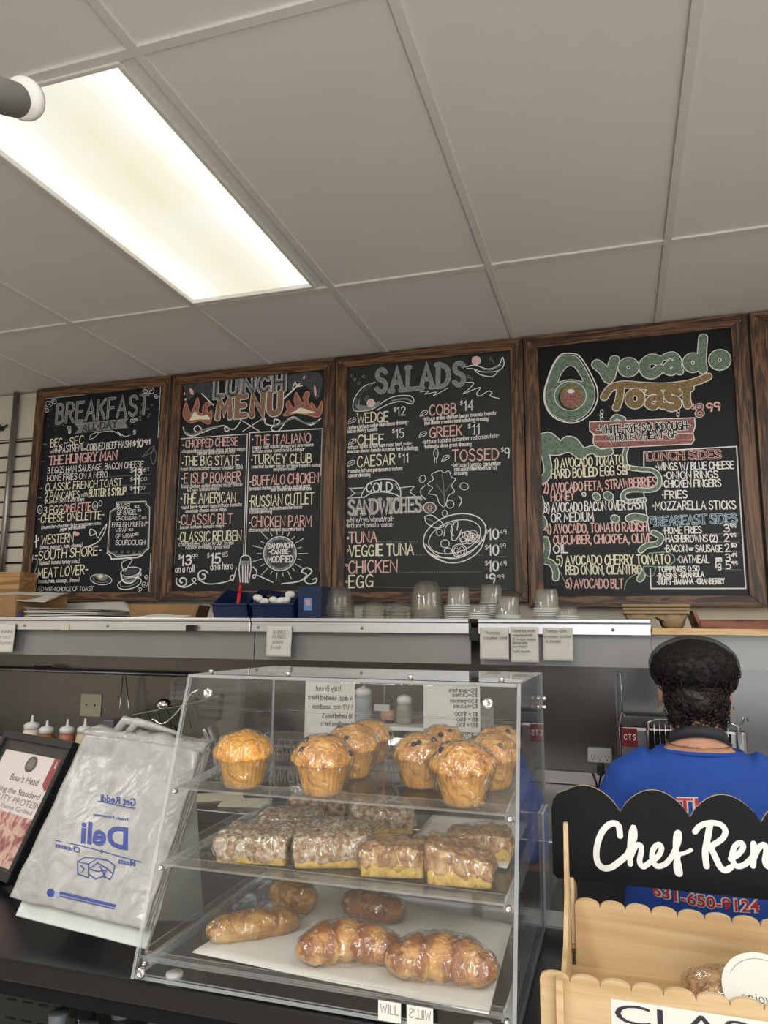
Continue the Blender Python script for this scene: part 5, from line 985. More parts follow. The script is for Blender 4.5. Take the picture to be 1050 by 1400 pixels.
bottle('squeeze_bottle', 497, 937, 2.75, 1.1575, 0.035, 'tall greyish squeeze bottle between the two taped sheets', cl, cm, gb_)
bottle('squeeze_bottle', 553, 951, 2.75, 1.1575, 0.030, 'shorter pale squeeze bottle next to the oil bottle', m_plain('pale_bottle', (150, 152, 140), 0.3), cm, gb_)
bottle('oil_bottle', 530, 948, 2.75, 1.1575, 0.026, 'small dark oil bottle with pour spout between two squeeze bottles', m_plain('dark_bottle', (58, 40, 26), 0.15), M['blackp'], gb_, m_plain('bottle_label', (196, 150, 120), 0.5), 1)
# slicer
sx = at(232, 985, 2.62)
t = thing('meat_slicer', 'dark meat slicer with tilted plate and chrome knob behind the plastic bags', 'slicer', (sx.x, 2.66, BC))
olive = m_plain('slicer_plate', (72, 74, 64), 0.4, 0.5, var=0.1)
MB().box(sx.x - 0.22, sx.x + 0.18, 2.5, 2.86, BC + 0.0005, BC + 0.12).build('base', [M['greymetal']], t, bevel=0.02)
mb = MB(); q = [(172, 984), (180, 976), (255, 962), (300, 950), (296, 985), (262, 1004), (186, 1006), (176, 998)]
mb.slab([at(u, v, 2.60 + (u - 172) * 0.0004) for u, v in q], (0.01, 0.03, 0.004)); mb.build('carriage_plate', [olive], t, bevel=0.006)
for k in range(7):
    a, b = at(188 + 13 * k, 977 - 2.3 * k, 2.597 + (16 + 13 * k) * 0.0004), at(196 + 13 * k, 1002 - 1.2 * k, 2.597 + (24 + 13 * k) * 0.0004); MB().tube([a, b], 0.003, 6).build('rib', [olive], t)
p = at(224, 964, 2.64); MB().blob(p, (0.030, 0.03, 0.026), 3).build('knob', [M['chrome']], t)
MB().tube([p, p + Vector((0.02, 0.06, -0.05)), (sx.x + 0.03, 2.7, BC + 0.12)], [0.014, 0.014, 0.02], 12).build('knob_arm', [M['chrome']], t)
p = at(262, 985, 2.78); R = Matrix.Rotation(math.radians(62), 3, 'Y') @ Matrix.Rotation(math.radians(-20), 3, 'X')
MB().lathe([(0, -0.008), (0.125, -0.008), (0.13, 0), (0.11, 0.012), (0, 0.016)], 40, p + Vector((0.08, 0.0, -0.02)), 0, R).build('blade_guard', [M['chrome']], t)
MB().tube([at(224, 1004, 2.56), at(238, 994, 2.58), at(244, 1008, 2.56)], 0.008, 8).build('handle', [M['blackp']], t)
MB().box(sx.x - 0.02, sx.x + 0.10, 2.72, 2.84, BC + 0.1205, 1.08).build('motor_housing', [M['greymetal']], t, bevel=0.015)
p = at(152, 985, 2.6); tag(MB().box(p.x - 0.025, p.x + 0.025, 2.58, 2.66, BC + 0.0005, p.z + 0.006).build('label_printer', [m_plain('printer_grey', (92, 94, 100), 0.4)], bevel=0.006), 'grey printer block just left of the slicer', 'printer')
# papers and tools on the back counter, seen through the left of the case
gp = 'cream order pads on the back counter'
for k, (u, v) in enumerate(((300, 1089), (336, 1098), (365, 1122))):
    c = atz(u, v, BC + 0.004); r = Matrix.Rotation(0.5 - 0.2 * k, 3, 'Z')
    t_ = MB().slab([c + r @ Vector((-0.085, -0.06, -0.003 + 0.001 * k)), c + r @ Vector((0.085, -0.06, -0.003 + 0.001 * k)), c + r @ Vector((0.085, 0.06, -0.003 + 0.001 * k)), c + r @ Vector((-0.085, 0.06, -0.003 + 0.001 * k))], (0, 0, 0.004 + 0.002 * k)).build('order_pad', [M['cream']])
    tag(t_, ['cream order pad lying furthest left behind the case', 'cream order pad in the middle of three behind the case', 'cream order pad nearest the crumb cakes, behind the case'][k], 'order pad', gp)
# multi outlet strip with plug
a, b = at(803, 1020, SWY), at(838, 1043, SWY)
t = thing('power_strip', 'white three-way power adapter plugged into the steel wall', 'power adapter', ((a.x + b.x) / 2, SWY, b.z))
MB().box(a.x, b.x, SWY - 0.034, SWY - 0.001, b.z, a.z).build('body', [M['white']], t, bevel=0.008)
for k in range(3):
    x = a.x + (b.x - a.x) * (0.22 + 0.28 * k); z = b.z + (a.z - b.z) * 0.36
    for dx in (-0.006, 0.005): MB().box(x + dx, x + dx + 0.0016, SWY - 0.0348, SWY - 0.0338, z, z + 0.011).build('socket', [M['ink']], t)
    MB().lathe([(0.0025, 0), (0, 0.0006)], 8, (x, SWY - 0.0342, z - 0.007), 0, Matrix.Rotation(PI / 2, 3, 'X')).build('socket', [M['ink']], t)
p = at(821, 1045, SWY - 0.03); t = thing('appliance_cable', 'black cable and plug hanging from the white adapter', 'cable', (p.x, SWY - 0.03, BC + 0.05))
MB().box(p.x - 0.014, p.x + 0.012, SWY - 0.045, SWY - 0.008, b.z - 0.045, b.z - 0.0008).build('plug', [M['blackp']], t, bevel=0.006)
MB().tube([(p.x, SWY - 0.028, b.z - 0.045), (p.x - 0.012, SWY - 0.03, b.z - 0.1), (p.x - 0.03, SWY - 0.04, BC + 0.052)], 0.0045, 8).build('cable', [M['blackp']], t)
a = at(846, 922, SWY); tag(MB().tube([(a.x - 0.006, SWY - 0.004, a.z - 0.008), (a.x - 0.008, SWY - 0.006, a.z + 0.006), (a.x, SWY - 0.008, a.z + 0.012), (a.x + 0.008, SWY - 0.006, a.z + 0.004), (a.x + 0.007, SWY - 0.004, a.z - 0.07), (a.x + 0.007, SWY - 0.002, a.z - 0.17)], 0.003, 8).build('wall_hook', [M['chrome']]), 'thin steel hook rod on the steel wall left of the worker', 'hook')
# toaster behind the worker
x0, x1 = at(848, 1000, 2.75).x, at(1022, 1000, 2.75).x; zt = at(930, 984, 2.75).z
t = thing('conveyor_toaster', 'stainless toaster with red labels and wire top behind the worker', 'toaster', ((x0 + x1) / 2, 2.85, BC))
MB().box(x0, x1, 2.76, 3.12, BC + 0.0005, zt - 0.03).build('housing', [M['steel_h']], t, bevel=0.012)
MB().box(x0 + 0.085, x1 - 0.05, 2.752, 2.7595, BC + 0.12, zt - 0.04).build('opening', [M['blackm']], t)
MB().tube([(x0 + 0.09, 2.75, zt - 0.10), (x0 + 0.09, 2.74, zt - 0.012), (x0 + 0.12, 2.74, zt), (x1 - 0.06, 2.74, zt), (x1 - 0.03, 2.74, zt - 0.012), (x1 - 0.03, 2.75, zt - 0.1)], 0.004, 8).build('wire_guard', [M['chrome']], t)
for k in range(14): x = x0 + 0.11 + (x1 - x0 - 0.17) * k / 13; MB().tube([(x, 2.745, zt - 0.002), (x, 2.745, zt - 0.1)], 0.0016, 6).build('wire', [M['chrome']], t)
a = at(862, 1008, 2.755); l = MB().box(a.x - 0.028, a.x + 0.022, 2.752, 2.7595, a.z - 0.03, a.z + 0.03).build('label', [m_plain('label_dark_red', (120, 28, 36), 0.4)], t)
mb = MB(); write(mb, 'C T S', (a.x - 0.02, 2.7515, a.z - 0.008), (0.036, 0, 0), (0, 0, 0.018), NB, 0.003); mb.build('lettering', [M['white']], l)
for x in (x0 - 0.002, x1 - 0.02): MB().tube([(x, 2.77, BC + 0.15), (x, 2.76, zt - 0.02), (x + 0.012, 2.75, zt + 0.015), (x + 0.024, 2.75, zt + 0.004)], 0.004, 8).build('side_wire', [M['chrome']], t)
# ================================================================ front counter
CT = 1.012
t = thing('front_counter', 'black counter across the front with open shelves below', 'counter', (-0.8, 1.3, 0))
MB().box(-2.6, 1.2, 0.972, 1.43, CT - 0.03, CT).build('worktop', [M['black']], t, bevel=0.003)
MB().box(-2.6, 1.2, 0.985, 1.0, CT - 0.055, CT - 0.031).build('fascia', [M['blackm']], t)
MB().box(-2.6, 1.2, 1.40, 1.42, 0.0, CT - 0.031).build('back_panel', [m_plain('shelf_back', (78, 76, 72), 0.5, var=0.08)], t)
MB().box(-2.6, 1.2, 1.02, 1.395, 0.60, 0.615).build('lower_shelf', [M['blackm']], t)
MB().box(-2.6, 1.2, 1.0, 1.015, 0.0, 0.58).build('kick_panel', [M['blackm']], t)
a = at(100, 1370, 1.36); MB().box(a.x - 0.012, a.x + 0.012, 1.34, 1.36, 0.616, CT - 0.032).build('post', [M['blackm']], t)
for k in range(3):
    for j in range(5):
        x = at(-5 + 22 * j, 1350, 1.399).x; z = at(40, 1345 + 26 * k, 1.399).z
        MB().box(x - 0.012, x + 0.012, 1.3985, 1.3998, z - 0.0018, z + 0.0018).build('slot', [M['ink']], t)
capm = m_plain('bottle_cap', (120, 126, 132), 0.5, var=0.05); clb = m_plain('water_bottle', (62, 66, 66), 0.12)
for k, (u, v, lab) in enumerate(((112, 1352, 'water bottle with pale ridged cap below the counter, tallest of its row'), (166, 1372, 'water bottle with dark cap below the plastic bags, second along'), (215, 1384, 'blue-capped water bottle below the left corner of the case'), (80, 1384, 'water bottle low at the left beside the slotted panel'), (122, 1398, 'water bottle just cut by the bottom edge, between two others'), (262, 1394, 'water bottle below the case, rightmost of the row'))):
    y = (1.27, 1.24, 1.22, 1.18, 1.15, 1.20)[k]; p = at(u, v, y); r = 0.032
    t = thing('water_bottle', lab, 'bottle', (p.x, y, 0.6155), 'water bottles on the shelf below the counter'); h = p.z - 0.6155
    MB().lathe([(r * 0.9, 0), (r, 0.008), (r, h - 0.075), (r * 0.85, h - 0.05), (0.015, h - 0.022)], 22, (p.x, y, 0.616)).build('body', [clb], t)
    MB().lathe([(0.0155, h - 0.021), (0.0155, h - 0.002), (0.014, h), (0, h)], 22, (p.x, y, 0.616), 0, None, lambda a, z: 1 + 0.03 * math.cos(22 * a)).build('cap', [capm if k != 2 else m_plain('blue_cap', (54, 74, 110), 0.5)], t)
# ================================================================ acrylic pastry case
KX0, KX1 = -0.667, -0.134; KB = 1.019; KT = 1.428; FY0, FY1 = 0.964, 1.073; RY = 1.385
def fy(z): return FY0 + (FY1 - FY0) * (z - KB) / (KT - KB)
case = thing('pastry_case', 'clear acrylic three-tier pastry case with slanted front on the counter', 'display case', ((KX0 + KX1) / 2, 1.2, CT))
AC = [M['acr'], M['acre']]; th = 0.005
for sx, x in ((1, KX0), (-1, KX1)):
    MB().slab([(x, FY0, KB), (x, RY, KB), (x, RY, KT), (x, FY1, KT)], (sx * th, 0, 0), 0, 1).build('side_panel', AC, case)
i0, i1 = KX0 + th + 0.0005, KX1 - th - 0.0005
MB().slab([(i0, FY1 - 0.002, KT - th), (i1, FY1 - 0.002, KT - th), (i1, RY, KT - th), (i0, RY, KT - th)], (0, 0, th), 0, 1).build('top_panel', AC, case)
MB().slab([(i0, FY0 + 0.002, KB), (i1, FY0 + 0.002, KB), (i1, RY, KB), (i0, RY, KB)], (0, 0, th), 0, 1).build('base_panel', AC, case)
zb_, zc_, zd_ = 1.378, 1.045, KT - th - 0.001
def front(z0, z1, name, off=0.0):
    return MB().slab([(i0, fy(z0) + off, z0), (i1, fy(z0) + off, z0), (i1, fy(z1) + off, z1), (i0, fy(z1) + off, z1)], (0, 0.004, 0), 0, 1).build(name, AC, case)
front(zb_ + 0.001, zd_, 'front_fixed_strip', 0.001); front(zc_ + 0.001, zb_ - 0.001, 'front_door', 0.001); front(KB + th + 0.001, zc_ - 0.001, 'front_kick_strip', 0.001)
xm = (i0 + i1) / 2 - 0.03
for x0, x1 in ((i0, xm - 0.001), (xm + 0.001, i1)):
    MB().slab([(x0, RY - 0.006, KB + th + 0.001), (x1, RY - 0.006, KB + th + 0.001), (x1, RY - 0.006, KT - th - 0.001), (x0, RY - 0.006, KT - th - 0.001)], (0, 0.004, 0), 0, 1).build('rear_door', AC, case)
def bolt(p, ax, r=0.006, n='bolt'):
    q = Vector(ax).to_track_quat('Z', 'Y').to_matrix()
    MB().lathe([(0, -0.002), (r, -0.002), (r, 0.003), (r * 0.7, 0.005), (r * 0.45, 0.0052), (r * 0.4, 0.003), (0, 0.003)], 14, p, 0, q).build(n, [M['chrome']], case)
for x in (KX0 + 0.03, -0.5, -0.3, KX1 - 0.03): bolt(Vector((x, FY1 + 0.02, KT + 0.002)), (0, 0, 1), 0.004)
for x in (KX0 + 0.045, KX1 - 0.045): bolt(Vector((x, fy(1.40) - 0.004, 1.40)), (0, -1, 0.2), 0.008, 'hinge_knob')
bolt(Vector((KX0 + 0.02, FY0 - 0.004, KB + 0.012)), (0, -1, 0), 0.007)
bolt(Vector((KX1 - 0.02, FY0 - 0.004, KB + 0.012)), (0, -1, 0), 0.007)
for z in (1.37, 1.385): bolt(Vector((KX1 + 0.003, RY - 0.03, z)), (1, 0, 0), 0.004)
for x in (-0.62, -0.18):
    for y in (1.0, 1.34): MB().lathe([(0.012, 0), (0.012, 0.0065)], 16, (x, y, CT + 0.0004)).build('foot', [M['white']], case)
for z in (1.295, 1.35): MB().box(xm - 0.018, xm + 0.012, RY - 0.0135, RY - 0.0065, z, z + 0.012).build('door_catch', [M['acre']], case)
# trays: sloped shelves of clear plastic
TR = [(1.0305, 1.262, 1.355, 1.292, 'top tier, holding the muffins'), (1.004, 1.160, 1.365, 1.172, 'middle tier, holding the crumb cakes'), (0.976, 1.0415, 1.365, 1.048, 'bottom tier, holding croissants on white paper')]
TX0, TX1 = -0.651, -0.150
TN = []
for k, (y0, z0, y1, z1, lab) in enumerate(TR):
    t = thing('display_tray', 'clear plastic tray on the ' + lab, 'tray', ((TX0 + TX1) / 2, y0, z0), 'clear trays in the pastry case')
    d = Vector((0, y1 - y0, z1 - z0)); n = Vector((0, -(z1 - z0), y1 - y0)).normalized(); TN.append((Vector((0, y0, z0)), n))
    A, Bq = Vector((TX0, y0, z0)), Vector((TX1, y0, z0)); m = [M['tray'], M['traye']]
    MB().slab([A, Bq, Bq + d, A + d], -n * 0.003, 0, 1).build('floor', m, t)
    hl = 0.013; dn = d.normalized()
    MB().slab([A, Bq, Bq + n * hl - dn * 0.006, A + n * hl - dn * 0.006], dn * 0.003, 0, 1).build('front_rim', m, t)
    MB().slab([A + d, Bq + d, Bq + d + n * hl + dn * 0.006, A + d + n * hl + dn * 0.006], -dn * 0.003, 0, 1).build('back_rim', m, t)
    MB().slab([A + dn * 0.0035, A + d - dn * 0.0035, A + d - dn * 0.0035 + n * hl + Vector((-0.005, 0, 0)), A + dn * 0.0035 + n * hl + Vector((-0.005, 0, 0))], (0.003, 0, 0), 0, 1).build('side_rim', m, t)
    MB().slab([Bq + dn * 0.0035, Bq + d - dn * 0.0035, Bq + d - dn * 0.0035 + n * hl + Vector((0.005, 0, 0)), Bq + dn * 0.0035 + n * hl + Vector((0.005, 0, 0))], (-0.003, 0, 0), 0, 1).build('side_rim', m, t)
    for xa_, xb_ in ((KX0 + th + 0.0005, TX0 + 0.004), (TX1 - 0.004, KX1 - th - 0.0005)):      # runners carrying the tray, fixed to the case sides
        a = Vector((xa_, y0 + 0.006, z0)) - n * 0.0088; w_ = Vector((xb_ - xa_, 0, 0)); dd = d * 0.98
        MB().slab([a, a + w_, a + w_ + dd, a + dd], n * 0.0055, 1, 1).build('tray_runner', AC, case)
        bolt(Vector(((xa_ + xb_) / 2, y0 + 0.003, z0 - 0.006)), (0, -1, 0), 0.004)
def T(k, u, v): return on(u, v, TN[k][0], TN[k][1])
# liners
c = [T(2, 262, 1306), T(2, 668, 1392), T(2, 700, 1268), T(2, 420, 1205)]
sheet('tray_liner', [p + Vector((0, 0, 0.0035)) for p in (c[0], c[1], c[2], c[3])], 0, M['paper'], 'white paper liner on the bottom tray under the croissants', 'paper liner', 0.0008, seed=2.0, th=0.0006)
zt2 = lambda y: 1.160 + (y - 1.004) / 0.361 * 0.012 + 0.0035
sheet('tray_liner', [(-0.33, 1.15, zt2(1.15)), (-0.165, 1.12, zt2(1.12)), (-0.162, 1.355, zt2(1.355)), (-0.33, 1.355, zt2(1.355))], 0, M['paper'], 'white paper liner at the right rear of the middle tray', 'paper liner', 0.0008, seed=5.0, th=0.0006)
# small sticker on the case front
a = Vector((0, 0, 0)); zs_ = 1.037
for u0, u1, lab, mir in ((517, 548, 'left white sticker at the bottom front of the pastry case', False), (556, 592, 'right white sticker at the bottom front of the case, lettering mirrored', True)):
    z0, z1 = 1.024, 1.0465; yk = 0.958
    p0, p1 = at(u0, 1380, yk), at(u1, 1385, yk)
    t = thing('price_sticker', lab, 'sticker', ((p0.x + p1.x) / 2, yk, z0), 'stickers on the pastry case front')
    MB().box(p0.x, p1.x, yk, yk + 0.0008, z0, z1).build('sheet', [M['paper']], t)
    mb = MB(); w = (p1.x - p0.x) * 0.8
    write(mb, 'WILL' if not mir else "WILL'S", (p0.x + 0.003 if not mir else p1.x - 0.003, yk - 0.0004, z0 + 0.009), (w if not mir else -w, 0, 0), (0, 0, 0.010), NB, 0.0011); mb.build('lettering', [M['ink_g']], t)
# sheets taped on the rear of the case, writing on the workers' side showing through reversed
def case_sheet(u0, v0, u1, v1, label, lines):
    y = RY + 0.0008; a, b = at(u0, v0, y), at(u1, v1, y); w = b.x - a.x; h = a.z - b.z
    t = thing('price_sheet', label, 'paper sheet', ((a.x + b.x) / 2, y, b.z), 'sheets taped on the rear of the pastry case')
    MB().box(a.x, b.x, y, y + 0.0005, b.z, a.z).build('sheet', [M['paper']], t)
    for tx, u, wd, v, hh in lines:
        mb = MB(); write(mb, tx, (b.x - w * u, y - 0.0004, a.z - h * v), (-w * wd, 0, -0.001), (0, 0, h * hh), NB, 0.0012, 0, 0.5); mb.build('handwriting', [M['ink']], t)
case_sheet(418, 931, 484, 1022, 'white sheet headed Italy Bread taped left on the rear of the case', [('Italy Bread', .28, .5, .14, .08), ('4 doz. seeded Hero', .04, .9, .28, .07), ('1 1/2 doz. seedless', .04, .8, .42, .07), ('10 seeded hero 5', .04, .6, .56, .07), ('1 seedless hero', .04, .62, .68, .07)])
case_sheet(579, 936, 657, 1030, 'white sheet of coin and dollar counts taped right on the rear of the case', [('$10=quarters', .04, .5, .09, .06), ('$5=Dimes', .04, .44, .16, .06), ('$.50=pennies', .04, .48, .25, .06), ('$2=nickels', .04, .42, .33, .06), ('$1 = $100', .04, .4, .45, .06), ('$5 = $50', .04, .36, .53, .06), ('$10 = $50', .04, .36, .61, .06), ('_____________', .02, .94, .70, .04), ('$217.00', .12, .36, .80, .09)])
# clear brochure pocket fixed to the right side of the case
t = thing('brochure_holder', 'empty clear acrylic pocket hanging on the right side of the pastry case', 'holder', (-0.115, 1.33, 1.03))
px0, px1 = KX1 + 0.0008, -0.100
MB().box(px0, px1, 1.30, 1.303, 1.03, 1.205).build('front', AC, t); MB().box(px0, px1, 1.372, 1.375, 1.03, 1.205).build('back', AC, t)
MB().box(px0, px1, 1.3035, 1.3715, 1.03, 1.034).build('bottom', [M['acre']], t); MB().box(px1 - 0.003, px1, 1.3035, 1.3715, 1.0345, 1.205).build('side', [M['acr']], t); MB().box(px0, px0 + 0.004, 1.3035, 1.3715, 1.0345, 1.205).build('side', [M['acre']], t)
# ================================================================ baked goods
def m_bake(name, stops, scale=60, rough=0.5, bump=0.5, bs=None, spec=0.4):
    t = NT(name); v = t.coords(); f = t.noise(scale, v, 5, 0.65); col = t.ramp(f, [(p, lin(c)) for p, c in stops])
    b = t.bsdf(col, rough, Specular_IOR_Level=spec); t.bump(t.noise(bs or scale * 2.5, v, 4), b, bump, 0.002); return t.done(b)
M['corn'] = m_bake('corn_muffin_top', [(0.3, (214, 140, 36)), (0.55, (236, 168, 58)), (0.75, (244, 192, 92))], 40)
M['mtop'] = m_bake('muffin_top', [(0.3, (150, 94, 38)), (0.5, (208, 146, 70)), (0.72, (236, 190, 116))], 45)
M['mcup'] = m_bake('muffin_side', [(0.3, (180, 124, 56)), (0.55, (210, 156, 82)), (0.8, (226, 178, 106))], 40, 0.6)
M['ccup'] = m_bake('corn_muffin_side', [(0.3, (188, 128, 46)), (0.7, (220, 166, 78))], 40, 0.6)
M['berry'] = m_plain('blueberry', (32, 30, 48), 0.4, var=0.3, scale=90)
M['crumb'] = m_bake('crumb_topping', [(0.30, (128, 90, 56)), (0.45, (168, 132, 94)), (0.56, (208, 190, 164)), (0.74, (230, 222, 208))], 105, 0.8, 0.9)
M['crumb2'] = m_bake('brown_crumb', [(0.28, (120, 74, 46)), (0.48, (178, 132, 86)), (0.7, (222, 190, 140))], 60, 0.6, 0.9)
M['cake'] = m_bake('yellow_cake', [(0.3, (200, 154, 66)), (0.6, (226, 190, 104)), (0.8, (234, 206, 132))], 90, 0.8, 0.8)
def m_croissant(name, a, b, c, wave=0.0):
    t = NT(name); v = t.coords(); tc = t.n('ShaderNodeTexCoord'); sx = t.n('ShaderNodeSeparateXYZ'); t.l(tc.outputs['Object'], sx.inputs[0])
    n1 = t.noise(28, v, 4); n2 = t.noise(90, t.coords((1, 1, 3)), 4)
    wv = t.n('ShaderNodeTexWave'); wv.inputs['Scale'].default_value = 7.0; wv.inputs['Distortion'].default_value = 5.0; wv.inputs['Detail'].default_value = 2.0; wv.inputs['Detail Scale'].default_value = 1.5; t.l(t.coords((1, 0.5, 0.3)), wv.inputs['Vector'])
    n1b = t.n('ShaderNodeMath', operation='MULTIPLY_ADD'); n1b.inputs[1].default_value = wave; t.l(wv.outputs['Fac'], n1b.inputs[0]); t.l(n1, n1b.inputs[2]); n1 = n1b.outputs[0]
    mz = t.n('ShaderNodeMapRange'); mz.inputs[1].default_value = 0.0; mz.inputs[2].default_value = 0.10; t.l(sx.outputs[2], mz.inputs[0])
    ad = t.n('ShaderNodeMath', operation='MULTIPLY_ADD'); ad.inputs[1].default_value = 0.5; t.l(mz.outputs[0], ad.inputs[0]); t.l(n1, ad.inputs[2])
    s2 = t.n('ShaderNodeMath', operation='MULTIPLY_ADD'); s2.inputs[1].default_value = 0.35; t.l(n2, s2.inputs[0]); t.l(ad.outputs[0], s2.inputs[2])
    col = t.ramp(s2.outputs[0], [(0.55, lin(a)), (0.82, lin(b)), (1.0, lin(c))]); bs = t.bsdf(col, 0.35); t.bump(n2, bs, 0.5, 0.002); return t.done(bs)
M['crois'] = m_croissant('croissant_crust', (240, 206, 140), (218, 158, 84), (152, 88, 38), 0.16)
M['dark'] = m_croissant('dark_pastry', (196, 140, 84), (150, 94, 50), (98, 56, 30))
M['turn'] = m_croissant('turnover_crust', (226, 192, 126), (188, 134, 68), (120, 72, 34))
def film(parent, mbs, grow=1.05, vox=0.0038, amp=0.0022, seed=0.0, tails=()):
    """cling film drawn tight over a bake, with creases and twisted ends"""
    h = hull(mbs); c = Vector((0, 0, 0)); n = len(h.v)
    for v in h.v: c += Vector(v)
    c /= n
    h.v = [tuple(c + (Vector(v) - c) * grow) for v in h.v]
    for (p, d, r) in tails:
        h.blob(p, r, 2, 0, lambda q, nn: q * (1 + 0.25 * noise.noise(nn * 2.2 + Vector((seed, 0, 0)))))
        h.tube([p, Vector(p) + Vector(d)], [r * 0.7, r * 0.35], 8)
    def f(p, nr):
        d = abs(noise.noise(p * 70 + Vector((seed, 3, 1)))) * 1.4 + 0.6 * noise.noise(Vector((p.x * 160, p.y * 160, p.z * 45)) + Vector((seed, 0, 9)))
        q = p + nr * amp * d
        if q.z < 0.0004: q.z = 0.0004
        return q
    m = remesh(h, vox, 1, f)
    return m.build('plastic_wrap', [M['wrap']], parent, local=True)
def muffin(kind, seed, s, label, wrapped=True):
    t = thing('muffin', label, 'muffin', (0, 0, 0), 'wrapped muffins on the top tray')
    hc = 0.046 * s; rb, rt = 0.0265 * s, 0.0355 * s; rT = 0.0415 * s
    cup = MB(); pr = [(0, 0.001), (rb * 0.96, 0.001), (rb, 0.004)] + [(rb + (rt - rb) * k / 6, 0.004 + (hc - 0.004) * k / 6) for k in range(1, 7)] + [(rt * 0.5, hc + 0.001)]
    cup.lathe(pr, 120, (0, 0, 0), 0, None, lambda a, z: 1 + 0.030 * (abs(math.sin(15 * a)) * 2 - 1) * min(1, z / 0.01))
    cup.build('muffin_base', [M['ccup' if kind == 'corn' else 'mcup']], t, local=True)
    top = MB()
    def f(p, n):
        q = Vector((p.x, p.y, p.z)); k = 1 + 0.09 * fbm(n * 1.8 + Vector((seed, 0, 0)), 1, 3) + 0.05 * fbm(n * 5 + Vector((0, seed, 0)), 1, 3)
        q = q * k
        if q.z < 0: q.z *= 0.32
        return q
    top.blob((0, 0, hc), (rT, rT, 0.030 * s), 5, 0, f); top.build('muffin_top', [M['corn' if kind == 'corn' else 'mtop']], t, local=True)
    rr = random.Random(seed)
    if kind != 'corn':
        for k in range(4):
            a, e = rr.uniform(0, 6.28), rr.uniform(0.1, 1.1); d = Vector((math.cos(a) * math.cos(e), math.sin(a) * math.cos(e), math.sin(e)))
            p = Vector((d.x * rT, d.y * rT, d.z * 0.030 * s)) * 0.96 + Vector((0, 0, hc)); b = MB(); b.blob(p, 0.0052 * s, 2); b.build('blueberry', [M['berry']], t, local=True)
    a = rr.uniform(-2.6, -0.4)
    film(t, [cup, top], 1.035, 0.0034 * s, 0.0026, seed, [((math.cos(a) * rb * 1.25, math.sin(a) * rb * 1.25, 0.008), (math.cos(a) * 0.016, math.sin(a) * 0.016, 0.006), 0.009)] if kind != 'corn' else [((rb, -0.006, 0.01), (0.012, -0.004, 0.03), 0.008)])
    return t
def put(o, k, u, v, rz=0.0, lift=0.0006):
    p = T(k, u, v); o.location = p + TN[k][1] * lift; o.rotation_euler = (math.atan2(-TN[k][1].y, TN[k][1].z) * 1.0, 0, 0)
    o.rotation_euler = (math.atan2(-TN[k][1].y, TN[k][1].z), 0, rz)
    return o
MUF = [('corn', 333, 1074, 82, 'golden corn muffin alone at the left of the top tray'), ('blue', 441, 1084, 86, 'blueberry muffin at the front of the row of three, left of centre'), ('blue', 483, 1060, 76, 'blueberry muffin in the middle of the row of three'), ('blue', 507, 1041, 62, 'blueberry muffin at the rear of the row of three'),
       ('blue', 576, 1074, 78, 'muffin with bunched film at its foot, just right of centre'), ('blue', 606, 1052, 66, 'muffin tucked behind the one with bunched film'), ('blue', 634, 1098, 92, 'biggest muffin at the front right with two dark berries'), ('blue', 673, 1076, 80, 'muffin just behind the biggest front one at the right'), ('blue', 684, 1053, 66, 'rearmost muffin at the right end of the top tray')]
for k, (kd, u, v, w, lab) in enumerate(MUF):
    p = T(0, u, v); s = pxsize(w, p + Vector((0, 0, 0.04))) / 0.088
    put(muffin(kd, 3.7 * k + 1, s, lab), 0, u, v)
def crumb_cake(w, d, h, label, seed, tm='crumb', slope=0.0, rough_=0.006):
    t = thing('crumb_cake', label, 'crumb cake', (0, 0, 0), 'wrapped crumb cakes on the middle tray')
    hb = h * (0.20 if tm == 'crumb' else 0.36); base = MB(); base.box(-w / 2, w / 2, -d / 2, d / 2, 0.001, hb + 0.006)
    b2 = remesh(base, 0.0032, 3, lambda p, n: p + n * 0.0010 * fbm(p, 120) if p.z > 0.002 else p); b2.build('cake_base', [M['cake']], t, local=True)
    top = MB(); top.box(-w * 0.52, w * 0.52, -d * 0.52, d * 0.52, hb, h - 0.004)
    t2 = remesh(top, 0.0028, 4, lambda p, n: p + n * (0.0065 * max(-0.3, fbm(p + Vector((seed, 0, 0)), 70, 2)) + 0.0022 * fbm(p, 170, 2)) + Vector((0, 0, slope * p.x * (1 if p.z > hb + 0.004 else 0))))
    t2.build('crumb_topping', [M[tm]], t, local=True)
    film(t, [b2, t2], 1.02, 0.0036, 0.0018, seed, [])
    return t
def place_cake(u, v, wpx, d_, h_, rz, label, seed, tm='crumb', slope=0.0):
    p = T(1, u, v); w = pxsize(wpx, p) * 1.12; d_ *= 1.12; h_ *= 1.05; return put(crumb_cake(w, d_, h_, label, seed, tm, slope), 1, u, v, rz)
place_cake(353, 1172, 84, 0.072, 0.040, 0.16, 'sugar-dusted crumb cake at the front left of the middle tray', 1.0)
place_cake(398, 1142, 70, 0.066, 0.038, 0.25, 'sugar-dusted crumb cake behind the front left one', 2.3)
place_cake(436, 1121, 66, 0.060, 0.044, 0.30, 'sugar-dusted crumb cake furthest back at the left', 3.1)
place_cake(455, 1175, 88, 0.085, 0.046, 0.35, 'big grey-brown crumb cake in the middle of the front row', 4.2)
place_cake(520, 1136, 70, 0.066, 0.044, 0.45, 'crumb cake behind the big middle one, yellow side showing', 5.5)
place_cake(538, 1192, 76, 0.058, 0.042, 0.22, 'brown crumb cake with shiny film streaks right of the middle', 6.6, 'crumb2')
place_cake(630, 1205, 76, 0.055, 0.044, 0.12, 'yellow crumb cake with sloping brown crumbs at the front right', 7.4, 'crumb2', -0.25)
place_cake(657, 1172, 70, 0.052, 0.040, 0.2, 'brown crumb cake behind the yellow one at the right', 8.8, 'crumb2')
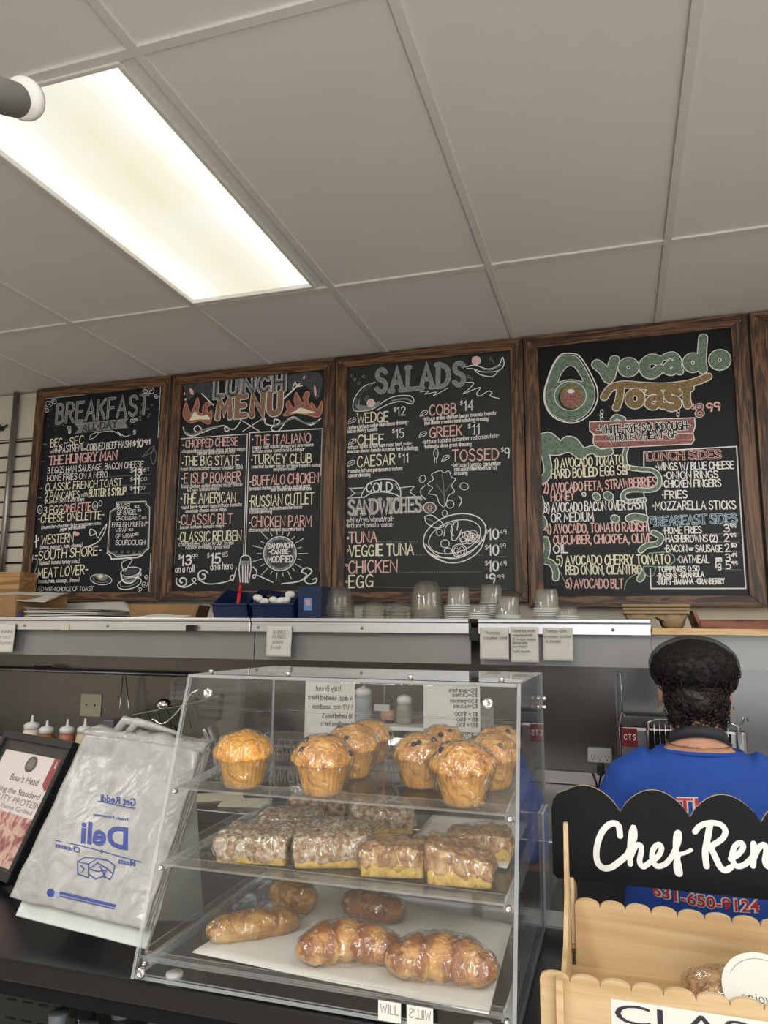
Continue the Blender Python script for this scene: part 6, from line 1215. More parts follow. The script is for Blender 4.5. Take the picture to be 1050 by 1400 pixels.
def croissant(L, R, label, seed, mat='crois', bend=1.0, name='croissant', seg=7, flat=0.85, group='wrapped pastries on the bottom tray', tails=()):
    t = thing(name, label, name.replace('_', ' '), (0, 0, 0), group); mb = MB(); n = 60; pts = []; rad = []
    for k in range(n + 1):
        u = k / n * 2 - 1; a = u * bend; rr = L / (2 * max(0.05, math.sin(min(bend, 1.5))) ) if bend > 0.02 else 0
        x = rr * math.sin(a) if bend > 0.02 else u * L / 2; y = -rr * (1 - math.cos(a)) if bend > 0.02 else 0
        e = max(0.0, 1 - abs(u) ** 2.4) ** 0.55; saw = ((abs(u) * seg / 2 + 0.15) % 1.0)
        r = R * (0.20 + 0.80 * e) * (1.0 - (0.26 if bend > 0.4 else 0.12) * saw); pts.append(Vector((x, y, R * flat * 0.96))); rad.append(max(0.004, r if 0 < k < n else 0.004))
    mb.tube(pts, rad, 28)
    mb.v = [(v[0], v[1], max(0.001, (v[2]) * flat)) for v in mb.v]
    m2 = remesh(mb, 0.0026, 1, lambda p, nn: Vector(p) + nn * 0.0016 * fbm(p + Vector((seed, 0, 0)), 45) if p.z > 0.002 else p)
    m2.build('crust', [M[mat]], t, local=True)
    film(t, [m2] if bend < 0.5 else [m2], 1.02, 0.0036, 0.0022, seed, tails)
    return t
put(croissant(0.128, 0.037, 'large croissant at the front right of the bottom tray', 1.3, 'crois', 1.05, seg=5), 2, 606, 1338, 0.10)
put(croissant(0.118, 0.035, 'large croissant in the middle of the bottom tray, left of the front one', 4.1, 'crois', 1.25, seg=5), 2, 476, 1312, 0.35)
put(croissant(0.110, 0.029, 'dark brown filled pastry at the rear of the bottom tray', 7.2, 'dark', 0.05, 'filled_pastry', 3), 2, 511, 1258, -0.18)
put(croissant(0.140, 0.028, 'long pale turnover slanting across the left of the bottom tray', 9.4, 'turn', 0.12, 'turnover', 3, 0.8), 2, 345, 1282, 0.68)
put(croissant(0.085, 0.033, 'crumpled film-wrapped pastry behind the long turnover', 11.7, 'turn', 0.5, 'danish_pastry', 5, 0.9, tails=[((0.035, -0.02, 0.014), (0.014, -0.012, 0.004), 0.014)]), 2, 400, 1246, -0.35)
# ================================================================ framed poster in a stand, far left
def frame_plane(A, B_, C_, D):                          # bottom-left, bottom-right, top-right, top-left
    A, B_, C_, D = map(Vector, (A, B_, C_, D)); n = (B_ - A).cross(D - A).normalized()
    if n.y > 0: n = -n
    return (lambda u, v, k=0.0: A.lerp(B_, u).lerp(D.lerp(C_, u), v) + n * k), n
SG, sn = frame_plane((-1.368, 1.292, CT + 0.012), (-1.108, 1.205, CT + 0.012), (-1.068, 1.312, 1.268), (-1.326, 1.399, 1.268))
t = thing('poster_stand', 'black-framed deli meat poster leaning in a stand at the far left of the counter', 'poster stand', SG(0.5, 0, -0.05).xy.to_3d() + Vector((0, 0, CT)))
def pq(u0, v0, u1, v1, k): return [SG(u0, v0, k), SG(u1, v0, k), SG(u1, v1, k), SG(u0, v1, k)]
MB().slab(pq(0, 0, 1, 1, -0.012), sn * 0.010).build('backing', [M['blackp']], t)
for r in ((0, 0, 1, 0.07), (0, 0.94, 1, 1), (0, 0.0702, 0.05, 0.9398), (0.95, 0.0702, 1, 0.9398)):
    MB().slab(pq(*r, -0.0018), sn * 0.010).build('frame', [M['blackp']], t, bevel=0.0015)
MB().slab([SG(0.2, 0.0, -0.0125), SG(0.8, 0.0, -0.0125), SG(0.8, 0.0, -0.0125) + Vector((0.02, 0.10, 0)), SG(0.2, 0.0, -0.0125) + Vector((0.02, 0.10, 0))], (0, 0, 0.004)).build('foot', [M['blackp']], t)
po = MB().slab(pq(0.10, 0.08, 0.94, 0.86, -0.0017), sn * 0.0006).build('poster', [m_plain('poster_paper', (226, 214, 206), 0.5, var=0.05, scale=6)], t)
tp = NT('meat_photo'); v_ = tp.coords(); n_ = tp.noise(26, v_, 3, 0.6, 1.5)
b_ = tp.bsdf(tp.ramp(n_, [(0.3, lin((84, 60, 52))), (0.45, lin((170, 96, 92))), (0.55, lin((214, 180, 160))), (0.68, lin((196, 150, 140))), (0.8, lin((140, 62, 62)))]), 0.5); MEATP = tp.done(b_)
MB().slab(pq(0.10, 0.081, 0.94, 0.42, -0.001), sn * 0.0004).build('meat_picture', [MEATP], t)
MB().slab([SG(0.82, 0.66, -0.001), SG(0.88, 0.62, -0.001), SG(0.94, 0.66, -0.001), SG(0.94, 0.86, -0.001), SG(0.82, 0.86, -0.001)], sn * 0.0004).build('ribbon', [m_plain('ribbon_red', (150, 52, 62), 0.5)], t)
mb = MB(); mb.quad([SG(0.55 + 0.075 * math.cos(2 * PI * k / 24), 0.785 + 0.062 * math.sin(2 * PI * k / 24), -0.0005) for k in range(24)]); e_ = mb.build('emblem', [m_plain('emblem_dark', (70, 66, 62), 0.5, var=0.3, scale=150)], t)
mb = MB(); mb.quad([SG(0.55 + 0.05 * math.cos(2 * PI * k / 24), 0.785 + 0.042 * math.sin(2 * PI * k / 24), -0.0002) for k in range(24)]); mb.build('emblem_face', [m_plain('emblem_mid', (116, 108, 98), 0.5, var=0.3, scale=200)], e_)
FONT = bpy.data.curves.new('f', 'FONT').font
def ftext(txt, o, ex, ey, nrm, mat, parent, name='lettering', width=None, height=None, bold=0.0):
    """type set in Blender's built-in face: fitted to width along ex and cap height along ey"""
    c = bpy.data.curves.new(name, 'FONT'); c.body = txt; c.size = 1.0; c.resolution_u = 3; c.offset = bold
    ob = bpy.data.objects.new(name, c); COL.objects.link(ob); bpy.context.view_layer.update()
    dg = bpy.context.evaluated_depsgraph_get(); me = bpy.data.meshes.new_from_object(ob.evaluated_get(dg)); bpy.data.objects.remove(ob)
    xs = [v.co.x for v in me.vertices]; ys = [v.co.y for v in me.vertices]; cap = 0.69
    sx = 1.0 / (max(xs) - min(xs)); x0 = min(xs); mb = MB()
    mb.add([Vector(o) + Vector(ex) * ((v.co.x - x0) * sx) + Vector(ey) * (v.co.y / cap) for v in me.vertices], [tuple(p.vertices) for p in me.polygons])
    bpy.data.meshes.remove(me)
    return mb.build(name, [mat], parent) if parent is not None else mb
def sgtext(txt, u0, u1, v, h, mat):
    a, b = SG(u0, v, -0.0006), SG(u1, v, -0.0006); ey = (SG(u0, v + h, -0.0006) - a); ftext(txt, a, b - a, ey, sn, mat, t)
dk = m_plain('poster_ink', (60, 54, 50), 0.6); gk = m_plain('poster_grey', (128, 112, 106), 0.6)
sgtext("Boar's Head", 0.36, 0.76, 0.645, 0.05, dk); sgtext('Setting the Standard', 0.16, 0.86, 0.555, 0.042, dk); sgtext('QUALITY PROTEIN', 0.12, 0.92, 0.49, 0.046, gk)
sgtext('Flame Grilled', 0.42, 0.86, 0.445, 0.03, gk); sgtext('Chicken Breast', 0.34, 0.72, 0.405, 0.028, gk); sgtext('EVEROAST', 0.13, 0.38, 0.446, 0.028, gk)
sgtext('1', 0.865, 0.89, 0.79, 0.05, M['white'])
MB().slab(pq(0.05, 0.07, 0.95, 0.94, 0.003), sn * 0.0015).build('cover_sheet', [m_clear('poster_cover', (0.97, 0.97, 0.98), 1.45, 0.04, 0.6)], t)
# ================================================================ pack of deli bags on a slanted stand
BG, bn_ = frame_plane((-0.955, 1.055, 1.062), (-0.677, 1.022, 1.057), (-0.684, 1.178, 1.300), (-0.940, 1.202, 1.312))
def bq(u0, v0, u1, v1, k): return [BG(u0, v0, k), BG(u1, v0, k), BG(u1, v1, k), BG(u0, v1, k)]
t = thing('bag_stand', 'grey-white slanted board stand under the pack of plastic bags', 'stand', Vector((-0.81, 1.12, CT)))
gw = m_plain('stand_white', (196, 200, 196), 0.5, var=0.05)
MB().slab(bq(0.03, -0.075, 0.99, 1.0, -0.012), bn_ * 0.008).build('board', [gw], t, bevel=0.002)
for u in (0.12, 0.9):
    a = BG(u, 0.85, -0.0125); MB().slab([a, BG(u, 0.05, -0.0125), Vector((a.x, a.y + 0.02, CT + 0.0008)), Vector((a.x, a.y + 0.05, CT + 0.0008))], (0.004, 0, 0)).build('leg', [gw], t)
mb = MB(); pts = [at(196, 1002, 1.21), at(208, 984, 1.2), at(222, 990, 1.2), at(240, 976, 1.2), at(262, 948, 1.2), at(278, 943, 1.2), at(292, 952, 1.2), at(318, 934, 1.21)]
MB().tube([BG(0.35, 0.99, -0.006)] + catmull([tuple(p) for p in pts[:5]], 5) + [pts[5] + Vector((-0.01, 0, 0))], 0.0016, 8).build('wire', [M['chrome']], t)
tb = NT('bag_film'); v_ = tb.coords(); f_ = tb.noise(30, v_, 4, 0.6, 1.0)
b_ = tb.bsdf(tb.ramp(f_, [(0.3, lin((146, 144, 140))), (0.7, lin((172, 171, 167)))]), 0.28, Specular_IOR_Level=0.6); tb.bump(tb.noise(22, v_, 3, 0.5, 2.0), b_, 0.5, 0.004); BAGM = tb.done(b_)
t = thing('plastic_bag_pack', 'pack of white deli bags with blue reversed print hung on the slanted stand', 'plastic bags', Vector((-0.81, 1.10, 1.06)))
def bag_sheet(name, k0, seed, u0=0.0, u1=1.0, v0=0.0, v1=0.94, amp=0.0025, th=0.0012):
    mb = MB(); nx, ny = 44, 60; vs = []; fs = []
    for j in range(ny + 1):
        for i in range(nx + 1):
            u, v = i / nx, j / ny; uu = u0 + (u1 - u0) * u; vv = v0 + (v1 - v0) * v
            e = min(u, 1 - u) * 6; e = min(1, e)
            k = k0 + amp * (fbm((u * 2.4 + 0.8 * v + seed, v * 1.6, seed), 1.5) + 0.6 * abs(fbm((u * 5 + v * 3, v * 2, seed + 4), 1.2))) - 0.006 * (1 - e) ** 2 + 0.006 * max(0, v - 0.88) / 0.12
            if v < 0.03: k -= 0.003
            p = BG(uu + 0.012 * fbm((v * 5, seed, 0), 1, 2) * (1 - e), vv + 0.006 * fbm((u * 4, seed, 1), 1, 2) * (1 if j in (0, ny) else 0), max(k, k0 - 0.004)); vs.append(p)
    for j in range(ny):
        for i in range(nx): q = j * (nx + 1) + i; fs.append((q, q + 1, q + nx + 2, q + nx + 1))
    mb.add(vs, fs, 0, True); o = mb.build(name, [BAGM], t); s_ = o.modifiers.new('s', 'SOLIDIFY'); s_.thickness = th; s_.offset = -1; return o
for k in range(4): bag_sheet('bag_layer', 0.002 + 0.004 * k, k * 2.1, 0.004 * k, 1.0 - 0.006 * k + 0.004, 0.0 + 0.006 * (3 - k), 0.985, 0.0012, 0.003)
bag_sheet('front_bag', 0.0205, 9.0)
# gathered tops
for k in range(4):
    mb = MB(); n = 40; P_ = []
    for i in range(n + 1):
        u = i / n; P_.append(BG(-0.01 + 1.03 * u, 0.955 + 0.013 * k + 0.010 * fbm((u * 6, k * 3.0, 0), 1, 2), 0.016 - 0.005 * k + 0.005 * fbm((u * 9, k * 5.0, 2), 1, 2)))
    vs = []; fs = []
    for i, p in enumerate(P_):
        u = i / n; h = 0.020 + 0.012 * fbm((u * 4, k, 7.0), 1, 2)
        for j in range(6):
            a = j / 5; vs.append(p + Vector((0.002 * math.sin(u * 40 + k), 0, 0)) + bn_ * (0.006 * math.sin(a * PI) * (1 + fbm((u * 12, a * 3, k), 1, 2))) + (BG(0.5, 1, 0) - BG(0.5, 0, 0)).normalized() * (h * a - 0.008) + Vector((0, 0.012 * a * a, 0)))
    for i in range(n):
        for j in range(5): q = i * 6 + j; fs.append((q, q + 6, q + 7, q + 1))
    mb.add(vs, fs, 0, True); o = mb.build('bag_top_fold', [BAGM], t); s_ = o.modifiers.new('s', 'SOLIDIFY'); s_.thickness = 0.0015
for u0, sd in ((0.22, 1), (0.33, 5)):
    mb = MB(); c0 = BG(u0, 1.0, 0.004)
    mb.tube([c0, c0 + Vector((0.012, 0.004, 0.022)), c0 + Vector((0.04, 0.004, 0.018)), c0 + Vector((0.10, 0.004, 0.004))], [0.010, 0.008, 0.006, 0.004], 10); mb.v = [tuple(Vector(v) + Vector((0, 0, 0.004)) * noise.noise(Vector(v) * 90)) for v in mb.v]
    mb.build('bag_handle', [BAGM], t)
# reversed blue print, laid onto the front bag's surface
fb = [o for o in t.children if o.name.startswith('front_bag')][0]
tl = Vector(t.location); bvh = BVHTree.FromPolygons([v.co + tl for v in fb.data.vertices], [tuple(p.vertices) for p in fb.data.polygons])
def on_bag(p):
    h = bvh.ray_cast(p + bn_ * 0.1, -bn_); return (h[0] if h[0] is not None else p) + bn_ * 0.0008
def bag_px(u, v): return on(u, v, BG(0.5, 0.5, 0.022), bn_)
def bag_print(mb, name='print', mat=None):
    mb.v = [tuple(on_bag(Vector(v))) for v in mb.v]; return mb.build(name, [mat or M['blue_ink']], t)
def ztext(txt, x0, y0, x1, y1, h, serif=False, lw=0.0016, bold=0.02):     # zoom: (0,930) scale 2.98, text runs right to left
    P = lambda x, y: bag_px(x / 2.98, 930 + y / 2.98)
    a, b = P(x1, y1), P(x0, y0); ey = P(x1, y1 - h) - a
    mb = ftext(txt, a, b - a, ey, bn_, None, None, bold=bold); return bag_print(mb, 'print')
ztext('Get Reddi', 408, 492, 552, 512, 30); ztext('Deli', 330, 660, 520, 690, 88, bold=0.03); ztext('Cheeses', 228, 682, 328, 705, 22); ztext('Meats', 482, 745, 550, 760, 22); ztext('Fresh Favorites', 380, 552, 520, 572, 12)
PZ = lambda x, y: bag_px(x / 2.98, 930 + y / 2.98)
def bline(pts, w, name='print'):
    mb = MB(); mb.ribbon([PZ(*q) for q in pts], w, bn_); bag_print(mb, name)
bline([(398, 492), (548, 522)], 0.0014); bline([(230, 655), (330, 675), (412, 697)], 0.0014); bline([(425, 700), (500, 722), (572, 740)], 0.0014); bline([(378, 545), (432, 556)], 0.001)
mb = MB(); mb.quad([PZ(417 + 7 * math.cos(k), 699 + 7 * math.sin(k)) for k in [2 * PI * q / 10 for q in range(10)]]); bag_print(mb)
for pts in ([(318, 740), (318, 790), (362, 805), (362, 750), (318, 740), (350, 722), (400, 728), (362, 750)], [(362, 790), (390, 810), (420, 800), (450, 812), (462, 790), (440, 770), (400, 745), (380, 760), (362, 770)], [(400, 728), (440, 735), (468, 755), (462, 790)], [(372, 772), (400, 780), (430, 775)], [(330, 755), (345, 770), (335, 785)], [(410, 760), (430, 800)], [(440, 770), (420, 800)]): bline(pts, 0.0018, 'basket_print')
for w, (a, b) in ((0.004, ((250, 868), (470, 920))), (0.0016, ((250, 882), (466, 932)))): bline([a, b], w)
mb = MB(); mb.quad([PZ(210 + 17 * math.cos(k), 868 + 17 * math.sin(k)) for k in [2 * PI * q / 18 for q in range(18)]]); bag_print(mb)
mb = MB(); mb.quad([PZ(236 + 12 * math.cos(k), 876 + 12 * math.sin(k)) for k in [2 * PI * q / 18 for q in range(18)]]); bag_print(mb, 'print', m_plain('grey_blue_print', (136, 142, 170), 0.5))
# ================================================================ wooden counter rack with black scalloped sign
RX0 = -0.109; RX1 = 0.46
def scallop(x0, x1, z, pitch, dz, n=9):
    pts = []; k = max(1, round((x1 - x0) / pitch)); p = (x1 - x0) / k
    for i in range(k):
        for j in range(n):
            a = PI - PI * j / n; pts.append((x0 + p * i + p / 2 + p / 2 * math.cos(a), z + dz * math.sin(a) ** 0.8))
    pts.append((x1, z)); return pts
t = thing('display_rack', 'pale plywood two-tier rack with black scalloped name sign at the right', 'display rack', (0.17, 1.1, CT))
WD = [M['ply'], M['plyedge']]
def face(pts, y, th, name, mats=None):
    return MB().prism(pts, lambda x, z: Vector((x, y, z)), (0, th, 0), 0, 1).build(name, mats or WD, t)
zf = at(790, 1338, 1.0).z - 0.006
fp = [(RX0 + 0.012, CT + 0.001), (RX1, CT + 0.001)] + scallop(RX0, RX1, zf, 0.0365, 0.010)[::-1] + [(RX0, CT + 0.012), (RX0 + 0.004, CT + 0.004)]
face(fp, 1.0, 0.006, 'front_panel')
zb2 = at(840, 1240, 1.13).z - 0.004
face([(RX0 + 0.036, 1.045), (RX1, 1.045)] + scallop(RX0 + 0.036, RX1, zb2, 0.0335, 0.010)[::-1], 1.13, 0.006, 'middle_panel')
MB().box(RX0 + 0.03, RX1, 1.0065, 1.1295, 1.045, 1.050).build('front_shelf', [M['ply']], t)
MB().box(RX0 + 0.03, RX1, 1.1365, 1.205, 1.068, 1.073).build('rear_shelf', [M['ply']], t)
# posts (one side cheek: tall rear upright, low front upright)
px = at(766, 1340, 1.0).x; qx = at(778, 1180, 1.13).x
MB().box(px - 0.0045, px + 0.0045, 0.984, 0.9995, CT + 0.001, at(766, 1338, 0.99).z).build('front_post', WD, t, bevel=0.001)
sp = [(1.0065, CT + 0.001), (1.0065, at(768, 1336, 1.01).z), (1.06, 1.10), (1.10, 1.150), (1.118, at(778, 1126, 1.118).z), (1.1295, at(778, 1126, 1.12).z), (1.1295, 1.05), (1.205, 1.05), (1.205, CT + 0.001)]
MB().prism(sp, lambda y, z: Vector((RX0 + 0.0245, y, z)), (0.0055, 0, 0), 1, 0).build('side_cheek', WD, t)
MB().prism([(1.137, 1.074), (1.205, 1.074), (1.205, 1.13), (1.137, 1.16)], lambda y, z: Vector((RX0 + 0.030, y, z)), (0.005, 0, 0), 0, 1).build('side_cheek', WD, t)
# sign
sx0 = at(755, 1150, 1.206).x; zt0 = 1.238; zs0 = at(757, 1200, 1.206).z
def hump(xs, zv, zp):
    out = []
    for (a, b) in zip(xs[:-1], xs[1:]):
        for j in range(12):
            f = j / 12; out.append((a + (b - a) * f, zv + (zp - zv) * (math.sin(PI * f) ** 0.75)))
    out.append((xs[-1], zv)); return out
xs = [sx0 - 0.0, at(848, 1112, 1.206).x, at(943, 1108, 1.206).x, at(1040, 1115, 1.206).x, 0.27, 0.36, 0.45]
top = hump(xs, zt0, 1.272); top = [(x, z) for x, z in top if not (x < sx0 + 0.030 and z < 1.262)]
top = [(sx0, 1.235), (sx0 + 0.003, 1.248), (sx0 + 0.010, 1.258)] + [q for q in top if q[0] > sx0 + 0.016]
sg = face([(sx0, zs0 + 0.006), (sx0 + 0.006, zs0), (0.45, zs0)] + top[::-1], 1.206, 0.006, 'sign_board', [M['blackm'], M['plyedge']])
# brush lettering
def zs_pt(x, y, k=0.0): return at(730 + x / 3.281, 1040 + y / 3.281, 1.206) + Vector((0, -0.0008 - k, 0))
def brush(strokes, widths):
    mb = MB()
    for i, (st, w) in enumerate(zip(strokes, widths)):
        pp = catmull([tuple(q) for q in st], 7); m_ = len(pp)
        for j in range(1):
            L = [zs_pt(*q, 0.00012 * i + 0.000003 * jj) for jj, q in enumerate(pp)]
        mb.ribbon(L, w * 1.28, NB, 0, True)
    return mb.build('lettering', [M['paint']], t)
brush([[(386, 336), (378, 290), (345, 282), (305, 320), (282, 390), (284, 450), (310, 480), (345, 478), (380, 455), (415, 425)]], [0.0068])
brush([[(415, 425), (450, 350), (447, 300), (436, 330), (430, 400), (432, 462)], [(434, 430), (455, 385), (475, 378), (482, 400), (474, 450), (490, 474), (520, 455)]], [0.0060, 0.0060])
brush([[(520, 455), (555, 430), (572, 395), (560, 375), (536, 395), (530, 440), (552, 472), (590, 462), (618, 430)]], [0.0058])
brush([[(618, 430), (646, 370), (650, 325), (638, 335), (636, 400), (650, 470), (655, 505), (642, 500), (638, 460), (648, 420)], [(636, 420), (670, 415), (705, 400)]], [0.0058, 0.0040])
brush([[(722, 318), (745, 292), (790, 278), (835, 285), (858, 312), (848, 345), (812, 372), (786, 384)], [(790, 282), (778, 350), (768, 410), (774, 472)], [(790, 384), (808, 420), (835, 475), (858, 490), (882, 478)]], [0.0060, 0.0068, 0.0066])
brush([[(882, 440), (915, 420), (938, 388), (928, 368), (902, 382), (888, 430), (905, 470), (945, 465), (985, 425)]], [0.0058])
brush([[(985, 372), (985, 420), (982, 470)], [(984, 440), (1005, 395), (1030, 376), (1042, 400), (1036, 450), (1052, 474), (1085, 450)]], [0.0062, 0.0060])
# front label
a, b = at(835, 1366, 0.998), at(1085, 1404, 0.998); zt_ = at(836, 1366, 0.998).z
l = MB().box(a.x, a.x + 0.29, 0.9992, 0.9998, CT + 0.003, zt_).build('name_label', [M['paper']], t)
z0 = at(845, 1398, 0.998).z; hcap = at(845, 1372, 0.998).z - z0
ftext('CLASSIC', (at(841, 1398, 0.998).x, 0.9988, z0), (0.235, 0, 0), (0, 0, hcap), NB, M['ink'], l, 'lettering')
# wrapped cookie with round paper label, lying in the front tray
p = at(1012, 1352, 1.065)
t = thing('cookie_pack', 'bagged crumbly cookie with a round white paper label in the plywood rack', 'cookie', (p.x, 1.066, 1.0505))
bz = MB(); bz.blob((0.0, 0, 0.020), (0.062, 0.040, 0.020), 4, 0, lambda q, n: q * (1 + 0.12 * fbm(n * 2.5, 1, 3))); bz.v = [(v[0], v[1], max(0.0005, v[2])) for v in bz.v]
ck = bz.build('cookie', [M['crumb2']], t, local=True)
film(t, [bz], 1.05, 0.0034, 0.003, 5.0, [((0.0, 0.0, 0.03), (-0.06, -0.01, 0.012), 0.008)])
LC = Vector((0.022, -0.036, 0.036)); q = Matrix.Rotation(math.radians(38), 3, 'X')
D_ = [LC + q @ Vector((0.046 * math.cos(2 * PI * k / 40), 0.046 * math.sin(2 * PI * k / 40), 0.004)) for k in range(40)]
l = MB().slab(D_, q @ Vector((0, 0, 0.0006))).build('round_label', [M['paper']], t, local=True)
mb = MB()
for k, tx, w in ((0, 'enjoy', 0.03), (1, 'you', 0.02)): write(mb, tx, LC + q @ Vector((-0.026 + 0.032 * k, -0.014, 0.0048)), q @ Vector((w, 0, 0)), q @ Vector((0, 0.010, 0)), q @ Vector((0, 0, 1)), 0.0009)
mb.build('lettering', [M['ink']], l, local=True)
mb = MB(); mb.ribbon([LC + q @ Vector((0.038 * math.cos(a), 0.038 * math.sin(a), 0.0048)) for a in [0.4 + 2.3 * k / 20 for k in range(21)]], 0.0007, q @ Vector((0, 0, 1))); mb.build('rule', [M['ink_g']], l, local=True)
# ================================================================ worker seen from behind, in the aisle
HX, HY = 0.168, 1.93
def lp(u, v, y=HY): return at(u, v, y)
t = thing('person', 'person with short dark curly hair in blue t-shirt, seen from behind', 'person', (HX, HY, 0))
sk = NT('skin'); v_ = sk.coords(); b_ = sk.bsdf(sk.ramp(sk.noise(40, v_, 4), [(0.3, lin((196, 138, 112))), (0.7, lin((214, 160, 134)))]), 0.5, Subsurface_Weight=0.08); SKIN = sk.done(b_)
S = Vector((HX, HY, 0))
def V3(x, y, z): return S + Vector((x, y, z))
body = MB()
# torso, neck and head: overlapping ellipsoids and tubes merged into one skin
def ell_tube(mb, rows, n=24):
    vs = []; fs = []
    for (cx_, cy_, z, rx, ry) in rows:
        for k in range(n): a = 2 * PI * k / n; vs.append(V3(cx_ + rx * math.cos(a), cy_ + ry * math.sin(a), z))
    for i in range(len(rows) - 1):
        for k in range(n): fs.append((i * n + k, i * n + (k + 1) % n, (i + 1) * n + (k + 1) % n, (i + 1) * n + k))
    fs += [tuple(range(n))[::-1], tuple(range((len(rows) - 1) * n, len(rows) * n))]; mb.add(vs, fs, 0, True)
SHZ = 1.190
ell_tube(body, [(0, 0, 0.74, .165, .115), (0, 0, 0.86, .150, .105), (0, 0, 0.96, .140, .098), (0, 0, 1.06, .150, .105), (0, 0, 1.12, .158, .098), (0, 0, SHZ - 0.015, .145, .082), (0, 0.0, SHZ + 0.022, .098, .064), (0, 0.005, SHZ + 0.055, .066, .056), (0, 0.012, SHZ + 0.085, .056, .054), (0, 0.02, SHZ + 0.15, .054, .056)])
HC = V3(0.0, 0.035, 1.372)                               # head centre
body.blob(HC, (0.074, 0.092, 0.098), 4, 0, lambda p, n: Vector((p.x * (1 - 0.16 * max(0, -n.z) ), p.y, p.z)))
body.blob(HC + Vector((0, 0.045, -0.055)), (0.052, 0.052, 0.055), 3)          # jaw
body.tube([HC + Vector((0, 0.088, 0.018)), HC + Vector((0, 0.104, -0.012)), HC + Vector((0, 0.112, -0.022))], [0.009, 0.012, 0.013], 10)   # nose
for s_ in (-1, 1):
    body.blob(HC + Vector((s_ * 0.076, 0.0, -0.014)), (0.007, 0.017, 0.030), 3)    # ear
    body.blob(HC + Vector((s_ * 0.03, 0.083, 0.012)), (0.014, 0.008, 0.008), 2)
    sh = V3(s_ * 0.142, 0.0, SHZ - 0.04); el = V3(s_ * 0.225, 0.005, 0.955); wr = V3(s_ * 0.18, 0.21, 0.95)
    body.tube([V3(s_ * 0.10, 0, SHZ - 0.01), sh, sh.lerp(el, 0.4), el, el.lerp(wr, 0.35), wr, wr + Vector((-s_ * 0.008, 0.02, 0))], [0.06, 0.058, 0.047, 0.040, 0.038, 0.026, 0.025], 16)
    pl = wr + Vector((-s_ * 0.014, 0.055, -0.006)); body.blob(pl, (0.036, 0.046, 0.014), 3)
    for j, (ox, L) in enumerate(((-0.027, 0.058), (-0.009, 0.068), (0.009, 0.064), (0.026, 0.050))):
        a = pl + Vector((ox, 0.034, 0)); body.tube([a, a + Vector((ox * 0.1, L * 0.5, -0.004)), a + Vector((ox * 0.1, L * 0.85, -0.020)), a + Vector((0, L * 0.9, -0.036))], [0.0092, 0.0088, 0.0080, 0.0066], 10)
    a = pl + Vector((-s_ * 0.034, -0.012, 0)); body.tube([a + Vector((s_ * 0.012, -0.01, 0)), a + Vector((-s_ * 0.012, 0.018, -0.008)), a + Vector((-s_ * 0.016, 0.046, -0.018))], [0.012, 0.010, 0.008], 10)
    body.tube([V3(s_ * 0.085, 0, 0.80), V3(s_ * 0.09, 0.01, 0.46), V3(s_ * 0.092, -0.01, 0.08)], [0.088, 0.060, 0.040], 16)
    body.tube([V3(s_ * 0.092, -0.03, 0.05), V3(s_ * 0.095, 0.10, 0.038), V3(s_ * 0.098, 0.16, 0.034)], [0.042, 0.040, 0.030], 12)
bm_ = remesh(body, 0.0062, 4); bm_.v = [(v[0], v[1], max(0.001, v[2])) for v in bm_.v]
bm_.build('body', [SKIN], t)
# blue t-shirt
SHIRT = NT('blue_cotton'); v_ = SHIRT.coords(); nf = SHIRT.noise(320, v_, 2); ng = SHIRT.noise(5, v_, 3)
b_ = SHIRT.bsdf(SHIRT.ramp(ng, [(0.3, lin((30, 70, 154))), (0.7, lin((38, 82, 172)))]), 0.85); SHIRT.bump(nf, b_, 0.2, 0.001); SHIRTM = SHIRT.done(b_)
sh_ = MB()
ell_tube(sh_, [(0, 0, 0.62, .186, .140), (0, 0, 0.75, .184, .138), (0, 0, 0.90, .178, .132), (0, 0, 1.0, .174, .126), (0, 0, 1.08, .176, .122), (0, 0, 1.14, .174, .112), (0, 0, SHZ - 0.004, .156, .094), (0, 0.0, SHZ + 0.022, .122, .080), (0, 0.004, SHZ + 0.040, .094, .073)], 32)
for s_ in (-1, 1):
    sh_.tube([V3(s_ * 0.09, 0, SHZ - 0.012), V3(s_ * 0.146, 0, SHZ - 0.044), V3(s_ * 0.188, 0.002, 1.07), V3(s_ * 0.225, 0.004, 0.965)], [0.066, 0.068, 0.064, 0.068], 20)
def wrinkle(p, n):
    q = p - S; w = 0.0045 * noise.noise(Vector((q.x * 9 + q.z * 5, q.y * 6, q.z * 7))) + 0.0045 * abs(noise.noise(Vector((q.x * 16 - abs(q.x) * q.z * 10, q.y * 5, q.z * 5)))) * min(1, abs(q.x) * 6)
    return p + n * w
sm_ = remesh(sh_, 0.0075, 5, wrinkle); so_ = sm_.build('t_shirt', [SHIRTM], t)
sb = BVHTree.FromPolygons([Vector(v) for v in sm_.v], sm_.f)
def on_shirt(p, k=0.0012):
    h = sb.ray_cast(Vector((p[0], HY - 0.6, p[2])), Vector((0, 1, 0)), 2.0); return (h[0] if h[0] is not None else Vector(p)) + Vector((0, -k, 0))
# collar seam
mb = MB(); mb.tube([V3(0.092 * math.cos(a), 0.004 + 0.070 * math.sin(a), SHZ + 0.040) for a in [2 * PI * k / 36 for k in range(36)]], 0.0055, 8, True); mb.build('collar', [SHIRTM], t)
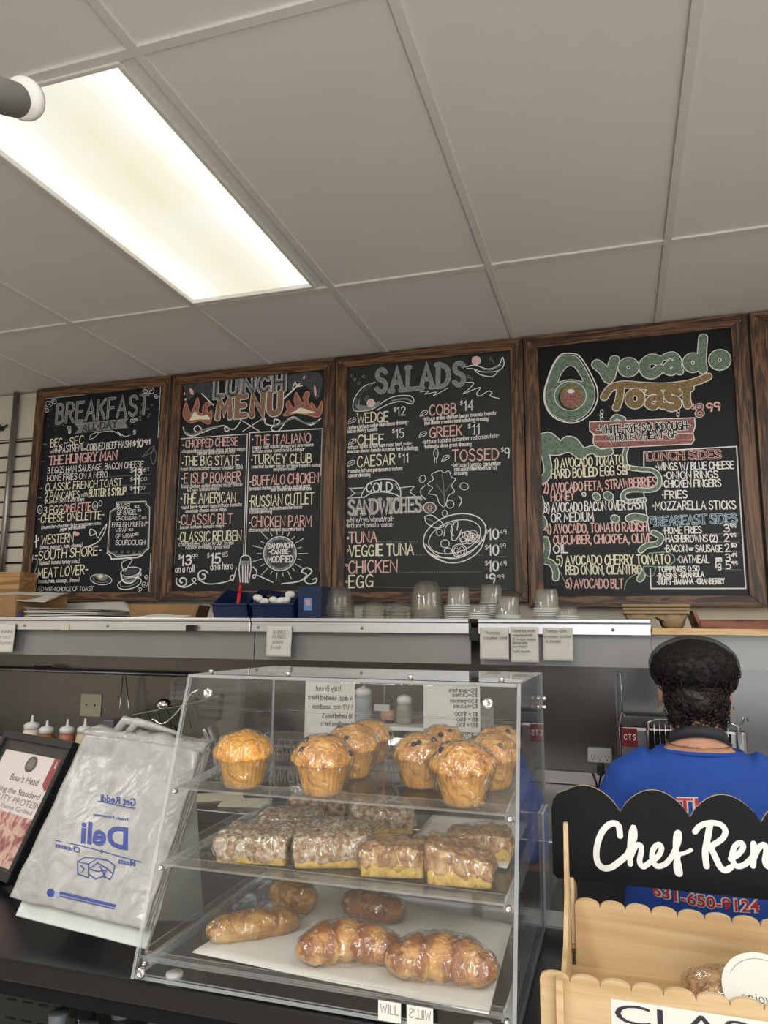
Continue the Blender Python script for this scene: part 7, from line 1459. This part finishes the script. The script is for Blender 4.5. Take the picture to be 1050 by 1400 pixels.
# print on the back
REDP = m_plain('red_print', (196, 44, 52), 0.6); WHP = m_plain('white_print', (226, 222, 216), 0.6)
def shirt_text(txt, px0, v0, px1, v1, h, arc=0.0):
    yb = HY - 0.12; a, b = at(px0, v0, yb), at(px1, v1, yb); ey = Vector((0, 0, (at(px0, v0 - h, yb) - a).z))
    for mat, bold, k in ((WHP, 0.075, 0.0014), (REDP, 0.015, 0.0022)):
        mb = ftext(txt, a, b - a, ey, NB, None, None, bold=bold)
        mb.v = [tuple(on_shirt((v[0], v[1], v[2] + arc * (1 - ((v[0] - (a.x + b.x) / 2) / (b.x - a.x) * 2) ** 2)), k)) for v in mb.v]; mb.build('print', [mat], t)
shirt_text('631-650-9124', 893, 1228, 1040, 1249, 15)
shirt_text('TI', 926, 1110, 956, 1110, 17)
# apron neck strap, necklace, earrings
mb = MB(); vs = []; fs = []; n = 40
for k in range(n + 1):
    a = PI + PI * (k / n) if False else -0.28 - (PI - 0.56) * k / n
    for dz, rr in ((0.0, 1.0), (0.026, 0.93)): vs.append(V3(0.066 * rr * math.cos(a) * 1.06, 0.012 + 0.064 * rr * math.sin(a), SHZ + 0.072 + dz + 0.012 * math.sin(a) * -0.4 - 0.028 * (1 - abs(math.sin(a)))))
for k in range(n): fs.append((2 * k, 2 * k + 2, 2 * k + 3, 2 * k + 1))
mb.add(vs, fs, 0, True); o = mb.build('apron_strap', [m_plain('dark_strap', (44, 48, 54), 0.7)], t); so = o.modifiers.new('s', 'SOLIDIFY'); so.thickness = 0.003; so.offset = 1
GOLD = m_plain('gold', (212, 170, 96), 0.25, 1.0)
MB().tube([V3(0.072 * math.cos(a), 0.004 + 0.063 * math.sin(a), SHZ + 0.057 - 0.003 * abs(math.sin(a))) for a in [2 * PI * k / 60 for k in range(60)]], 0.0013, 6, True).build('necklace', [GOLD], t)
for s_ in (-1, 1):
    e = HC + Vector((s_ * 0.078, -0.004, -0.052)); MB().tube([e + Vector((0.003 * s_ * math.sin(a), 0.0085 * math.cos(a), 0.0085 * math.sin(a))) + Vector((s_ * 0.006 * math.cos(a), 0, 0)) for a in [2 * PI * k / 24 for k in range(24)]], 0.0013, 6, True).build('earring', [GOLD], t)
# hair
HAIR = NT('dark_hair'); v_ = HAIR.coords(); nh = HAIR.noise(55, v_, 4, 0.65, 1.5)
b_ = HAIR.bsdf(HAIR.ramp(nh, [(0.35, lin((12, 10, 10))), (0.7, lin((46, 34, 30)))]), 0.42); HAIR.bump(nh, b_, 0.8, 0.004); HAIRM = HAIR.done(b_)
hb = MB()
def hf(p, n):
    q = Vector(p); k = 1 + 0.05 * fbm(n * 4, 1, 3)
    if n.y > 0.55 and n.z < 0.55: k *= 0.86
    return q * k
hb.blob(HC + Vector((0, -0.012, 0.046)), (0.094, 0.100, 0.068), 5, 0, hf)
hb.blob(HC + Vector((0, -0.026, -0.018)), (0.067, 0.076, 0.066), 4, 0, hf)
hb.blob(HC + Vector((-0.030, -0.046, -0.058)), (0.032, 0.030, 0.024), 3, 0, hf); hb.blob(HC + Vector((0.034, -0.046, -0.055)), (0.032, 0.030, 0.024), 3, 0, hf)
hm = remesh(hb, 0.0045, 2, lambda p, n: p + n * 0.004 * abs(noise.noise(p * 60))); hm.v = [v for v in hm.v]; hm.build('hair', [HAIRM], t)
hbv = BVHTree.FromPolygons([Vector(v) for v in hm.v], hm.f); rr = random.Random(5); mb = MB()
for k in range(520):
    a = rr.uniform(PI * 0.92, PI * 2.08); e = rr.uniform(-0.95, 0.75); d = Vector((math.cos(a) * math.cos(e), math.sin(a) * math.cos(e), math.sin(e)))
    h = hbv.ray_cast(HC + d * 0.3, -d)
    if h[0] is None: continue
    p, n = h[0], h[1]; tx = n.orthogonal().normalized(); ty = n.cross(tx); th0 = rr.uniform(0, 6.28); R_ = rr.uniform(0.003, 0.0075); dn = Vector((0, 0, -1)) * rr.uniform(0.004, 0.02); m_ = 12; P_ = []
    for j in range(m_):
        f = j / (m_ - 1); b = th0 + f * rr.uniform(5.0, 8.0); P_.append(p + (tx * math.cos(b) + ty * math.sin(b)) * R_ + n * (0.0008 + 0.0035 * math.sin(f * PI)) + dn * f)
    mb.tube(P_, [0.0011] * (m_ - 1) + [0.0004], 5, False, 0, False)
for k in range(60):
    a = rr.uniform(PI * 1.05, PI * 1.95); p = HC + Vector((math.cos(a) * 0.062, -0.015 + math.sin(a) * 0.058, -0.068 + rr.uniform(-0.01, 0.012))); L = rr.uniform(0.008, 0.026); ph = rr.uniform(0, 6.28)
    mb.tube([p + Vector((0.004 * math.sin(ph + j * 1.3), 0.003 * math.cos(ph + j * 1.3), -L * j / 6)) for j in range(7)], [0.0014] * 6 + [0.0005], 5, False, 0, False)
o = mb.build('hair_curls', [HAIRM], t); o['kind'] = 'stuff'
# hair net over the crown
nt = NT('hair_net'); tr = nt.n('ShaderNodeBsdfTransparent'); df = nt.n('ShaderNodeBsdfDiffuse'); df.inputs[0].default_value = (0.02, 0.02, 0.022, 1)
lw = nt.n('ShaderNodeLayerWeight'); lw.inputs[0].default_value = 0.35; mx = nt.n('ShaderNodeMixShader'); k_ = nt.n('ShaderNodeMath', operation='MULTIPLY_ADD'); k_.inputs[1].default_value = 0.45; k_.inputs[2].default_value = 0.22
nt.l(lw.outputs[1], k_.inputs[0]); nt.l(k_.outputs[0], mx.inputs[0]); nt.l(tr.outputs[0], mx.inputs[1]); nt.l(df.outputs[0], mx.inputs[2]); NETM = nt.done(mx)
nb_ = MB(); nb_.blob(HC + Vector((0, -0.012, 0.050)), (0.102, 0.108, 0.074), 4, 0, lambda p, n: p * (1 + 0.02 * fbm(n * 2, 1, 2))); nb_.build('hair_net', [NETM], t)
